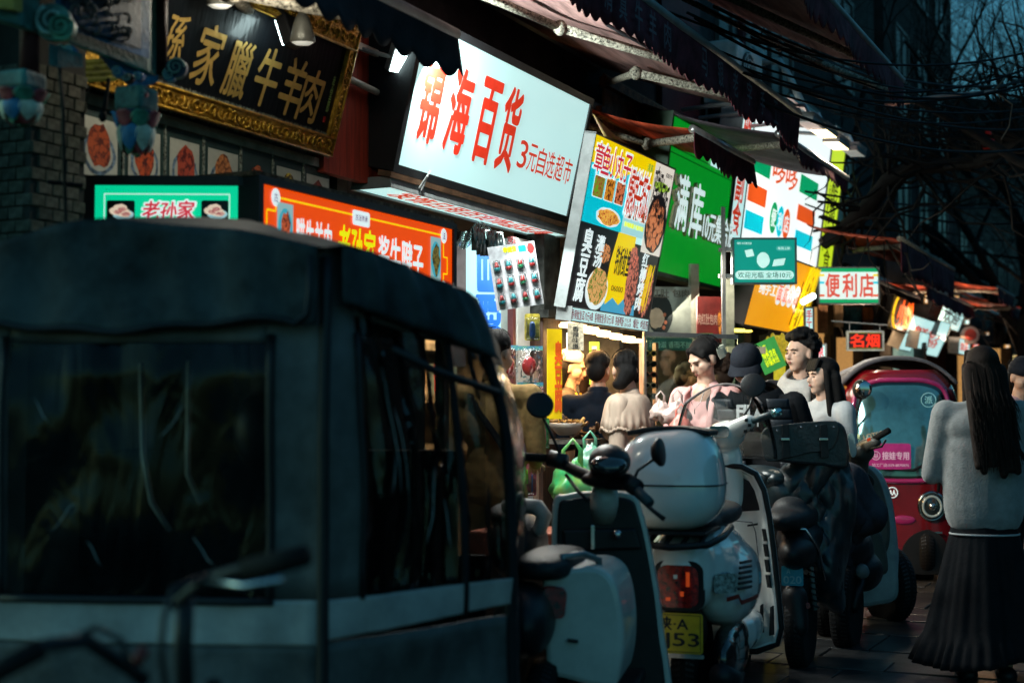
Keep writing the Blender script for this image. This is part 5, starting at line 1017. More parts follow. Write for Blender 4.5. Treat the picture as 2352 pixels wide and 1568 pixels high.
# 1 man in khaki from behind
Y = 7.7; r, q, hm, k = person('man in a khaki shirt with a black shoulder strap, seen from behind beside the tricycle', at_(1138, Y), R(160), hgt(765, Y), head=(R(-15), R(12)), top=KHA, bottom=KHA, style='short', arms={'elR': (.25, .05, 1.08), 'haR': (.16, -.2, 1.02), 'elL': (-.24, .04, 1.08), 'haL': (-.15, -.2, 1.02)})
b = MB(); b.tube([q(.14, -.02, 1.44), q(.1, .1, 1.36), q(.0, .14, 1.24), q(-.1, .13, 1.1), q(-.18, .08, .98)], .02, 6, flat=.3); b.build('shoulder_strap', BLKC, r)
b = MB(); b.lathe([(.07, 1.44), (.062, 1.485), (.056, 1.49)], (0, .01, 0), 20); o = b.build('collar', KHA, r, smooth=True, solid=.006); o.scale = (k, k, k)
# 2 vendor
Y = 10.3; r, q, hm, k = person('stall vendor woman in a white cap and dark apron, lit orange, looking to the right', at_(1308, Y), R(75), hgt(810, Y), head=(R(5), R(12)), skin=SKIN2, top=M('dark_grey_cloth', (.08, .07, .06), .85), bottom=BLKC, style='bob', female=True, arms={'elR': (.2, -.12, 1.1), 'haR': (.12, -.36, 1.02), 'elL': (-.2, -.12, 1.08), 'haL': (-.12, -.34, 1.0)})
b = MB(); b.x = hm; b.lathe([(.0, .15), (.05, .148), (.08, .13), (.09, .08), (.09, .06)], (0, .02, -.01), 24); b.build('cap', M('pinkish_white_cap', (.6, .5, .5), .8), r, smooth=True, solid=.004)
b = MB(); b.tube([q(-.07, -.06, 1.42), q(-.09, -.13, 1.3), q(-.1, -.14, 1.15)], .008, 6); b.tube([q(.07, -.06, 1.42), q(.09, -.13, 1.3), q(.1, -.14, 1.15)], .008, 6); b.build('apron_strap', M('yellow_strap', (.6, .4, .05), .7), r)
# 3 woman in orange behind the vendor
Y = 10.9; person('woman with shoulder length hair in an orange top beyond the vendor, from behind', at_(1352, Y), R(200), hgt(826, Y), top=M('orange_cloth', (.6, .16, .05), .8), bottom=JEAN, style='bob', hair=HAIRB, female=True, hands=False)
# 4 man in dark sweater from behind
Y = 9.5; r, q, hm, k = person('man in a dark navy sweater standing with his back to us at the food stall', at_(1374, Y), R(175), hgt(812, Y), head=(R(-12), R(8)), top=NAVY, bottom=JEAN, style='short', arms={'elL': (-.24, .0, 1.1), 'haL': (-.14, -.2, 1.1), 'elR': (.24, 0, 1.1), 'haR': (.14, -.2, 1.1)})
b = MB(); b.lathe([(.072, 1.42), (.064, 1.475), (.058, 1.48)], (0, .008, 0), 20); o = b.build('collar', NAVY, r, smooth=True, solid=.006); o.scale = (k, k, k)
# 5 woman in beige
Y = 9.2; r, q, hm, k = person('woman in a cream ribbed top with a ruffled shoulder cape and a low hair bun', at_(1442, Y), R(-115), hgt(811, Y), head=(R(-60), R(5)), skin=SKIN2, top=BEI, bottom=JEAN, style='lowbun', female=True, arms={'elL': (-.2, -.02, 1.06), 'haL': (-.14, -.26, .98), 'elR': (.2, -.0, 1.06), 'haR': (.1, -.26, .98)})
b = MB(); N = 60
def cape(u, v):
    a = 2 * pi * u; fl = (1 + .03 * sin(a * 22) * (v > .85)); return q((.07 + .175 * v ** .6) * fl * cos(a), .0 + (.065 + .095 * v ** .6) * fl * sin(a), 1.445 - .035 * v ** .5 - .2 * v ** 3 + .012 * sin(a * 7) * v)
b.grid(cape, 132, 10, closed=True); b.build('ruffled_cape', BEI, r, smooth=True, solid=.006)
b = MB(); b.tube([q(.248 * cos(2 * pi * i / 160), .163 * sin(2 * pi * i / 160), 1.21 + .012 * sin(2 * pi * i / 160 * 7) + .006 * sin(i * 1.9)) for i in range(161)], .009, 5, cap=False); b.build('ruffle', BEI, r, smooth=True)
# 6 woman in pink looking down
Y = 8.7; r, q, hm, k = person('young woman in a pink top looking down at the bag in her hands', at_(1622, Y), R(-35), hgt(783, Y), head=(R(-28), R(26)), skin=SKIN2, top=PNK, bottom=JEAN, style='clip', female=True, neckline=1, arms={'elL': (-.2, -.1, 1.1), 'haL': (-.1, -.3, 1.12), 'elR': (.2, -.1, 1.08), 'haR': (.08, -.32, 1.1)})
b = MB(); b.ell(q(0, -.035, 1.37), (.07, .05, .085)); b.build('neckline_skin', SKIN2, r, smooth=True)
b = MB(); b.tube([q(-.05, -.1, 1.43), q(-.03, -.128, 1.34), q(0, -.14, 1.3), q(.03, -.128, 1.34), q(.05, -.1, 1.43)], .0018, 5); b.box(*(lambda c: (c.x - .003, c.x + .003, c.y - .004, c.y, c.z - .03, c.z))(q(0, -.142, 1.3))); b.build('necklace', CHR, r)
for sd in (-1, 1): b = MB(); b.tube([q(sd * .09, -.02, 1.43), q(sd * .1, -.1, 1.38), q(sd * .1, -.15, 1.25), q(sd * .085, -.14, 1.1)], .022, 6, flat=.4); b.build('lapel', PNK, r, smooth=True)
b = MB(); b.x = hm; b.box(.05, .085, .06, .12, -.01, .05); b.box(.088, .092, .05, .1, -.02, .04); b.build('hair_claw', M('pale_claw_clip', (.5, .5, .4), .4), r, bevel=.004)
# 7 hidden woman with a hair bun, 8 pony tail
Y = 9.9; person('woman with a top knot, mostly hidden left of the pink top', at_(1578, Y), R(110), hgt(838, Y), head=(R(0), R(35)), top=BLKC, bottom=JEAN, style='bun', female=True, hands=False)
Y = 9.6; person('person with a frizzy ponytail from behind, between pink top and black cap', at_(1660, Y), R(190), hgt(824, Y), top=BLKC, bottom=JEAN, style='mop', hair=HAIRB, female=True, hands=False)
# 9 man with cap and black hoodie with lettering
Y = 8.5; r, q, hm, k = person('man in a black cap and lettered black hoodie looking down', at_(1775, Y), R(-22), hgt(800, Y), head=(R(-5), R(28)), lean=(-.12, -.04), top=BLKC, bottom=BLKC, style='short', fat=1.16, arms={'elL': (-.27, .02, 1.08), 'haL': (-.2, -.16, .95), 'elR': (.27, .02, 1.08), 'haR': (.2, -.16, .95)})
CAPM = M('black_cap_cloth', (.012, .014, .02), .8, bump=.2)
b = MB(); b.x = hm; b.lathe([(.0, .142), (.04, .139), (.07, .12), (.088, .08), (.094, .035), (.093, .03)], (0, .012, 0), 28); b.build('cap', CAPM, r, smooth=True, solid=.004)
b = MB(); b.x = hm; b.grid(lambda u, v: ((.093 + .07 * v * sin(R(18 + 144 * u)) ** .7) * cos(R(18 + 144 * u)) * (1 - .15 * v), .012 - (.093 + .07 * v * sin(R(18 + 144 * u)) ** .7) * sin(R(18 + 144 * u)), .04 - .022 * v - .03 * v * abs(cos(R(18 + 144 * u)))), 18, 6); b.build('cap_brim', CAPM, r, smooth=True, solid=.005)
b = MB(); b.grid(lambda u, v: q((.13 + .03 * sin(pi * v)) * cos(2 * pi * u), .03 + (.1 + .03 * sin(pi * v)) * sin(2 * pi * u), 1.36 + .1 * v + .04 * sin(2 * pi * u)), 30, 8, closed=True); b.build('hood', BLKC, r, smooth=True, solid=.03)
VEST = M('quilted_vest', (.016, .02, .026), .5, bump=.2)
for sd in (-1, 1):
    for j in range(9):
        b = MB(); z = .86 + j * .06; b.grid(lambda u, v: q(sd * (.1 + .115 * u) * (1 - .0 * v), -.158 + .06 * u ** 2 - .005 * sin(pi * v), z + .06 * v), 8, 4); b.build('vest_panel', VEST, r, smooth=True, solid=.012)
LET = M('white_hoodie_print', (.6, .6, .6), .7)
lt = bpy.data.objects.new('chest_print', None); COL.objects.link(lt); lt.parent = r; lt.location = q(0, -.163, 1.2); lt.rotation_euler = (-.08, 0, 0)
bpy.data.objects.remove(lt)
cq = q(0, -.175, 1.33); text('FILA', cq.x - .08, cq.x + .08, 1.3, 1.375, LET, r, y=cq.y - .01, bold=.05, shear=0); text('1911', cq.x - .045, cq.x + .045, 1.25, 1.275, LET, r, y=cq.y - .01, bold=.02)
b = MB(); b.tube([q(-.04, -.12, 1.42), q(-.045, -.155, 1.34), q(-.04, -.162, 1.24)], .004, 6); b.tube([q(.04, -.12, 1.42), q(.045, -.155, 1.34), q(.05, -.162, 1.22)], .004, 6); b.build('drawstring', BLKC, r)
# 10 tall boy
Y = 9.3; r, q, hm, k = person('tall young man with a mop of black hair, pale hoodie and black jacket', at_(1842, Y), R(-30), hgt(770, Y), head=(R(-30), R(0)), skin=SKIN2, top=M('black_puffer', (.012, .013, .017), .55, bump=.15), bottom=BLKC, style='mop', hands=False, arms={'elL': (-.25, .03, 1.1), 'elR': (.25, .03, 1.1)})
b = MB(); b.grid(lambda u, v: q((.125 + .04 * sin(pi * v)) * cos(2 * pi * u) * (1 - .25 * v), .01 + (.1 + .03 * sin(pi * v)) * sin(2 * pi * u), 1.34 + .13 * v + .05 * sin(2 * pi * u)), 30, 8, closed=True); b.build('hood', HOOD, r, smooth=True, solid=.03)
b = MB(); b.grid(lambda u, v: q(-.1 + .2 * u, -.135 - .02 * sin(pi * u), 1.0 + .38 * v), 8, 8); b.build('hoodie_front', HOOD, r, smooth=True, solid=.02)
text('THE\nNORTH\nFACE', .14, .2, 1.22, 1.26, LET, r, y=-.13, bold=.02)
# 11 long haired girl
Y = 9.0; r, q, hm, k = person('girl with long straight black hair and white top looking left beside the tricycle mirror', at_(1893, Y), R(-50), hgt(826, Y), head=(R(-22), R(0)), skin=SKIN2, top=WCOT, bottom=JEAN, style='long', female=True, hands=False, arms={'elL': (-.19, .02, 1.08), 'elR': (.19, .02, 1.08)})
# 12 woman at the right from behind
Y = 7.1; r, q, hm, k = person('woman with very long dark brown hair and grey sweater seen from behind at the right', at_(2256, Y), R(170), hgt(803, Y), head=(R(12), R(5)), top=GRYK, bottom=None, style='verylong', hair=HAIRB, female=True, fat=1.1, boxy=True, voxel=.012, arms={'elL': (-.24, -.03, 1.08), 'haL': (-.12, -.25, 1.2), 'elR': (.25, -.03, 1.06), 'haR': (.12, -.25, 1.18)})
SKIRT = M('black_pleated_cloth', (.008, .009, .011), .85, bump=.2)
def sk(u, v):
    a = 2 * pi * u; z = .88 - .76 * v; fl = .135 + .165 * v ** 1.05 + .06 * max(0, v - .8) * 5 * .5; pl = .005 * v * sin(a * 26) + .022 * v * sin(a * 5 + 1) + .012 * v * sin(a * 9) + (.012 * sin(a * 34) if v > .82 else 0)
    return q((fl * 1.05 + pl) * cos(a), (fl * .8 + pl) * sin(a), z - .03 * v * sin(a * 2))
b = MB(); b.grid(sk, 150, 22, closed=True); b.build('skirt', SKIRT, r, smooth=True, solid=.004)
b = MB(); b.grid(lambda u, v: q((.172) * cos(2 * pi * u), .01 + .125 * sin(2 * pi * u), .764 - .009 * v), 40, 2, closed=True); b.build('shirt_hem', WCOT, r, smooth=True, solid=.004)
b = MB(); b.tube([q(.06, .02, 1.45), q(-.0, .12, 1.38), q(-.14, .17, 1.2), q(-.26, .1, 1.02)][0:0] or [q(-.05, .05, 1.45), q(-.02, .155, 1.36), q(-.14, .18, 1.2), q(-.27, .12, 1.02)], .013, 6, flat=.3); b.build('bag_strap', BLKC, r)
# 13 person behind her
Y = 9.6; r, q, hm, k = person('man in a dark cap and pale pink shirt cut by the right edge', at_(2345, Y), R(20), hgt(830, Y), head=(0, R(20)), top=M('pale_rose_cloth', (.4, .25, .27), .8), bottom=BLKC, style='short', hands=False)
b = MB(); b.x = hm; b.lathe([(.0, .142), (.04, .139), (.07, .12), (.088, .08), (.094, .035)], (0, .012, 0), 24); b.build('cap', CAPM, r, smooth=True, solid=.004)
# ================================================================ VEHICLES
TARP = M('grey_teal_tarpaulin', (.1, .098, .095), .58, bump=.7, var=.3, scale=5, bscale=9); FLAPM = M('blue_black_canvas', (.055, .07, .072), .62, bump=.8, var=.35, scale=4, bscale=8); TARPD = M('black_tarpaulin', (.012, .014, .016), .7, bump=.3, bscale=20)
BAND = M('reflective_grey_band', (.42, .4, .38), .55, var=.2, scale=4, bump=.15, bscale=20); PIPE_ = M('black_piping', (.01, .011, .013), .5)
FILM = CLEAR('tinted_window_film', (.62, .62, .62), .0, .08, bump=.9, bscale=5)
tk = thing('covered_tricycle', 'grey canvas covered tricycle with clear plastic windows, close in the left foreground', 'tricycle', (-.7, 4.4, 0)); ti = inv(tk)
def Dz(z):
    T = ((.0, 1178), (1.1, 1178), (1.25, 1168), (1.4, 1148), (1.58, 1112), (1.7, 1065), (1.8, 1000))
    for (a, x), (b_, y) in zip(T, T[1:]):
        if z <= b_: return x + (y - x) * (z - a) / (b_ - a)
    return 1000
def shell(u, z, off=0):
    if u <= 1: p = Vector((-1.75 + 1.25 * u, 3.97 - .17 * u - .035 * sin(pi * u), z)); n = Vector((0, -1, 0))
    elif u <= 2:
        t = u - 1; Yd = 4.32; Xd = (Dz(z) - 1176) / FPX * Yd; p = Vector((-.5 + (Xd + .5) * t, 3.8 + .52 * t, z)); n = Vector((.7, -.7, 0))
    else: t = u - 2; Xd = (Dz(z) - 1176) / FPX * 4.32; p = Vector((Xd + .04 * t, 4.32 + 1.1 * t, z)); n = Vector((1, 0, 0))
    lean = max(0, z - 1.45) * .12; p += Vector((-.35 if u > 1 else 0, 1, 0)) * lean
    w_ = noise.noise(Vector((p.x * 3, p.y * 3, z * 3))) * .03 + noise.noise(Vector((p.x * 8, p.y * 8, z * 5))) * .012
    return p + n * (off + w_)
def patch(nm, u0, u1, z0, z1, mt, off=0, nu=24, nv=14, rip=0, parent=tk, solid=.006):
    zf0 = z0 if callable(z0) else (lambda u: z0); zf1 = z1 if callable(z1) else (lambda u: z1); b = MB(); b.x = ti
    def f(s, t):
        u = u0 + (u1 - u0) * s; z = zf0(u) + (zf1(u) - zf0(u)) * t
        return shell(u, z, off + rip * (sin(u * 46 + 1.5 * sin(z * 4)) * .6 + sin(u * 23 + z * 6) * .5))
    b.grid(f, nu, nv); return b.build(nm, mt, parent, smooth=True, solid=solid)
def ztop(u):
    if u <= 1: return 1.70 + .13 * sin(pi * min(1, (u * .95) ** .9)) + .07 * u + .006 * sin(u * 17) - .01 * abs(sin(u * 6))
    if u <= 2: t = u - 1; return 1.795 - .09 * t ** 2.2 - .02 * t
    return 1.685 - .1 * (u - 2)
zfl = lambda u: (1.57 + .014 * sin(u * 9) + .006 * sin(u * 31)) if u <= 1 else 1.6 - .1 * (u - 1)
patch('lower_skirt', 0, 1, .25, .735, TARP, 0, rip=.002); patch('lower_skirt', 1, 2, .25, .735, TARP, .0, rip=.004); patch('lower_skirt', 2, 3, .25, .735, TARPD)
bl_ = patch('reflective_band', 0, 1, .725, lambda u: .845 - .02 * (1 - u), BAND, .006, rip=.002); patch('reflective_band', 1, 2, lambda u: .74 + .03 * (u - 1), .845, BAND, .008, rip=.004)
patch('side_wall', 0, .3, .84, ztop, TARP); patch('side_wall', .875, 1, .84, ztop, TARP, rip=.003); patch('side_wall', .3, .875, lambda u: 1.53, ztop, TARP)
patch('side_wall', 1, 1.17, .84, ztop, TARP, nu=10, rip=.004); patch('side_wall', 1.17, 2, lambda u: 1.63 - .12 * (u - 1), ztop, TARP, rip=.002)
patch('window_film', .29, .885, .83, 1.56, FILM, -.004, 60, 40, rip=.0016, solid=.001); patch('window_film', 1.16, 1.7, .84, 1.66, FILM, -.002, 60, 30, rip=.01, solid=.001); patch('window_film', 1.72, 2.0, .84, 1.55, FILM, -.002, 30, 30, rip=.007, solid=.001)
patch('front_side', 2, 3, .735, .9, TARPD); patch('front_side', 2, 2.12, .9, ztop, TARPD, nu=4); patch('front_side', 2, 3, 1.5, ztop, TARPD); patch('window_film', 2.12, 3, .9, 1.5, MC['tinted_window_film'])
patch('rain_flap', 0, .985, zfl, lambda u: ztop(u) + .0, FLAPM, .055, 60, 12, rip=.006); patch('rain_flap', 1.05, 2.0, lambda u: 1.64 - .14 * (u - 1) ** 1.2, ztop, FLAPM, .05, 50, 10, rip=.009)
def trim(nm, pts, r, mt=PIPE_): b = MB(); b.x = ti; b.tube([shell(u, z, o) for u, z, o in pts], r, 8); b.build(nm, mt, tk, smooth=True)
trim('piping', [(1.0, .2 + .12 * i, .012) for i in range(14)], .016); trim('piping', [(.29, .83 + .08 * i, .008) for i in range(10)], .01); trim('piping', [(.885, .83 + .08 * i, .008) for i in range(10)], .012)
trim('piping', [(.29 + .06 * i, .84, .01) for i in range(11)], .012); trim('piping', [(1.71, .75 + .08 * i, .008) for i in range(11)], .012, TARPD); trim('piping', [(1.99, .3 + .1 * i, .0) for i in range(14)], .018, TARPD)
trim('flap_hem', [(i * .04, zfl(i * .04) + .004, .062) for i in range(24)] + [(.94, 1.575, .062), (.965, 1.6, .064), (.97, 1.66, .062), (.97, 1.76, .058)], .009, PIPE_)
trim('zip', [(1.16, .84 + .08 * i, .012) for i in range(10)], .008); trim('window_rod', [(1.35, 1.52, .03), (1.6, 1.46, .03), (1.95, 1.4, .03)], .012, BLK)
b = MB(); b.x = ti; N = 48
bound = [shell(3 * i / N, ztop(3 * i / N), .056 if i < N * .66 else .0) for i in range(N + 1)] + [Vector((-.3, 5.5, 1.62)), Vector((-1, 5.6, 1.65)), Vector((-1.75, 5.5, 1.65)), Vector((-1.78, 4.7, 1.68))]
cen = Vector((-.75, 4.55, 1.9)); rings = []
for t in (0, .12, .3, .55, .8): rings.append(b._a([p.lerp(cen, t) + Vector((0, 0, .06 * sin(t * pi * .5) - (cen.z - p.z) * t * .4)) for p in bound]))
M_ = len(bound)
for a, c in zip(rings, rings[1:]):
    for j in range(M_): b.face([a + j, a + (j + 1) % M_, c + (j + 1) % M_, c + j])
k = b._a([cen + Vector((0, 0, .0))]); [b.face([rings[-1] + j, rings[-1] + (j + 1) % M_, k]) for j in range(M_)]
b.build('canvas_roof', FLAPM, tk, smooth=True)
b = MB(); b.x = ti; b.box(-1.7, .0, 4.3, 5.4, .3, .5); b.box(-1.6, -.2, 5.2, 5.35, .5, 1.2); b.build('seat_bench', BLKC, tk); b = MB(); b.x = ti; b.box(-1.7, -.1, 5.4, 5.45, .3, .8); b.build('rear_wall', TARPD, tk); b = MB(); b.x = ti; b.box(-1.7, -.1, 5.41, 5.42, .8, 1.6); b.build('front_screen', CLEAR('front_film', (.8, .8, .8), .02, .1), tk)
b = MB(); b.x = ti; b.tube([Vector((-1.2, 4.6, 1.5)), Vector((-1.19, 4.6, 1.2)), Vector((-1.16, 4.6, 1.05)), Vector((-1.1, 4.6, .96))], .009, 6); b.tube([Vector((-1.0, 4.4, 1.5)), Vector((-1.0, 4.4, 1.15)), Vector((-.96, 4.4, 1.06))], .008, 6); b.build('hanging_strap', M('pale_grey_strap', (.5, .55, .55), .5), tk, smooth=True)
CREASE_HL = M('crease_highlight', (.5, .55, .55), .15, coat=1, alpha=.5); rk = random.Random(14)
for k in range(12):          # pale gloss tubes put in as highlights along the film's creases
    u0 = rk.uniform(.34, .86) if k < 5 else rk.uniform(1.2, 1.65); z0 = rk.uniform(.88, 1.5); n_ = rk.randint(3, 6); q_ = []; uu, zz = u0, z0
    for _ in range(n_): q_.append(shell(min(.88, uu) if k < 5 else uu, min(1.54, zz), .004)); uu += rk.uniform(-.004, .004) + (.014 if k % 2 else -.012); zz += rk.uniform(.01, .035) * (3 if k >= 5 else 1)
    b = MB(); b.x = ti; b.tube(q_, [.0004] + [.0013] * (n_ - 2) + [.0004], 5); b.build('crease_highlight', CREASE_HL, tk, smooth=True)
b = MB(); b.x = ti; b.ell((-.78, 4.5, 1.28), (.1, .12, .13)); b.build('helmet', BLKP, tk, smooth=True)
for xx in (-1.5, -.1):
    b = MB(); b.x = ti; b.ring((xx, 4.6 if xx > -1 else 4.5, .25), .2, .05, axis='x'); b.build('wheel', RUB, tk, smooth=True)

# ---- dark bicycle handlebar very close, lower left
bk = thing('parked_bicycle', 'black bicycle handlebar and stem blurred in the near lower left corner', 'bicycle', (-.75, 2.6, 0)); bi = inv(bk)
def wt(nm, pts, r, mt, par, ix, n=8, **kw): b = MB(); b.x = ix; b.tube([P(*p) for p in pts], r, n, **kw); return b.build(nm, mt, par, smooth=True)
wt('handlebar', [(0, 1535, 2.3), (110, 1480, 2.35), (200, 1470, 2.4), (290, 1530, 2.45), (330, 1560, 2.5)], .013, BLK, bk, bi); wt('handlebar', [(400, 1390, 2.6), (470, 1330, 2.55), (560, 1305, 2.5), (700, 1275, 2.45)], .011, BLK, bk, bi)
wt('grip', [(560, 1308, 2.5), (640, 1290, 2.48), (702, 1275, 2.45)], [.018, .02, .019], RUB, bk, bi); wt('grip', [(-30, 1555, 2.28), (95, 1488, 2.33)], .018, RUB, bk, bi)
wt('brake_cable', [(480, 1320, 2.5), (400, 1350, 2.45), (375, 1420, 2.4), (370, 1500, 2.4), (390, 1640, 2.4)], .006, BLK, bk, bi); wt('brake_cable', [(150, 1475, 2.4), (220, 1440, 2.4), (280, 1470, 2.4), (310, 1560, 2.4)], .006, BLK, bk, bi)
wt('stem', [(425, 1370, 2.6), (420, 1480, 2.6), (430, 1700, 2.65)], .018, BLK, bk, bi, 10); wt('brake_lever', [(470, 1330, 2.5), (560, 1345, 2.45), (650, 1330, 2.42)], .006, CHR, bk, bi)
wt('red_reflector', [(310, 1500, 2.5), (330, 1515, 2.5)], .02, M('dull_red_plastic', (.2, .02, .01), .4), bk, bi)
b = MB(); b.x = bi; b.tube([Vector((-.55, 2.65, .85)), Vector((-.6, 2.75, .33))], .015); b.tube([Vector((-.55, 2.7, .7)), Vector((-1.4, 3.0, .6)), Vector((-.9, 2.9, .3))], .015); b.build('frame', BLK, bk); b = MB(); b.x = bi; b.ring((-.62, 2.78, .33), .31, .018, axis='x', n=40); b.build('wheel', RUB, bk, smooth=True)

# ---- generic pieces
def lens(nm, c, w_, h_, t_, rot, mt, par, ix, ex=.5): b = MB(); b.x = ix @ Matrix.Translation(c) @ Euler(rot).to_matrix().to_4x4(); b.prism(rrect(-w_ / 2, w_ / 2, -h_ / 2, h_ / 2, min(w_, h_) * .22), -t_ / 2, t_ / 2); return b.build(nm, mt, par, bevel=.004)
PW = M('pearl_white_paint', (.8, .79, .75), .22, coat=1, var=.06, scale=3); PW2 = M('white_scooter_plastic', (.55, .55, .5), .35, coat=.4, var=.08); SEAT = M('black_vinyl', (.014, .016, .018), .55, bump=.25, bscale=90)
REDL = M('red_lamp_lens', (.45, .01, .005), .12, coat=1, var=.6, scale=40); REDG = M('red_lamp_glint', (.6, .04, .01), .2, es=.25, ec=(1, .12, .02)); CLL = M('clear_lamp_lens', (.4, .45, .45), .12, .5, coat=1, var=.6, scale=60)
def tyre(c, r, wd, rotz_, par, ix, hub=True):
    mx = ix @ Matrix.Translation(c) @ Euler((0, 0, rotz_)).to_matrix().to_4x4(); b = MB(); b.x = mx
    pr_ = [(r * .66, -wd * .42), (r * .8, -wd * .5), (r * .93, -wd * .45), (r * .99, -wd * .22), (r, 0), (r * .99, wd * .22), (r * .93, wd * .45), (r * .8, wd * .5), (r * .66, wd * .42)]
    b.lathe(pr_, n=40, axis='x'); wo = b.build('wheel', RUB, par, smooth=True)
    b = MB(); b.x = mx; b.lathe([(0, -wd * .3), (r * .6, -wd * .3), (r * .66, -wd * .4), (r * .66, wd * .4), (r * .6, wd * .3), (0, wd * .3)], n=28, axis='x'); b.build('rim', BLKP, wo, smooth=False)
    b = MB(); b.x = mx
    for i in range(60):
        a = 2 * pi * i / 60
        for sg in (-1, 1): b.poly([(sg * wd * .1, r * 1.002 * cos(a), r * 1.002 * sin(a)), (sg * wd * .4, r * .965 * cos(a + .04), r * .965 * sin(a + .04)), (sg * wd * .4, r * .965 * cos(a + .08), r * .965 * sin(a + .08)), (sg * wd * .1, r * 1.002 * cos(a + .05), r * 1.002 * sin(a + .05))])
    b.build('tread', BLK, wo, kind='stuff')
# ---- scooter with black leg shield (nearest scooter)
sa = thing('parked_scooter', 'white scooter with flat black leg shield and round mirror, beside the tricycle', 'scooter', (.3, 5.3, 0), R(-12)); si = inv(sa)
def solidpx(nm, pts, Y, t, mt, par, ix, bev=.012, dy=0):
    b = MB(); b.x = ix; ysl = Y if callable(Y) else (lambda x, y: Y); f0 = [P(x, y, ysl(x, y)) for x, y in pts]; n = len(f0); k = b._a(f0); k2 = b._a([p + Vector((t * .2, t, 0)) for p in f0])
    b.face([k + i for i in range(n)]); b.face([k2 + i for i in range(n)][::-1])
    for i in range(n): b.face([k + i, k2 + i, k2 + (i + 1) % n, k + (i + 1) % n])
    return b.build(nm, mt, par, bevel=bev)
def sm_(pts, n=5):      # round a pixel outline (Catmull-Rom)
    out = []; N = len(pts)
    for i in range(N):
        p0, p1, p2, p3 = (Vector((*pts[(i + j - 1) % N], 0)) for j in range(4))
        for a in range(n): t = a / n; out.append(tuple((.5 * ((2 * p1) + (p2 - p0) * t + (2 * p0 - 5 * p1 + 4 * p2 - p3) * t * t + (3 * p1 - p0 - 3 * p2 + p3) * t ** 3))[:2]))
    return out
shp = sm_([(1268, 1165), (1300, 1135), (1380, 1128), (1450, 1135), (1472, 1170), (1500, 1290), (1522, 1440), (1528, 1640), (1330, 1640), (1275, 1400)])
solidpx('leg_shield', shp, 5.72, .06, PW2, sa, si); cxp = 1395; shb = [(cxp + (x - cxp) * .9, 1390 + (y - 1390) * .955) for x, y in shp]; solidpx('leg_shield_inner', shb, 5.7, .03, BLKP, sa, si, .01)
solidpx('storage_lip', [(1290, 1215), (1460, 1212), (1475, 1262), (1295, 1268)], 5.68, .03, BLKP, sa, si); solidpx('bag_hook', [(1356, 1205), (1366, 1205), (1366, 1262), (1356, 1262)], 5.64, .02, CHR, sa, si, .003)
b = MB(); b.x = si; b.lathe([(0, -.03), (.018, -.03), (.02, 0)], tuple(P(1417, 1226, 5.66)), 16, 'y'); b.build('key_lock', CHR, sa, smooth=True)
b = MB(); b.x = si; b.ell(P(1400, 1060, 5.6), (.085, .12, .07)); b.ell(P(1390, 1100, 5.65), (.1, .09, .035)); b.build('instrument_cowl', BLKP, sa, voxel=.01, sm=3)
b = MB(); b.x = si; b.ell(P(1398, 1066, 5.5), (.07, .05, .03), rot=(.5, 0, 0)); b.build('instrument_glass', M('smoked_glass', (.02, .03, .03), .08, coat=1), sa, smooth=True)
b = MB(); b.x = si; b.cyl(P(1390, 1120, 5.68), P(1385, 1180, 5.75), .05, .07, 16); b.build('steering_column', PW2, sa, smooth=True)
wt('handlebar', [(1200, 1050, 5.85), (1270, 1053, 5.8), (1330, 1085, 5.7), (1400, 1110, 5.6), (1450, 1115, 5.5), (1492, 1150, 5.4)], [.014, .02, .024, .026, .022, .016], BLK, sa, si, 10)
wt('grip', [(1176, 1047, 5.85), (1262, 1052, 5.8)], .017, RUB, sa, si, 12); wt('grip', [(1452, 1113, 5.5), (1492, 1155, 5.38)], .02, M('teal_black_rubber', (.02, .05, .06), .5), sa, si, 12)
wt('switch_pod', [(1262, 1052, 5.78), (1300, 1062, 5.75)], .034, BLKP, sa, si, 12); wt('switch_pod', [(1440, 1105, 5.52), (1462, 1120, 5.46)], .034, BLKP, sa, si, 12)
wt('brake_lever', [(1300, 1090, 5.7), (1330, 1130, 5.6), (1352, 1150, 5.55)], .007, BLK, sa, si); wt('brake_lever', [(1460, 1135, 5.45), (1500, 1172, 5.36), (1526, 1192, 5.34)], [.009, .008, .01], BLK, sa, si)
wt('mirror_stalk', [(1248, 960, 5.75), (1268, 1000, 5.75), (1290, 1050, 5.76)], .006, BLK, sa, si); wt('mirror_stalk', [(1455, 1105, 5.5), (1465, 1080, 5.5), (1500, 1055, 5.5), (1512, 1048, 5.5)], .006, BLK, sa, si)
MIRG = M('mirror_glass', (.5, .5, .5), .03, 1, var=0)
def mirror(c, rr, rot, par, ix, shellm=BLKP):
    mx = ix @ Matrix.Translation(c) @ Euler(rot).to_matrix().to_4x4(); b = MB(); b.x = mx; b.lathe([(0, .035), (rr * .6, .028), (rr, .006), (rr, -.006), (rr * .94, -.008)], n=28, axis='y'); mo = b.build('mirror', shellm, par, smooth=True)
    b = MB(); b.x = mx; b.lathe([(0, -.0075), (rr * .94, -.007)], n=28, axis='y'); b.build('mirror_glass', MIRG, mo); return mo
mirror(P(1240, 930, 5.75), .056, (R(-24), 0, R(8)), sa, si); mirror(P(1516, 1038, 5.5), .055, (R(-6), R(15), R(66)), sa, si)
bd = sm_([(1245, 1335), (1270, 1312), (1350, 1300), (1395, 1315), (1420, 1360), (1432, 1450), (1425, 1540), (1400, 1580), (1300, 1560), (1258, 1540), (1250, 1440)]); solidpx('rear_body', bd, 5.0, .42, PW2, sa, si, .05)
solidpx('side_vent', [(1303, 1466), (1327, 1470), (1327, 1477), (1303, 1474)], 4.985, .02, BLK, sa, si, .002)
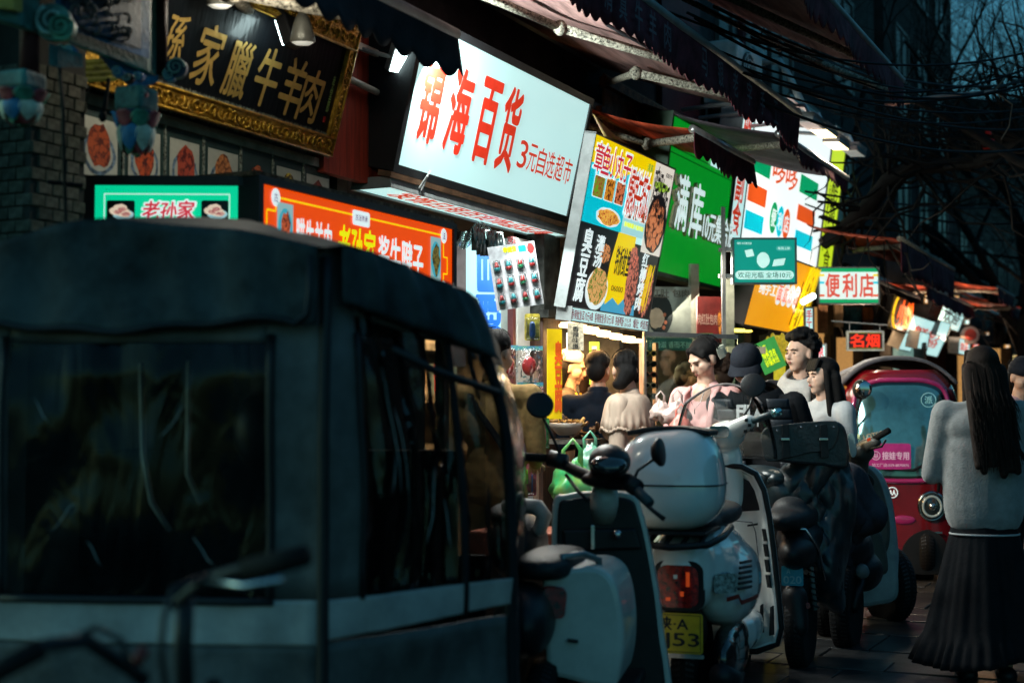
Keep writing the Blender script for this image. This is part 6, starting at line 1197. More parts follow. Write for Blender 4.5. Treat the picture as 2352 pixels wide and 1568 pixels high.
wt('grab_rail', [(1288, 1320, 5.0), (1292, 1278, 5.0), (1340, 1272, 5.05), (1375, 1285, 5.1), (1378, 1325, 5.1)], .014, M('grey_alloy', (.25, .27, .27), .4, .6), sa, si)
b = MB(); b.x = si; b.ell(P(1270, 1290, 5.2), (.11, .3, .05), rot=(0, 0, R(-12)), e=.7); b.build('seat', SEAT, sa, voxel=.012, sm=2)
lens('tail_light', P(1272, 1382, 4.96), .075, .095, .06, (0, .1, 0), REDL, sa, si); b = MB(); b.x = si; b.box(0, 0, 0, 0, 0, 0) if 0 else None
b = MB(); b.x = si; b.ell(P(1205, 1420, 5.0), (.11, .25, .13)); b.build('rear_mudguard', BLKP, sa, voxel=.014, sm=2)
tyre(Vector((.12, 5.05, .24)), .24, .1, R(-12), sa, si); tyre(Vector((.42, 6.05, .24)), .24, .1, R(-12), sa, si); solidpx('floorboard', [(1240, 1590), (1450, 1590), (1450, 1620), (1240, 1620)], 5.2, .5, BLKP, sa, si)
# tail of another scooter between the tricycle and the first one
sx_ = thing('parked_scooter', 'scooter mostly hidden behind the tricycle, only its pale curved tail rail showing', 'scooter', (.1, 6.1, 0)); xi = inv(sx_)
wt('tail_rail', [(1160, 1165, 5.9), (1200, 1160, 5.85), (1235, 1165, 5.8), (1250, 1185, 5.8), (1240, 1215, 5.8), (1215, 1230, 5.85)], [.03, .03, .034, .034, .03, .02], M('pale_grey_plastic', (.32, .33, .32), .5), sx_, xi, 12); b = MB(); b.x = xi; b.ell(P(1190, 1250, 6.0), (.13, .3, .15)); b.build('body', BLKP, sx_, voxel=.015, sm=2); b = MB(); b.x = xi; b.ell(P(1175, 1180, 6.1), (.1, .3, .05)); b.build('seat', SEAT, sx_, voxel=.014, sm=2); tyre(Vector((.0, 5.9, .24)), .24, .1, 0, sx_, xi)

# ---- white scooter with top box and yellow plate
HD = R(18); G0 = Vector((.70, 6.0, 0)); FW = Vector((sin(HD), cos(HD), 0)); RT = Vector((cos(HD), -sin(HD), 0))
sb = thing('parked_scooter', 'glossy white scooter with a big white top box and yellow licence plate', 'scooter', G0, -HD)   # local y forward, x right
b = MB(); b.ell((0, .42, .66), (.215, .5, .2), e=.9, e2=.9); b.ell((.12, .5, .58), (.14, .42, .19), e=.9); b.ell((-.12, .5, .58), (.14, .42, .19), e=.9); b.ell((0, .1, .66), (.15, .18, .17), e=.8, e2=.8); b.build('rear_body', PW, sb, voxel=.014, sm=6)
b = MB(); b.ell((0, .62, .87), (.15, .45, .06), e=.8, e2=.8); b.ell((0, .3, .86), (.13, .25, .05), e=.8); b.build('seat', SEAT, sb, voxel=.012, sm=3)
b = MB()
for x_ in (-.1, -.03, .04, .11): b.tube([(x_, -.12, .8), (x_, .1, .84), (x_, .32, .83)], .011, 6)
b.tube([(-.17, .05, .82), (-.15, -.14, .8), (0, -.19, .79), (.15, -.14, .8), (.18, .05, .82), (.17, .3, .84)], .015, 8); b.build('luggage_rack', BLK, sb, smooth=True); b = MB(); b.box(-.14, .14, -.15, .22, .835, .85); b.build('rack_plate', BLKP, sb, bevel=.004)
bx, by = -.035, .0
b = MB(); b.ell((bx, by, 1.05), (.228, .205, .205), e=.6, e2=.66, nu=40, nv=24); 
for i, v in enumerate(b.v):
    if v.z > 1.05: t = (v.z - 1.05) / .2; b.v[i] = Vector((bx + (v.x - bx) * (1 - .13 * t), v.y + .05 * t, v.z + .02 * t + .03 * t * (v.x - bx) * 2))
    if v.z < .95: t = (.95 - v.z) / .1; b.v[i] = Vector((bx + (v.x - bx) * (1 - .05 * t), v.y, v.z))
b.build('top_box', PW, sb, smooth=True); 
b = MB(); b.tube([(bx + .2295 * math.copysign(abs(cos(a)) ** .6, cos(a)), by + .2065 * math.copysign(abs(sin(a)) ** .6, sin(a)), 1.04) for a in [2 * pi * i / 72 for i in range(73)]], .0035, 5, cap=False); b.build('lid_seam', BLK, sb)
b = MB(); b.lathe([(0, -.014), (.014, -.012), (.018, 0)], (bx - .12, by - .196, .965), 16, 'y'); b.build('lock', CHR, sb, smooth=True)
b = MB(); b.grid(lambda u, v: (bx - .17 + .34 * u, by - .06 + .25 * v, 1.245 + .02 * sin(pi * u) + .006), 16, 6); b.build('back_pad', SEAT, sb, smooth=True, solid=.02)
SI = Matrix()
def lp(l, sd, z): return Vector((sd, l, z))
lens('tail_light_bezel', lp(-.045, .01, .62), .2, .2, .04, (0, 0, 0), BLKP, sb, SI); lens('tail_light', lp(-.062, .01, .62), .165, .165, .03, (0, 0, 0), REDL, sb, SI)
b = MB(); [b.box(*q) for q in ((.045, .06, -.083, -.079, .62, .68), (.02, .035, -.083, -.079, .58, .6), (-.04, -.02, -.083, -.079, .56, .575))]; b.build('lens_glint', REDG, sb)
lens('turn_signal', lp(.06, .175, .625), .1, .075, .05, (0, 0, R(35)), CLL, sb, SI); lens('turn_signal', lp(.06, -.175, .625), .1, .075, .05, (0, 0, R(-35)), CLL, sb, SI)
for k in range(6): b = MB(); b.tube([(.232 - .002 * k, .16, .7 - k * .022), (.262, .26, .7 - k * .022)], .0065, 6); b.build('vent_slot', BLK, sb)
b = MB(); b.grid(lambda u, v: (.2 + .07 * sin(u * pi * .5), .0 + .42 * u, .525 + .018 * v + .03 * (u < .35)), 14, 1); b.build('red_stripe', M('red_stripe_paint', (.3, .02, .01), .4), sb, solid=.002)
YPL = M('yellow_plate_paint', (.6, .4, .01), .4, var=.15); b = MB(); b.prism(rrect(-.12, .115, .348, .512, .012), -.09, -.085); b.build('licence_plate', YPL, sb)
pr2 = bpy.data.objects[sb.children[-1].name]; b = MB()
for q in ((-.112, .107, .354, .3565), (-.112, .107, .5035, .506), (-.112, -.1095, .3565, .5035), (.1045, .107, .3565, .5035)): b.box(q[0], q[1], -.0925, -.091, q[2], q[3])
b.build('plate_border', BLK, pr2); text('陕·A', -.075, .055, .442, .498, BLK, pr2, y=-.093, bold=.02); text('7J53', -.1, .1, .362, .432, BLK, pr2, y=-.093, bold=.015)
b = MB(); b.prism(rrect(-.125, .12, .33, .347, .004), -.093, -.084); b.build('plate_holder', CHR, sb)
b = MB(); b.ell((0, .1, .42), (.1, .16, .12)); b.build('rear_mudguard', BLKP, sb, voxel=.012, sm=2); tyre(Vector((0, .3, .24)), .24, .12, 0, sb, SI); tyre(Vector((0, 1.5, .24)), .24, .12, 0, sb, SI)
b = MB(); b.ell((.16, .35, .3), (.06, .3, .13), e=.8); b.ell((.17, .15, .3), (.055, .12, .1)); b.build('engine_cover', M('gloss_black', (.012, .013, .014), .15, coat=1), sb, voxel=.012, sm=3)
b = MB(); b.tube([(.15, .6, .15), (.19, .2, .2), (.19, -.1, .27)], [.03, .045, .05], 12); b.build('exhaust', BLK, sb, smooth=True)
b = MB(); b.box(-.17, .17, .85, 1.25, .22, .27); b.ell((0, 1.0, .3), (.2, .3, .1), e=.7); b.build('floorboard', PW, sb, voxel=.014, sm=2)
half = [(.0, 1.07), (.08, 1.065), (.15, 1.03), (.19, .95), (.215, .82), (.235, .65), (.255, .45), (.27, .28), (.25, .2), (.15, .16), (0, .15)]
outl = half + [(-x, z) for x, z in half[::-1][1:-1]]
b = MB()
def ls(u, v):
    n = len(half) - 1; i = min(int(v * n), n - 1); t = v * n - i; x = half[i][0] * (1 - t) + half[i + 1][0] * t; z = half[i][1] * (1 - t) + half[i + 1][1] * t; q = (u - .5) * 2
    return (x * q, 1.22 + .1 * (1 - z) * 0 + .06 * (1 - abs(q) ** 3) - .05 * q * q + .02, z)
b.grid(ls, 20, 30); b.build('leg_shield', PW, sb, smooth=True, solid=.035)
b = MB(); b.tube([(x, 1.185, z) for x, z in half], .014, 8); b.build('edge_trim', BLKP, sb, smooth=True)
def onsh(pts, nm, mt, t=.006):
    b = MB(); f0 = []
    for x, z in pts: q = x / .24; f0.append((x, 1.215 + .06 * (1 - abs(q) ** 3) - .05 * q * q - .0 - t, z))
    b.poly(f0); return b.build(nm, mt, sb, solid=.01)
onsh([(.035, .835), (.03, .93), (.045, .99), (.08, 1.005), (.13, .985), (.155, .93), (.165, .85)], 'glove_box_window', BLKP, .014)
onsh([(.1, .775), (.15, .785), (.15, .775), (.1, .765)], 'latch', BLKP, .014)
for k in range(4): z = .76 - k * .075; onsh([(.178 + k * .006, z), (.198 + k * .006, z), (.206 + k * .006, z - .06), (.188 + k * .006, z - .06)], 'shield_slot', BLKP, .014)
for x_ in (.165, .222): onsh([(x_, .38), (x_ + .012, .39), (x_ + .014, .25), (x_ - .008, .24)], 'lower_slot', BLKP, .014)
b = MB(); b.tube([(-.02 + .2 * q[0], 1.2, q[1]) for q in ((.1, .8), (.75, .79), (.83, .74), (.95, .5), (.9, .45), (.7, .43))], .003, 5); b.build('panel_seam', M('seam_grey', (.15, .15, .15), .6), sb)
b = MB(); b.lathe([(0, -.012), (.02, -.012), (.024, .02)], (-.035, 1.22, .93), 16, 'y'); b.build('key_lock', BLKP, sb, smooth=True)
b = MB(); b.cap((0, 1.28, .9), (.0, 1.24, 1.12), .09, .075); b.ell((.0, 1.2, 1.22), (.1, .11, .075), rot=(0, -.2, 0)); b.cap((.0, 1.18, 1.22), (.13, 1.1, 1.29), .06, .038); b.cap((.0, 1.18, 1.22), (-.2, 1.2, 1.22), .05, .032); b.build('headset', PW, sb, voxel=.01, sm=3)
b = MB(); b.prism(rrect(-.06, .03, 1.215, 1.265, .012), 1.085, 1.1); o = b.build('display', M('teal_display', (.02, .12, .14), .1, coat=1), sb, bevel=.003)
for k, (x_, z_) in enumerate(((.125, 1.3), (.14, 1.275), (.15, 1.25), (.12, 1.245))): b = MB(); b.box(x_ - .008, x_ + .008, 1.055, 1.075, z_ - .01, z_ + .006); b.build('switch', BLKP, sb, bevel=.002)
b = MB(); b.tube([(.15, 1.09, 1.295), (.27, .98, 1.33)], [.018, .017], 12); b.build('grip', M('teal_black_rubber', (.02, .05, .06), .5), sb, smooth=True); b = MB(); b.cyl((.27, .98, 1.33), (.3, .955, 1.34), .02, .018); b.build('bar_end', M('chrome_teal', (.3, .7, .75), .2, .9), sb, smooth=True); b = MB(); b.tube([(-.2, 1.2, 1.22), (-.34, 1.1, 1.2)], .017, 10); b.build('grip', RUB, sb, smooth=True)
b = MB(); b.tube([(.06, 1.18, 1.27), (.12, 1.2, 1.36), (.14, 1.2, 1.42)], .006, 6); b.build('mirror_stalk', BLK, sb, smooth=True); mirror(Vector((.14, 1.19, 1.47)), .062, (R(-20), 0, 0), sb, SI, BLK)
b = MB(); b.grid(lambda u, v: (-.02 + .26 * (u - .5) * 2 * (1 - .25 * v ** 2), 1.42 - .1 * (abs(u - .5) * 2) ** 2 + .0 - .08 * v, 1.1 + .38 * v - .1 * v * (abs(u - .5) * 2) ** 2), 20, 14); b.build('windscreen', CLEAR('clear_screen', (.88, .9, .9), .06, .06), sb, smooth=True, solid=.004)
b = MB(); b.tube([(-.02 + .26 * (u - .5) * 2 * .75, 1.34 - .1 * (abs(u - .5) * 2) ** 2, 1.48 - .1 * (abs(u - .5) * 2) ** 2) for u in [i / 20 for i in range(21)]], .005, 6); b.build('screen_edge', M('clear_edge', (.6, .5, .48), .3, alpha=.6), sb, smooth=True)

# ---- dark scooters with quilted covers
QUILT = M('quilted_black_nylon', (.018, .035, .042), .34, bump=.15, bscale=30, var=.3); QUILT2 = M('charcoal_quilt', (.045, .045, .055), .75, bump=.3, bscale=60); OLIV = M('olive_plastic', (.09, .085, .07), .45, var=.15)
scr = thing('parked_scooter', 'black scooter under a blue black quilted rain blanket, with a small blue plate', 'scooter', P(1840, 940, 7.4) - Vector((0, 0, CZ)), R(-22)); ci = inv(scr)
def blob(nm, items, mt, par, ix, voxel=.014, sm=4, hd=R(-22)):
    b = MB(); b.x = ix
    for it in items:
        if it[0] == 'e': b.ell(P(*it[1]), it[2], rot=(0, 0, hd), e=it[3] if len(it) > 3 else 1)
        else: b.cap(P(*it[1]), P(*it[2]), it[3], it[4])
    return b.build(nm, mt, par, voxel=voxel, sm=sm)
blob('rear_body', [('e', (1835, 1265, 7.45), (.1, .25, .1)), ('e', (1845, 1230, 7.7), (.13, .35, .1))], BLKP, scr, ci); blob('seat', [('e', (1825, 1185, 7.6), (.12, .4, .07), .8), ('e', (1815, 1165, 7.5), (.09, .12, .06))], SEAT, scr, ci)
BLP = M('blue_plate_paint', (.02, .3, .42), .35); b = MB(); b.x = ci @ Matrix.Translation(P(1820, 1322, 7.33)) @ Euler((0, 0, R(-8))).to_matrix().to_4x4(); b.prism(rrect(-.055, .055, -.05, .05, .008), -.003, .003); po = b.build('licence_plate', BLP, scr)
for s_, a, c, d, e in (('A', -.03, -.01, .012, .036), ('020', -.045, .045, -.038, .0)):
    o = text(s_, a, c, d, e, M('pale_plate_print', (.3, .55, .6), .5), po, y=-.006); o.matrix_local = ci @ Matrix.Translation(P(1820, 1322, 7.33)) @ Euler((0, 0, R(-8))).to_matrix().to_4x4()
blob('rear_mudguard', [('c', (1825, 1370, 7.35), (1835, 1440, 7.3), .07, .05)], BLKP, scr, ci); tyre(Vector((P(1835, 940, 7.5).x, 7.5, .24)), .25, .1, R(-22), scr, ci)
b = MB(); b.x = ci; p0 = P(1858, 1245, 7.5); p1 = P(1872, 1400, 7.5); b.tube([p0.lerp(p1, i / 90) + Vector((.022 * cos(i * .8), .022 * sin(i * .8), 0)) for i in range(91)], .005, 5); b.build('shock_spring', BLK, scr, smooth=True)
b = MB(); b.x = ci; b.tube([p0, p1], .014); b.build('shock_absorber', GREY, scr, smooth=True); wt('side_rail', [(1790, 1210, 7.4), (1850, 1215, 7.35), (1880, 1260, 7.4), (1895, 1330, 7.5)], .008, CHR, scr, ci)
tyre(Vector((P(1900, 940, 8.5).x, 8.5, .24)), .25, .1, R(-22), scr, ci)
lens('reflector', P(1852, 1390, 7.3), .03, .02, .01, (0, 0, 0), REDL, scr, ci); lens('tail_light', P(1826, 1280, 7.35), .08, .035, .02, (0, 0, 0), REDL, scr, ci)
# quilted blanket: a draped sheet with stitched diamonds
def quilt(nm, pts, Y0, mt, label, seed, dia=.13, thick=.024):
    outl = sm_(pts, 4); cx = sum(p[0] for p in outl) / len(outl); cy = sum(p[1] for p in outl) / len(outl); b = MB(); NR = 22; n = len(outl)
    def pt(x, y, t):
        dp = (1 - t ** 3) * .17; p = P(x, y, Y0 - dp); a = (p.x + p.z * .8) / dia; c = (p.x - p.z * .8) / dia
        pf = min(abs(a - round(a)), abs(c - round(c))) * 2; fold = noise.noise(Vector((p.x * 5 + seed, p.z * 2.4, seed))) * .12 + abs(noise.noise(Vector((p.x * 9 + seed, p.z * 4, 2)))) * .05
        return p + Vector((0, -thick * min(1, pf * 2.4) ** .6 + fold, 0))
    rings = []
    for r_ in range(NR + 1):
        t = r_ / NR; rings.append(b._a([pt(cx + (x - cx) * t, cy + (y - cy) * t, t) for x, y in outl]))
    for a, c in zip(rings, rings[1:]):
        for j in range(n): b.face([a + j, c + j, c + (j + 1) % n, a + (j + 1) % n])
    base = P(cx, 940, Y0); base.z = 0; b.v = [v - base for v in b.v]; o = b.build(nm, mt, smooth=True, solid=.03); o.location = base; return tag(o, label, 'blanket')
quilt('quilted_blanket', [(1765, 1110), (1800, 1075), (1850, 1040), (1885, 1000), (1925, 1010), (1945, 1050), (1960, 1130), (1950, 1230), (1935, 1330), (1930, 1400), (1890, 1385), (1850, 1340), (1830, 1260), (1790, 1200), (1770, 1160)], 7.75, QUILT, 'glossy blue black quilted blanket draped over the scooter with the blue plate', 1.3)
quilt('quilted_blanket', [(1920, 1070), (1980, 1080), (2010, 1130), (2035, 1170), (2020, 1215), (1985, 1235), (1975, 1300), (1950, 1370), (1900, 1400), (1890, 1300), (1905, 1180)], 8.15, QUILT2, 'matt charcoal quilted blanket hanging over the scooter farther right', 4.7, .2)
quilt('quilted_blanket', [(1700, 1085), (1740, 1072), (1800, 1085), (1840, 1110), (1800, 1130), (1740, 1120)], 7.9, QUILT, 'folded end of a shiny dark blanket beside the white leg shield', 7.7, .12)
# leather saddle bag
bg_ = thing('leather_bag', 'dark leather satchel with two buckled straps hung over the scooter handlebar', 'bag', P(1850, 1020, 7.6), R(-6)); gi = inv(bg_)
LEA = M('dark_leather', (.03, .035, .04), .38, bump=.35, bscale=60, var=.3); solidpx('bag_body', sm_([(1752, 990), (1790, 978), (1900, 968), (1935, 975), (1948, 1010), (1950, 1055), (1940, 1075), (1880, 1068), (1800, 1062), (1765, 1052)]), lambda x, y: 7.6, .14, LEA, bg_, gi, .015)
solidpx('bag_flap', sm_([(1750, 992), (1790, 976), (1900, 966), (1925, 972), (1925, 1005), (1905, 1035), (1860, 1040), (1800, 1055), (1760, 1058), (1750, 1030)]), lambda x, y: 7.585, .02, LEA, bg_, gi, .006)
for x_ in (1804, 1892): solidpx('buckle_strap', [(x_ - 8, 975), (x_ + 8, 973), (x_ + 12, 1050), (x_ - 6, 1053)], 7.57, .012, BLK, bg_, gi, .003); solidpx('buckle', [(x_ - 10, 1005), (x_ + 10, 1005), (x_ + 10, 1011), (x_ - 10, 1011)], 7.56, .01, CHR, bg_, gi, .002)
for x_, y_ in ((1785, 988), (1840, 980), (1875, 978), (1915, 980)): b = MB(); b.x = gi; b.ell(P(x_, y_, 7.57), .006, nu=8, nv=6); b.build('rivet', CHR, bg_)
# second dark scooter
sdd = thing('parked_scooter', 'olive grey scooter with a pale leg shield edge, between the blankets and the red tricycle', 'scooter', P(2000, 940, 8.8) - Vector((0, 0, CZ)), R(-25)); di = inv(sdd)
solidpx('leg_shield', sm_([(1940, 1080), (1985, 1068), (2020, 1080), (2045, 1130), (2058, 1200), (2066, 1290), (2064, 1370), (2020, 1390), (1960, 1380), (1950, 1230)]), 8.9, .08, M('pale_edge_plastic', (.35, .4, .4), .35, coat=.5), sdd, di, .03)
solidpx('leg_shield_inner', sm_([(1936, 1082), (1980, 1070), (2010, 1085), (2030, 1130), (2044, 1200), (2040, 1260), (2010, 1290), (1950, 1270), (1945, 1180)]), 8.85, .06, OLIV, sdd, di, .02)
solidpx('fairing', sm_([(1960, 1240), (2010, 1215), (2030, 1240), (2040, 1310), (2010, 1320), (1965, 1300)]), 8.6, .15, OLIV, sdd, di, .03)
b = MB(); b.x = di; b.ring(P(1987, 1107, 8.78), .045, .012, n=24); b.build('lock_ring', BLKP, sdd, smooth=True); b = MB(); b.x = di; b.lathe([(0, -.02), (.022, -.02), (.028, 0)], tuple(P(1987, 1107, 8.78)), 16, 'y'); b.build('key_lock', CHR, sdd, smooth=True)
blob('instrument_cowl', [('e', (1975, 1040, 8.75), (.09, .1, .06)), ('c', (1975, 1040, 8.75), (1965, 1090, 8.85), .06, .08), ('c', (1985, 1025, 8.7), (2010, 1015, 8.6), .045, .04)], OLIV, sdd, di); solidpx('display', sm_([(1948, 1000), (1962, 1000), (1968, 1040), (1955, 1048)]), 8.6, .02, M('pale_display', (.25, .4, .4), .15, coat=1), sdd, di, .004)
wt('handlebar', [(1985, 1030, 8.7), (2010, 1012, 8.6)], .022, BLK, sdd, di); wt('grip', [(2008, 1008, 8.6), (2042, 988, 8.5)], .019, RUB, sdd, di, 10); wt('handlebar', [(1975, 1035, 8.75), (1930, 1020, 8.9)], .018, BLK, sdd, di)
wt('brake_lever', [(2000, 1030, 8.6), (2025, 1025, 8.5), (2035, 1010, 8.5)], .007, BLK, sdd, di); solidpx('red_switch', [(1991, 1008), (1999, 1004), (2001, 1010), (1993, 1014)], 8.5, .01, REDG, sdd, di, .001)
tyre(Vector((P(2035, 940, 9.1).x, 9.1, .24)), .25, .11, R(20), sdd, di); tyre(Vector((P(1940, 940, 8.1).x, 8.1, .24)), .25, .11, R(-25), sdd, di)
blob('engine_block', [('e', (1980, 1310, 8.3), (.12, .2, .12)), ('e', (1950, 1260, 8.3), (.14, .3, .14))], BLKP, sdd, di); wt('swing_arm', [(1985, 1300, 8.2), (1960, 1400, 8.0)], .03, BLKP, sdd, di); b = MB(); b.x = di; b.lathe([(0, -.03), (.035, -.03), (.045, .02)], tuple(P(1980, 1312, 8.08)), 20, 'y'); b.build('hub_cover', GREY, sdd, smooth=True)
blob('seat', [('e', (1940, 1190, 8.2), (.12, .35, .06))], SEAT, sdd, di)

# ---- red passenger tricycle facing us
TX = P(2072, 940, 11.1); TX.z = 0
tt = thing('passenger_tricycle', 'glossy crimson enclosed tricycle facing us with round headlight and big windscreen', 'tricycle', TX, R(-9))
CRI = M('crimson_paint', (.2, .004, .009), .22, coat=1, var=.15, scale=3); MAG = M('magenta_rim', (.42, .02, .14), .3, coat=1); GRF = M('grey_vinyl_roof', (.14, .14, .16), .6, bump=.2, var=.2)
def tsec(u, z):     # outline of the cab front at height z; u from -1 left to 1 right, then back
    wz = .455 * (1 - .10 * max(0, (z - 1.0)) ** 1.5 / .8 - .05 * max(0, .5 - z) * 2); return wz
ZT = 1.66
def tf(u, v):
    z = .16 + (ZT - .16) * v; w_ = .46 - .035 * max(0, z - 1.1) - (.13 * max(0, (z - 1.42) / .24) ** 2.2) - .03 * max(0, .35 - z)
    a = (u - .5) * pi * 1.0; x = w_ * math.copysign(abs(sin(a)) ** .7, sin(a)); y = .3 - .32 * abs(cos(a)) ** .55 * (1 - .0 * v) + .18 * max(0, z - .85) ** 1.5 + .0
    return (x, y, z)
b = MB(); b.grid(tf, 48, 40); b.build('cab_front', CRI, tt, smooth=True, solid=.01)
b = MB(); b.grid(lambda u, v: ((-.46 if u < .5 else .46) * 1, .3 + (u if u < .5 else 1 - u) * 3.6, .2 + 1.25 * v), 1, 1) if 0 else None
for sg in (-1, 1):
    b = MB(); b.poly([(sg * .46, .3, .2), (sg * .46, 2.1, .3), (sg * .45, 2.1, .9), (sg * .46, .35, .9)]); b.build('side_panel', CRI, tt, solid=.02); b = MB(); b.poly([(sg * .455, .38, .92), (sg * .45, 2.08, .92), (sg * .4, 2.08, 1.5), (sg * .42, .5, 1.5)]); b.build('side_window', CLEAR('side_glass', (.4, .45, .45), .15), tt, solid=.004)
    b = MB(); b.tube([(sg * .455, .33, .9), (sg * .42, .48, 1.5)], .03, 8); b.tube([(sg * .45, 1.2, .9), (sg * .4, 1.2, 1.52)], .02, 8); b.build('pillar', CRI, tt)
b = MB(); b.poly([(-.45, 2.1, .3), (.45, 2.1, .3), (.4, 2.1, 1.5), (-.4, 2.1, 1.5)]); b.build('back_panel', CRI, tt, solid=.02)
def rf(u, v): x = -.47 + .94 * u; y = .16 + 2.0 * v; return (x * (1 - .06 * (1 - v)), y, 1.56 + .2 * (1 - (abs(u - .5) * 2) ** 2.6) - .03 * (1 - v) + .04 * sin(pi * min(1, v * 2 + .1)) ** .5)
b = MB(); b.grid(rf, 30, 16); b.build('vinyl_roof', GRF, tt, smooth=True, solid=.025)
def tsurf(x, z, off=.02):     # front face depth at x,z
    w_ = .46 - .035 * max(0, z - 1.1) - (.13 * max(0, (z - 1.42) / .24) ** 2.2) - .03 * max(0, .35 - z)
    q = min(.999, abs(x) / w_); s = q ** (1 / .7); c = sqrt(max(0, 1 - s * s)); return (x, .3 - .32 * c ** .55 + .18 * max(0, z - .85) ** 1.5 - off, z)
wsO = sm_([(-.385, .93), (-.37, 1.3), (-.33, 1.5), (-.2, 1.57), (0, 1.58), (.2, 1.57), (.33, 1.5), (.37, 1.3), (.385, .93), (.3, .82), (.15, .8), (0, .795), (-.15, .8), (-.3, .82)], 5)
b = MB(); b.tube([tsurf(x, z, .012) for x, z in wsO] + [tsurf(*wsO[0], .012)], .02, 8, cap=False); b.build('windscreen_rim', MAG, tt, smooth=True)
def wfill(scl, off, z0=None, z1=None):
    b = MB(); n = len(wsO); cz = 1.18; rings = []
    for t in (1, .8, .6, .4, .2): rings.append(b._a([tsurf(x * scl * t, cz + (z - cz) * scl * t, off) for x, z in wsO]))
    for a, c in zip(rings, rings[1:]):
        for j in range(n): b.face([a + j, a + (j + 1) % n, c + (j + 1) % n, c + j])
    k = b._a([tsurf(0, cz, off)]); [b.face([rings[-1] + j, rings[-1] + (j + 1) % n, k]) for j in range(n)]; return b
wfill(.97, .011).build('windscreen_gasket', M('dark_cab_inside', (.008, .02, .025), .06, coat=1, var=.5, scale=3), tt, smooth=True)
TEG = M('painted_teal_reflection', (.1, .3, .33), .05, .55, coat=1, var=.25, scale=2.5); wfill(.9, .016).build('windscreen', TEG, tt, smooth=True)  # teal metallic colour stands in for sky reflected on see-through glass
def tp(px, py): p = P(px, py, 11.0); q = Euler((0, 0, R(9))).to_matrix() @ (p - TX); return q.x, q.z
def tplate(pts, nm, mt, off=.024, par=None): b = MB(); b.poly([tsurf(*tp(x, y), off) for x, y in pts]); return b.build(nm, mt, par or tt)
PKB = M('magenta_banner', (.42, .02, .2), .5, es=.06, ec=(.8, .05, .4)); 
bn = MB(); bn.prism(rrect(-.175, .145, 0, .2, .02), -.002, .0); bno = bn.build('pink_banner', PKB, tt); x0, z0 = tp(2050, 1078); bno.location = (x0, tsurf(x0, z0 + .08, .05)[1], z0); bno.rotation_euler = (-.0, 0, 0)
PKP = M('pale_pink_print', (.6, .4, .5), .5, es=.25, ec=(1, .6, .85)); text('接娃专用', -.07, .13, .075, .135, PKP, bno, y=-.005, bold=.03); text('AA', -.135, -.1, .085, .125, PKP, bno, y=-.005, bold=.02); b = MB(); b.ring((-.118, -.005, .105), .032, .003, n=24, k=5); b.build('ring_print', PKP, bno); text('加工厂店:029-8870876', -.15, .13, .02, .045, PKP, bno, y=-.005)
x0, z0 = tp(2030, 1010); lo_ = text('LOTSO', 0, .16, 0, .035, M('cream_print', (.5, .42, .3), .5), tt, bold=.04); lo_.location = (x0 - .14, tsurf(x0, z0, .035)[1], z0); lo_.rotation_euler = (0, R(-14), 0)
b = MB(); px_, pz_ = tp(2137, 918); b.ring(tsurf(px_, pz_, .03), .055, .003, n=28, k=5); b.build('sticker_ring', M('pale_cyan_print', (.3, .6, .6), .4, es=.15, ec=(.4, .9, .9)), tt); lo_ = text('派', -.03, .03, -.03, .03, MC['pale_cyan_print'], tt); lo_.location = tsurf(px_, pz_, .03)
def hl(px, py, rr, nm='headlight'):
    x_, z_ = tp(px, py); c = Vector(tsurf(x_, z_, .015)); b = MB(); b.ring(c, rr, .014, rz=1.12, n=32); ho = b.build(nm, M('chrome_dark', (.4, .42, .42), .15, 1), tt, smooth=True)
    b = MB(); b.ell(c, (rr * .95, .04, rr * 1.06)); b.build('lens', M('headlight_glass', (.02, .03, .03), .05, coat=1), ho, smooth=True); b = MB(); b.ring(c + Vector((0, -.03, 0)), rr * .72, .01, rz=1.12, n=32); b.build('light_ring', M('pale_ring', (.4, .5, .5), .2), ho, smooth=True); b = MB(); b.ell(c + Vector((0, -.04, 0)), (rr * .3, .02, rr * .3)); b.build('bulb', CHR, ho, smooth=True)
hl(2142, 1163, .095); hl(1990, 1163, .095)
x_, z_ = tp(2052, 1132); b = MB(); b.ring(tsurf(x_, z_, .015), .04, .004, n=24, k=5); b.build('badge', WHT, tt); lo_ = text('AA', -.025, .025, -.02, .02, WHT, tt, bold=.03); lo_.location = tsurf(x_, z_, .015)
x_, z_ = tp(2078, 1195); b = MB(); b.ell(tsurf(x_, z_, .01), (.09, .012, .035)); b.build('air_intake', MAG, tt, smooth=True); x_, z_ = tp(2153, 1223); b = MB(); b.box(x_ - .04, x_ + .04, tsurf(x_, z_)[1] - .02, tsurf(x_, z_)[1], z_ - .006, z_ + .006); b.build('trim_bar', CHR, tt)
b = MB(); b.tube([tsurf(*tp(2163, 905), .035), tsurf(*tp(2160, 1050), .05), tsurf(*tp(2156, 1130), .04)], [.006, .011, .012], 6); b.ell(tsurf(*tp(2154, 1145), .03), .02); b.build('wiper', BLK, tt, smooth=True)
b = MB(); b.tube([tsurf(*tp(1962, 1060), .03), tsurf(*tp(2000, 1075), .04), tsurf(*tp(2100, 1080), .04), tsurf(*tp(2165, 1045), .03)], .012, 6); b.build('lower_trim', BLK, tt, smooth=True)
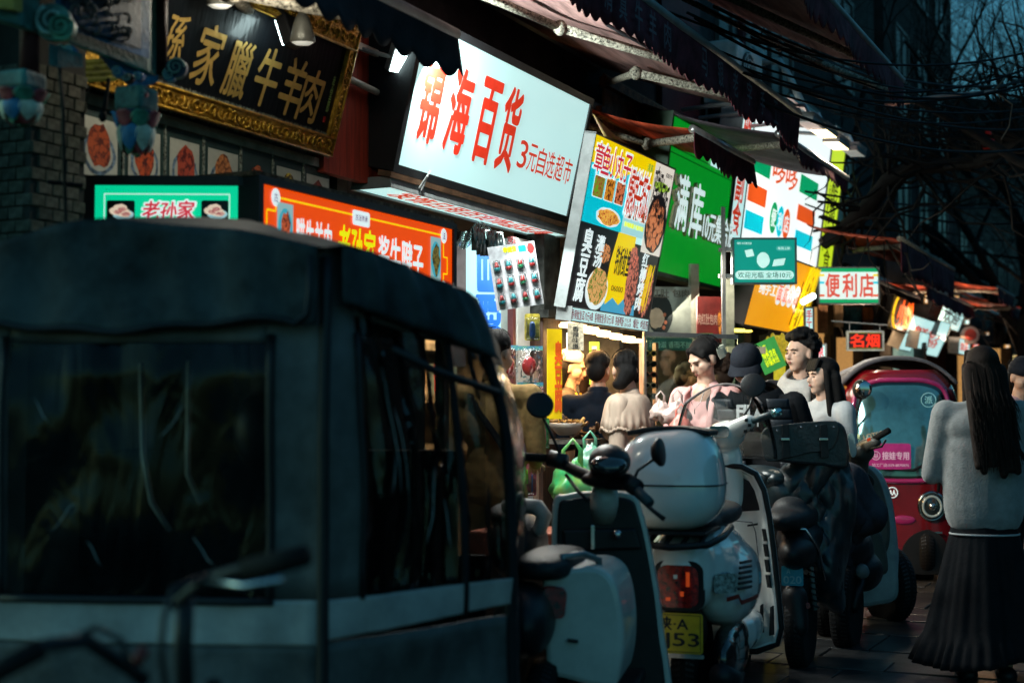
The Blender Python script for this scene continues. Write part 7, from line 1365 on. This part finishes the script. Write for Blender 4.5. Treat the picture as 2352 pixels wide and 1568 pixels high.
def rmir(px, py, Yo, rr, mt, nm, st): 
    x_, z_ = tp(px, py); c = Vector((x_, -.1 + Yo, z_)); b = MB(); b.ell(c, (rr * .9, .04, rr)); mo = b.build('mirror', mt, tt, smooth=True); b = MB(); b.ell(c + Vector((.015, -.03, 0)), (rr * .8, .015, rr * .85)); b.build('mirror_glass', MIRG, mo, smooth=True); b = MB(); sx1, sz1 = tp(*st); b.tube([c + Vector((0, 0, -rr * .8)), Vector((sx1, .1 + Yo, sz1))], .01, 6); b.build('mirror_stalk', BLK, tt)
rmir(1921, 950, .15, .085, CRI, 'm', (1940, 985)); rmir(1978, 894, -.08, .078, BLKP, 'm', (1962, 985)); rmir(2180, 940, .2, .08, CRI, 'm', (2170, 985))
b = MB(); b.prism(sm_([(-.02, .1), (-.02, .26), (.05, .37), (.17, .42), (.28, .37), (.34, .24), (.34, .1)], 5), -.045, .2); b.build('wheel_arch', BLK, tt); tyre(Vector((.17, .16, .25)), .25, .12, 0, tt, Matrix())
for sg in (-1, 1): tyre(Vector((sg * .42, 1.7, .25)), .25, .12, 0, tt, Matrix())
b = MB(); b.box(-.44, .44, -.02, .1, .12, .2); b.build('bumper', BLKP, tt, bevel=.02); b = MB(); b.box(-.35, .35, 1.2, 1.7, .5, .65); b.box(-.35, .35, 1.65, 1.75, .6, 1.1); b.build('seat', BLKC, tt)
# ================================================================ SHOP FRONT GOODS AND SMALL THINGS
WOODB = M('dark_red_timber', (.09, .035, .02), .55, bump=.2, var=.4, scale=5, stretch=(6, 6, .7)); CREAM = M('cream_painted_post', (.55, .52, .48), .6, var=.1)
sP, _ = F(1247, 940, .1); sP2, _ = F(1290, 940, .1)
m = MB(); m.box(0, .3, 0, .25, 0, 1.97); mto(m, 'pillar', WOODB, 'dark red timber pillar between the toy display and the food stall', 'pillar', loc(sP, .1, 0), RZ, bevel=.01)
m = MB(); m.box(0, .26, 0, .22, 1.97, 2.75); m.box(-.04, .34, -.05, .24, 1.95, 2.0); mto(m, 'pillar_head', M('grimy_dark_metal', (.05, .05, .045), .6, var=.4), 'grimy dark metal pillar head above the timber pillar', 'pillar', loc(sP, .11, 0), RZ)
sC, _ = F(1188, 940, .05); m = MB(); m.box(0, .2, 0, .2, 0, 2.45); mto(m, 'white_post', CREAM, 'white painted post the toy cards hang on', 'post', loc(sC, .05, 0), RZ, bevel=.008)
m = MB(); m.box(0, .04, 0, .04, 0, 2.45); mto(m, 'maroon_post', M('maroon_post_paint', (.12, .02, .02), .5), 'thin maroon post at the left edge of the white post', 'post', loc(sC - .06, .05, 0), RZ)
# toy card
tcd = thing('toy_card', 'big hanging card of sixteen red, green and blue toy capsules', 'toy card', P(1142, 714, 8.35), R(6), 0, ry=R(-9)); k_ = 8.35 / FPX; cw, chh = 110 * k_, 148 * k_
CARD = M('card_grey_print', (.42, .42, .45), .4, var=.2, scale=25); b = MB(); b.box(0, cw, 0, .004, 0, chh); b.build('card', CARD, tcd); TR = M('toy_red', (.4, .02, .02), .3, coat=.5); TGn = M('toy_green', (.02, .25, .1), .3, coat=.5); TBl = M('toy_teal', (.02, .3, .35), .3, coat=.5)
for j in range(3):
    for i in range(4):
        cx = cw * (.13 + .25 * i); cz = chh * (.14 + .26 * j); lo = (TBl, TR, TGn, TR)[i]; up = (TR, TBl, TR, TBl)[i]
        b = MB(); b.lathe([(0, -.022), (.014, -.02), (.018, -.008), (.018, .0)], (cx, -.016, cz), 14); bo = b.build('toy_capsule', lo, tcd, smooth=True); b = MB(); b.lathe([(.0175, .001), (.013, .012), (.012, .02), (.008, .03), (0, .034)], (cx, -.016, cz), 14); b.build('capsule_lid', up, bo, smooth=True)
        b = MB(); b.box(cx - .022, cx + .022, -.034, -.003, cz - .03, cz + .042); b.build('blister', CLEAR('blister_plastic', (.93, .95, .95), .02, .12, .5, 30), bo, bevel=.008)
text('幸运蛋', cw * .32, cw * .6, chh * .88, chh * .96, YG, tcd, bold=.06); plate([(cw * .64, chh * .86), (cw * .8, chh * .86), (cw * .8, chh * .96), (cw * .64, chh * .96)], CYN, tcd); plate(blobpts(cw * .9, chh * .9, .02, .03, 14, .1), TR, tcd, -.004)
b = MB(); b.ring((cw * .5, 0, chh + .02), .015, .002, n=16, k=5); b.build('hook', CHR, tcd)
# bags of plain red toy balls
BAG = CLEAR('crinkled_clear_bag', (.93, .95, .96), .05, .1, 1.2, 22)
def toybag(px, py, Y, n, label, w_=.19, h_=.2, col=TR):
    r = thing('toy_bag', label, 'toy bag', P(px, py, Y), R(5)); b = MB(); b.grid(lambda u, v: ((u - .5) * w_, -.045 * sin(pi * u) * sin(pi * v) ** .5 + .006 * noise.noise(Vector((u * 7, v * 7, px))), -h_ * v), 18, 18); b.build('clear_bag', BAG, r, smooth=True)
    b = MB(); b.box(-w_ / 2, w_ / 2, -.006, .002, -.018, .006); b.build('header_card', M('header_green_blue', (.1, .35, .2), .4, var=.9, scale=50, col2=(.05, .2, .4)), r)
    for i in range(n): b = MB(); b.ell(((i - (n - 1) / 2) * .08, -.012, -.11), (.042, .02, .055), nu=18, nv=12); b.build('toy_ball', col, r, smooth=True)
toybag(1215, 797, 8.2, 1, 'clear bag with one big red toy ball on the post at the right', .16, .2); toybag(1165, 795, 8.3, 1, 'clear bag with a red toy ball beside the khaki shoulder', .13, .19); toybag(1218, 880, 8.2, 2, 'lower clear bag of two small red toy balls', .15, .13)
def blister(px0, px1, py0, py1, Y, label, base, toys):
    k = Y / FPX; r = thing('toy_card', label, 'toy card', P(px0, py1, Y), R(4)); W = (px1 - px0) * k; H = (py1 - py0) * k; b = MB(); b.prism(rrect(0, W, 0, H, .01), 0, .004); b.build('card', base, r)
    for (x, z, w_, h_, mt) in toys: b = MB(); b.cap((x * W, -.012, z * H), (x * W + w_ * W * 0, -.012, (z + h_) * H), w_ * W, w_ * W * .9, 10); b.build('toy', mt, r, smooth=True)
    b = MB(); b.box(.05 * W, .95 * W, -.03, -.004, .05 * H, .85 * H); b.build('blister', MC['blister_plastic'], r, bevel=.01)
TLI = M('toy_lime', (.2, .45, .02), .35); TPU = M('toy_purple', (.2, .05, .4), .3); TYE = M('toy_yellow', (.5, .4, .05), .35); TBU = M('toy_blue', (.03, .1, .35), .3)
blister(1173, 1225, 953, 1078, 8.2, 'pink toy card with purple and yellow kitchen toys', M('card_pink', (.45, .15, .35), .4, var=.5, scale=30), [(.3, .15, .16, .12, TPU), (.45, .1, .1, .25, TPU), (.5, .55, .05, .2, TPU), (.55, .72, .12, .08, TYE), (.2, .62, .1, .06, TLI), (.25, .8, .1, .04, TR)])
blister(1172, 1232, 1055, 1138, 8.15, 'red toy card with lime green plastic toy tools', M('card_rose', (.5, .08, .12), .4, var=.4, scale=30), [(.3, .12, .09, .55, TLI), (.5, .15, .08, .1, TLI), (.48, .35, .04, .4, TLI), (.64, .35, .04, .35, TLI), (.83, .12, .03, .45, TBU), (.2, .1, .07, .05, TLI)])
m = MB(); m.box(0, .22, 0, .01, 0, 1.0); mto(m, 'pegboard', M('white_pegboard', (.5, .48, .48), .5, var=.1), 'white perforated board behind the lower toy cards', 'board', loc(sC - .02, .07, .35), RZ)
r = bpy.data.objects['pegboard']; b = MB()
for i in range(9):
    for j in range(40): b.box(.015 + i * .024, .021 + i * .024, -.003, -.0005, .02 + j * .024, .026 + j * .024)
b.build('peg_hole', BLK, r, kind='stuff'); b = MB(); b.box(.23, .32, 0, .01, -.3, 1.25); b.build('edge_board', M('peach_board', (.55, .35, .25), .6), r)  # peach strip along the right edge of the pegboard
blister(1186, 1240, 892, 948, 8.15, 'small cyan toy card with orange figures under the lower toy bag', M('card_cyan', (.05, .3, .4), .4, var=.4, scale=30), [(.3, .2, .12, .3, M('toy_orange', (.5, .15, .02), .35)), (.65, .2, .12, .3, TLI)])
blister(1205, 1240, 720, 782, 8.2, 'narrow yellow toy card above the big red toy ball', M('card_yellow', (.5, .4, .05), .4, var=.4, scale=30), [(.5, .2, .2, .4, TBU)])
blister(1236, 1262, 960, 1030, 8.3, 'small green toy card at the right edge of the white post', M('card_green', (.08, .4, .12), .4, var=.4, scale=30), [(.5, .2, .2, .4, TR)])
# white and blue lit box on its side, hanging plastic
lb = thing('standing_sign', 'upright white lit box with big blue characters behind the khaki man', 'sign', P(1070, 768, 8.9), R(12)); k_ = 8.9 / FPX; W_, H_ = 82 * k_, 215 * k_
b = MB(); b.box(0, W_, 0, .1, 0, H_); b.build('face_panel', LIT('lit_pale_blue', (.4, .75, .78), .95), lb); BLU = M('blue_print', (.01, .1, .5), .4, es=.7, ec=(.02, .2, .75)); text('定制', .3 * W_, .98 * W_, .05 * H_, .42 * H_, BLU, lb, bold=.07, rot=1); text('目', .35 * W_, .98 * W_, .5 * H_, .9 * H_, BLU, lb, bold=.07, rot=1)
b = MB(); b.box(0, W_, -.01, 0, -.03, 0); b.build('red_foot_strip', TR, lb); b = MB(); b.box(-.08, -.001, -.01, .1, -.2, H_); b.build('grey_side', M('grey_brown_board', (.16, .13, .13), .6), lb)
hg = thing('folded_umbrella_bundle', 'dark wet plastic covers hanging above the blue and white lit box', 'bundle', P(1120, 530, 8.6)); gi2 = inv(hg)
for k, (x0, y0, y1, w_) in enumerate(((1090, 522, 575, 9), (1100, 525, 585, 8), (1108, 525, 588, 8), (1125, 530, 588, 9), (1133, 530, 590, 9), (1144, 535, 590, 8), (1150, 540, 575, 7))):
    b = MB(); b.x = gi2; b.tube([P(x0, y0, 8.55), P(x0 + 2, (y0 + y1) / 2, 8.55), P(x0 + 3, y1, 8.55)], [w_ * .002, w_ * .0028, w_ * .003], 8); b.build('plastic_roll', M('dark_plastic_roll', (.02, .035, .035), .25, coat=.6), hg, smooth=True)
b = MB(); b.x = gi2; b.grid(lambda u, v: P(1045 + 110 * u, 520 + 40 * v + 12 * sin(u * 9), 8.62 + .03 * sin(u * 30 + v * 4)), 40, 8); b.build('plastic_sheet', CLEAR('teal_plastic', (.45, .65, .65), .2, .15, 1, 15), hg, smooth=True)
# yellow banner
yb = thing('vertical_banner', 'yellow upright banner with red characters on the timber pillar', 'banner', P(1258, 962, 8.6), R(25)); k_ = 8.6 / FPX; W_, H_ = 37 * k_, 207 * k_
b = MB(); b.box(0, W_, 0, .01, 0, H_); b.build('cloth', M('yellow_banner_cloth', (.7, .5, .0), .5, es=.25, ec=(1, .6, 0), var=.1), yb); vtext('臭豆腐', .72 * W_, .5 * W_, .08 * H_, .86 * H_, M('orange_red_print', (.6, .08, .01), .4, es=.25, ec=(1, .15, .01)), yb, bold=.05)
# stall: counter, bowl, food, hood, signs
st = thing('food_stall', 'fried food stall with steel counter under the warm lamps', 'stall', loc(0, 0, 0), RZ); sQ = F(1300, 940, .3)[0]
STL = M('stained_steel', (.3, .27, .24), .4, .5, var=.4, scale=8, bump=.2); b = MB(); b.box(1.9, 3.5, -.12, .5, .0, .88); b.build('counter', STL, st, bevel=.01)
for i in range(4): b = MB(); b.box(1.95 + i * .38, 2.28 + i * .38, -.135, -.12, .45, .82); b.build('counter_panel', STL, st, bevel=.006)
b = MB(); b.box(1.9, 3.4, 1.9, 1.95, .0, 2.5); b.build('back_wall', M('warm_tiled_wall', (.3, .26, .2), .5, var=.3), st); b = MB(); b.box(2.0, 3.4, 1.3, 1.8, 1.0, 1.08); b.box(2.0, 3.4, 1.3, 1.8, 1.4, 1.46); b.box(2.0, 3.4, 1.3, 1.8, 1.8, 1.88); b.build('shelf', GREY, st)
for i in range(14): b = MB(); b.cyl((2.05 + i * .095, 1.4, 1.46), (2.05 + i * .095, 1.4, 1.7), .035, .03, 10); b.build('shelf_jar', [CREAM, COOL, TR, CYN][i % 4], st)
b = MB(); b.box(2.0, 3.4, 1.28, 1.32, 1.95, 2.2); b.build('red_header', M('dull_red_board', (.25, .04, .03), .5, var=.3), st)
BWL = M('cream_bowl', (.5, .42, .36), .35, coat=.4); m = MB(); m.lathe([(.03, 0), (.055, .005), (.1, .06), (.125, .1), (.118, .1), (.09, .05), (0, .03)], n=28); mto(m, 'bowl', BWL, 'wide cream bowl of fried food on the stall counter', 'bowl', P(1302, 1000, 9.1), smooth=True); ob = bpy.data.objects['bowl']; ob.scale = (1, 1, .8)
FRY = M('fried_golden', (.55, .28, .05), .5, var=.6, scale=40, bump=.4); FRYD = M('fried_dark', (.12, .05, .02), .45, var=.5, scale=40, bump=.4)
b = MB(); rg = random.Random(2)
for k in range(40): a = rg.uniform(0, 6.3); q = rg.uniform(0, .1); b.cap((q * cos(a), q * sin(a), .1 + rg.uniform(0, .02)), (q * cos(a) + rg.uniform(-.03, .03), q * sin(a) + rg.uniform(-.03, .03), .11 + rg.uniform(0, .02)), .007, .006, 5)
b.build('noodle_pile', FRY, ob, kind='stuff')
fdp = thing('food_tray', 'tray heaped with dark and golden fried skewers beside the bowl', 'tray', P(1335, 1000, 9.25), RZ)
b = MB(); b.box(-.25, .35, -.15, .15, -.05, -.02); b.build('tray', STL, fdp)
for k in range(46): x = rg.uniform(-.22, .32); y = rg.uniform(-.13, .13); z = rg.uniform(-.01, .09); b = MB(); b.cap((x, y, z), (x + rg.uniform(-.07, .07), y + rg.uniform(-.05, .05), z + rg.uniform(-.02, .05)), rg.uniform(.01, .02), .012, 7); b.build('fried_piece', rg.choice((FRY, FRYD, FRYD)), fdp, smooth=True)
m = MB(); m.box(-.05, .05, -.004, .004, -.17, .0); mto(m, 'menu_tag', M('cream_tag', (.5, .42, .3), .5, var=.3, scale=60), 'narrow cream notice hanging under the left end of the price strip', 'notice', P(1322, 742, 8.8) + Vector((0, 0, 0))); 
vtext('香辣味道', 0, .04, -.16, -.02, BLK, bpy.data.objects['menu_tag'], y=-.006)
m = MB(); m.box(-.035, .035, -.004, .004, -.3, .0); o = mto(m, 'menu_tag', M('green_tag', (.15, .45, .03), .5, es=.25, ec=(.3, .8, .05)), 'long green notice hanging above the man in the navy sweater', 'notice', P(1365, 785, 10.0)); b = MB(); b.box(-.018, .018, -.008, -.005, -.12, -.03); b.box(-.018, .018, -.008, -.005, -.25, -.17); b.build('pale_label', CREAM, o)
# glass case with sunglasses
gc = thing('display_case', 'glass display case edge with rows of sunglasses right of the cream top', 'display case', P(1480, 940, 9.5) - Vector((0, 0, CZ)), R(30)); 
b = MB(); b.box(0, .018, 0, .02, .0, 1.86); b.box(.0, .8, .0, .02, 1.84, 1.87); b.box(0, .8, 0, .02, .95, .97); b.build('frame', ALU, gc); b = MB(); b.box(.02, .8, .005, .01, .97, 1.84); b.build('glass_pane', CLEAR('case_glass', (.75, .85, .8), .06, .04), gc)
b = MB(); b.box(.0, .8, .03, .5, 0, .93); b.build('case_body', GREY, gc)
b = MB(); b.box(.03, .07, .06, .1, .95, 1.8); b.box(.14, .16, .06, .1, .95, 1.8); b.build('rack_post', M('pinkish_rack', (.4, .22, .18), .5), gc)
cls = [BLKP, CREAM, TYE, BLKP, TR, BLKP, CREAM, TR, BLKP, TYE]
for j in range(10):
    z = 1.08 + j * .072; b = MB(); b.ring((.05, .04, z), .022, .005, n=14, k=5, rz=.75); b.ring((.105, .04, z), .022, .005, n=14, k=5, rz=.75); b.tube([(.07, .04, z), (.085, .04, z)], .004, 5); b.tube([(.128, .04, z), (.14, .12, z + .01)], .004, 5); go = b.build('sunglasses', cls[j], gc)
    b = MB(); b.ell((.05, .042, z), (.02, .003, .015), nu=12, nv=6); b.ell((.105, .042, z), (.02, .003, .015), nu=12, nv=6); b.build('dark_lens', GLS, go)
# poster window behind
sw = thing('window_poster', 'dim shop window poster with a bun picture beside the food sign', 'poster', P(1485, 775, 11.0), R(12)); k_ = 11.0 / FPX; W_, H_ = 108 * k_, 118 * k_
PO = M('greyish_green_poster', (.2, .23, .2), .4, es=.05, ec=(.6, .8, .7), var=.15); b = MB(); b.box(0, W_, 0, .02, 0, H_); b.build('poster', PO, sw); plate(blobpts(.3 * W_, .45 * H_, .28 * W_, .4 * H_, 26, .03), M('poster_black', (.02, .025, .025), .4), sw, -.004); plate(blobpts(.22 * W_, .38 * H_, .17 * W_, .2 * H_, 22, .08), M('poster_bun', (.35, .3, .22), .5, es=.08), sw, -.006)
for q in ((.4, .45), (.42, .3), (.38, .2)): plate(blobpts(q[0] * W_, q[1] * H_, .035 * W_, .04 * H_, 14, .1), M('poster_meat', (.3, .1, .05), .5), sw, -.008)
text('红肚', .1 * W_, .5 * W_, .78 * H_, .95 * H_, M('poster_text', (.12, .12, .1), .5), sw, y=-.008, bold=.03); text('包肉', .58 * W_, .95 * W_, .8 * H_, .95 * H_, MC['poster_text'], sw, y=-.008, bold=.03)
b = MB(); b.box(0, W_, -.02, 0, -.1, -.005); so = b.build('green_strip', M('dark_teal_strip', (.02, .1, .09), .4), sw); text('坊特滋 香而不腻', .04 * W_, .98 * W_, -.08, -.03, M('strip_print', (.2, .4, .35), .5, es=.1), so, y=-.023)
m = MB(); m.box(0, .07, 0, .05, 0, 2.5); mto(m, 'door_post', M('pale_green_frame', (.3, .33, .26), .5, var=.2), 'pale green door frame post right of the bun poster', 'post', P(1588, 940, 11.2) - Vector((0, 0, CZ)), R(12)); m = MB(); m.box(0, .09, 0, .05, 0, 2.4); mto(m, 'door_post', MC['pale_green_frame'], 'pale green door frame post beside the red poster, behind the pink top', 'post', P(1664, 940, 11.4) - Vector((0, 0, CZ)), R(12))
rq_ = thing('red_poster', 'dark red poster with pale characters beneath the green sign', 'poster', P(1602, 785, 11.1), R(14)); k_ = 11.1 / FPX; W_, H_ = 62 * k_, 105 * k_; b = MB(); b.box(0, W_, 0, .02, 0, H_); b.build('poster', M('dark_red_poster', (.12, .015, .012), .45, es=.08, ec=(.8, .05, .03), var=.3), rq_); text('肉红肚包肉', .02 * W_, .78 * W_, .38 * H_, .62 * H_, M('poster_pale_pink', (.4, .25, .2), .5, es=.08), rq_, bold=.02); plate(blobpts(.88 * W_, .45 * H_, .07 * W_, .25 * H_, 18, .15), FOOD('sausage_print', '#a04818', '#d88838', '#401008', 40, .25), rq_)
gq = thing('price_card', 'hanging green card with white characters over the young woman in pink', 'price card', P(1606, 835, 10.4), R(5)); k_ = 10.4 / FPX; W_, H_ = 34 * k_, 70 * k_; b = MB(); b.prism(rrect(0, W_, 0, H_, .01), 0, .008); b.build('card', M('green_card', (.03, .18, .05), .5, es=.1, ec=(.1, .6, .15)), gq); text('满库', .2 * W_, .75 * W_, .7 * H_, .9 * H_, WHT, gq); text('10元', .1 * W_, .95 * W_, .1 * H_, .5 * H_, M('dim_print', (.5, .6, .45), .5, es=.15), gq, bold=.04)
m = MB(); m.box(-.1, .1, -.004, .004, 0, .26); o = mto(m, 'placard', M('leaf_green_card', (.04, .3, .06), .5, es=.15, ec=(.1, .7, .15), var=.1), 'tilted green placard with yellow writing between the cap and the tall boy', 'placard', P(1782, 850, 11.5), 0); o.rotation_euler = (0, R(-24), R(10)); text('本店\n特色凉皮\n砂锅米线', -.06, .06, .05, .23, YG, o, y=-.007)
m = MB(); m.box(-.14, .14, -.05, .05, 0, .05); mto(m, 'paper_box_lid', M('cream_card', (.5, .45, .36), .6), 'open cream cardboard flap behind the black cap', 'box', P(1712, 812, 10.5), .1)
cg = thing('hanging_goods', 'row of bright yellow packets hanging behind the tall boy', 'goods', P(1760, 830, 12.8)); ci3 = inv(cg)
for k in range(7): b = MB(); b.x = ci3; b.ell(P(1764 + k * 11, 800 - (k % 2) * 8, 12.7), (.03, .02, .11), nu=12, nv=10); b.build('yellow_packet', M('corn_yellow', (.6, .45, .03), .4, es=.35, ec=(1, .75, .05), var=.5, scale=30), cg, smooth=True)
# plastic bags
def pbag(label, c, sc_, mt, seed, rt=0):
    rg = random.Random(seed); m = MB()
    m.ell((0, 0, .0), (.16 * sc_, .12 * sc_, .13 * sc_), nu=30, nv=20)
    m.v = [v + v.normalized() * sc_ * (.05 * noise.noise(v * 9 / sc_ + Vector((seed, 0, 0))) + .03 * noise.noise(v * 22 / sc_ + Vector((0, seed, 0)))) for v in m.v]
    m.v = [Vector((v.x * (1 - max(0, v.z) / (.16 * sc_) * .5), v.y * (1 - max(0, v.z) / (.16 * sc_) * .5), v.z * 1.2)) for v in m.v]
    r = thing('plastic_bag', label, 'plastic bag', c, rt); m.build('bag', mt, r, smooth=True)
    b = MB(); b.tube([(-.05 * sc_, 0, .1 * sc_), (-.06 * sc_, 0, .22 * sc_), (0, 0, .29 * sc_), (.05 * sc_, 0, .22 * sc_), (.04 * sc_, 0, .1 * sc_)], [.025 * sc_, .016 * sc_, .01 * sc_, .016 * sc_, .025 * sc_], 7, flat=.4); b.build('handle', mt, r, smooth=True); return r
GB = M('green_bag_plastic', (.03, .6, .2), .3, es=.0, col2=(.3, .5, .1), scale=9, coat=.4); WB = M('milky_bag_plastic', (.55, .4, .36), .35, coat=.3)
pbag('large bright green plastic bag full of shopping behind the near scooter', P(1316, 1115, 7.6), .85, GB, 3); pbag('upper green and white plastic bag under the beige woman', P(1356, 1062, 7.9), .6, M('green_white_bag', (.3, .5, .4), .3, col2=(.03, .4, .2), scale=14, coat=.4), 8)
pbag('white plastic bag with raised handles held by the woman in pink', P(1556, 950, 8.35), .5, WB, 5); pbag('second white plastic bag hanging lower left of the held one', P(1518, 945, 8.4), .42, WB, 12); pbag('small coral pink bag low in front of the pink top', P(1565, 985, 8.2), .5, M('coral_bag', (.7, .18, .14), .4, es=.1), 6)
m = MB(); m.box(-.4, .35, -.25, .25, 0, .1); mto(m, 'floor_mat_box', M('coral_tray', (.5, .14, .08), .6, var=.3), 'low coral red crate on the ground between the tricycle and the near scooter', 'crate', P(1230, 1245, 7.2) * 1 - Vector((0, 0, P(1230, 1245, 7.2).z - .35))) if 0 else None
m = MB(); m.box(-.3, .3, -.2, .2, -.12, 0); mto(m, 'stall_crate', M('coral_tray', (.5, .14, .08), .6, var=.3), 'coral red crate between the tricycle and the near scooter', 'crate', P(1240, 1215, 7.0), R(-20), bevel=.01)
m = MB(); m.box(-.28, .28, -.18, .18, 0, P(1240, 1215, 7.0).z - .12); mto(m, 'low_table', WALLR, 'low dark table under the coral red crate', 'table', Vector((P(1240, 1215, 7.0).x, 7.0, 0)), R(-20))
# phone and necklace cloth of packets in the shop doorway
for k in range(9):
    m = MB(); m.prism(rrect(-.07, .07, -.16, .0, .01), 0, .02); mto(m, 'hanging_packet', [TR, TYE, CYN, CREAM, TPU][k % 5], ['red', 'yellow', 'cyan', 'cream', 'purple'][k % 5] + ' goods packet hanging %s in the three yuan shop behind the khaki man' % ['high', 'at middle height', 'low'][k % 3], 'packet', loc(.1 + .17 * k, -1.2, 1.9 - .25 * (k % 3)), RZ, 'goods packets in the three yuan shop')
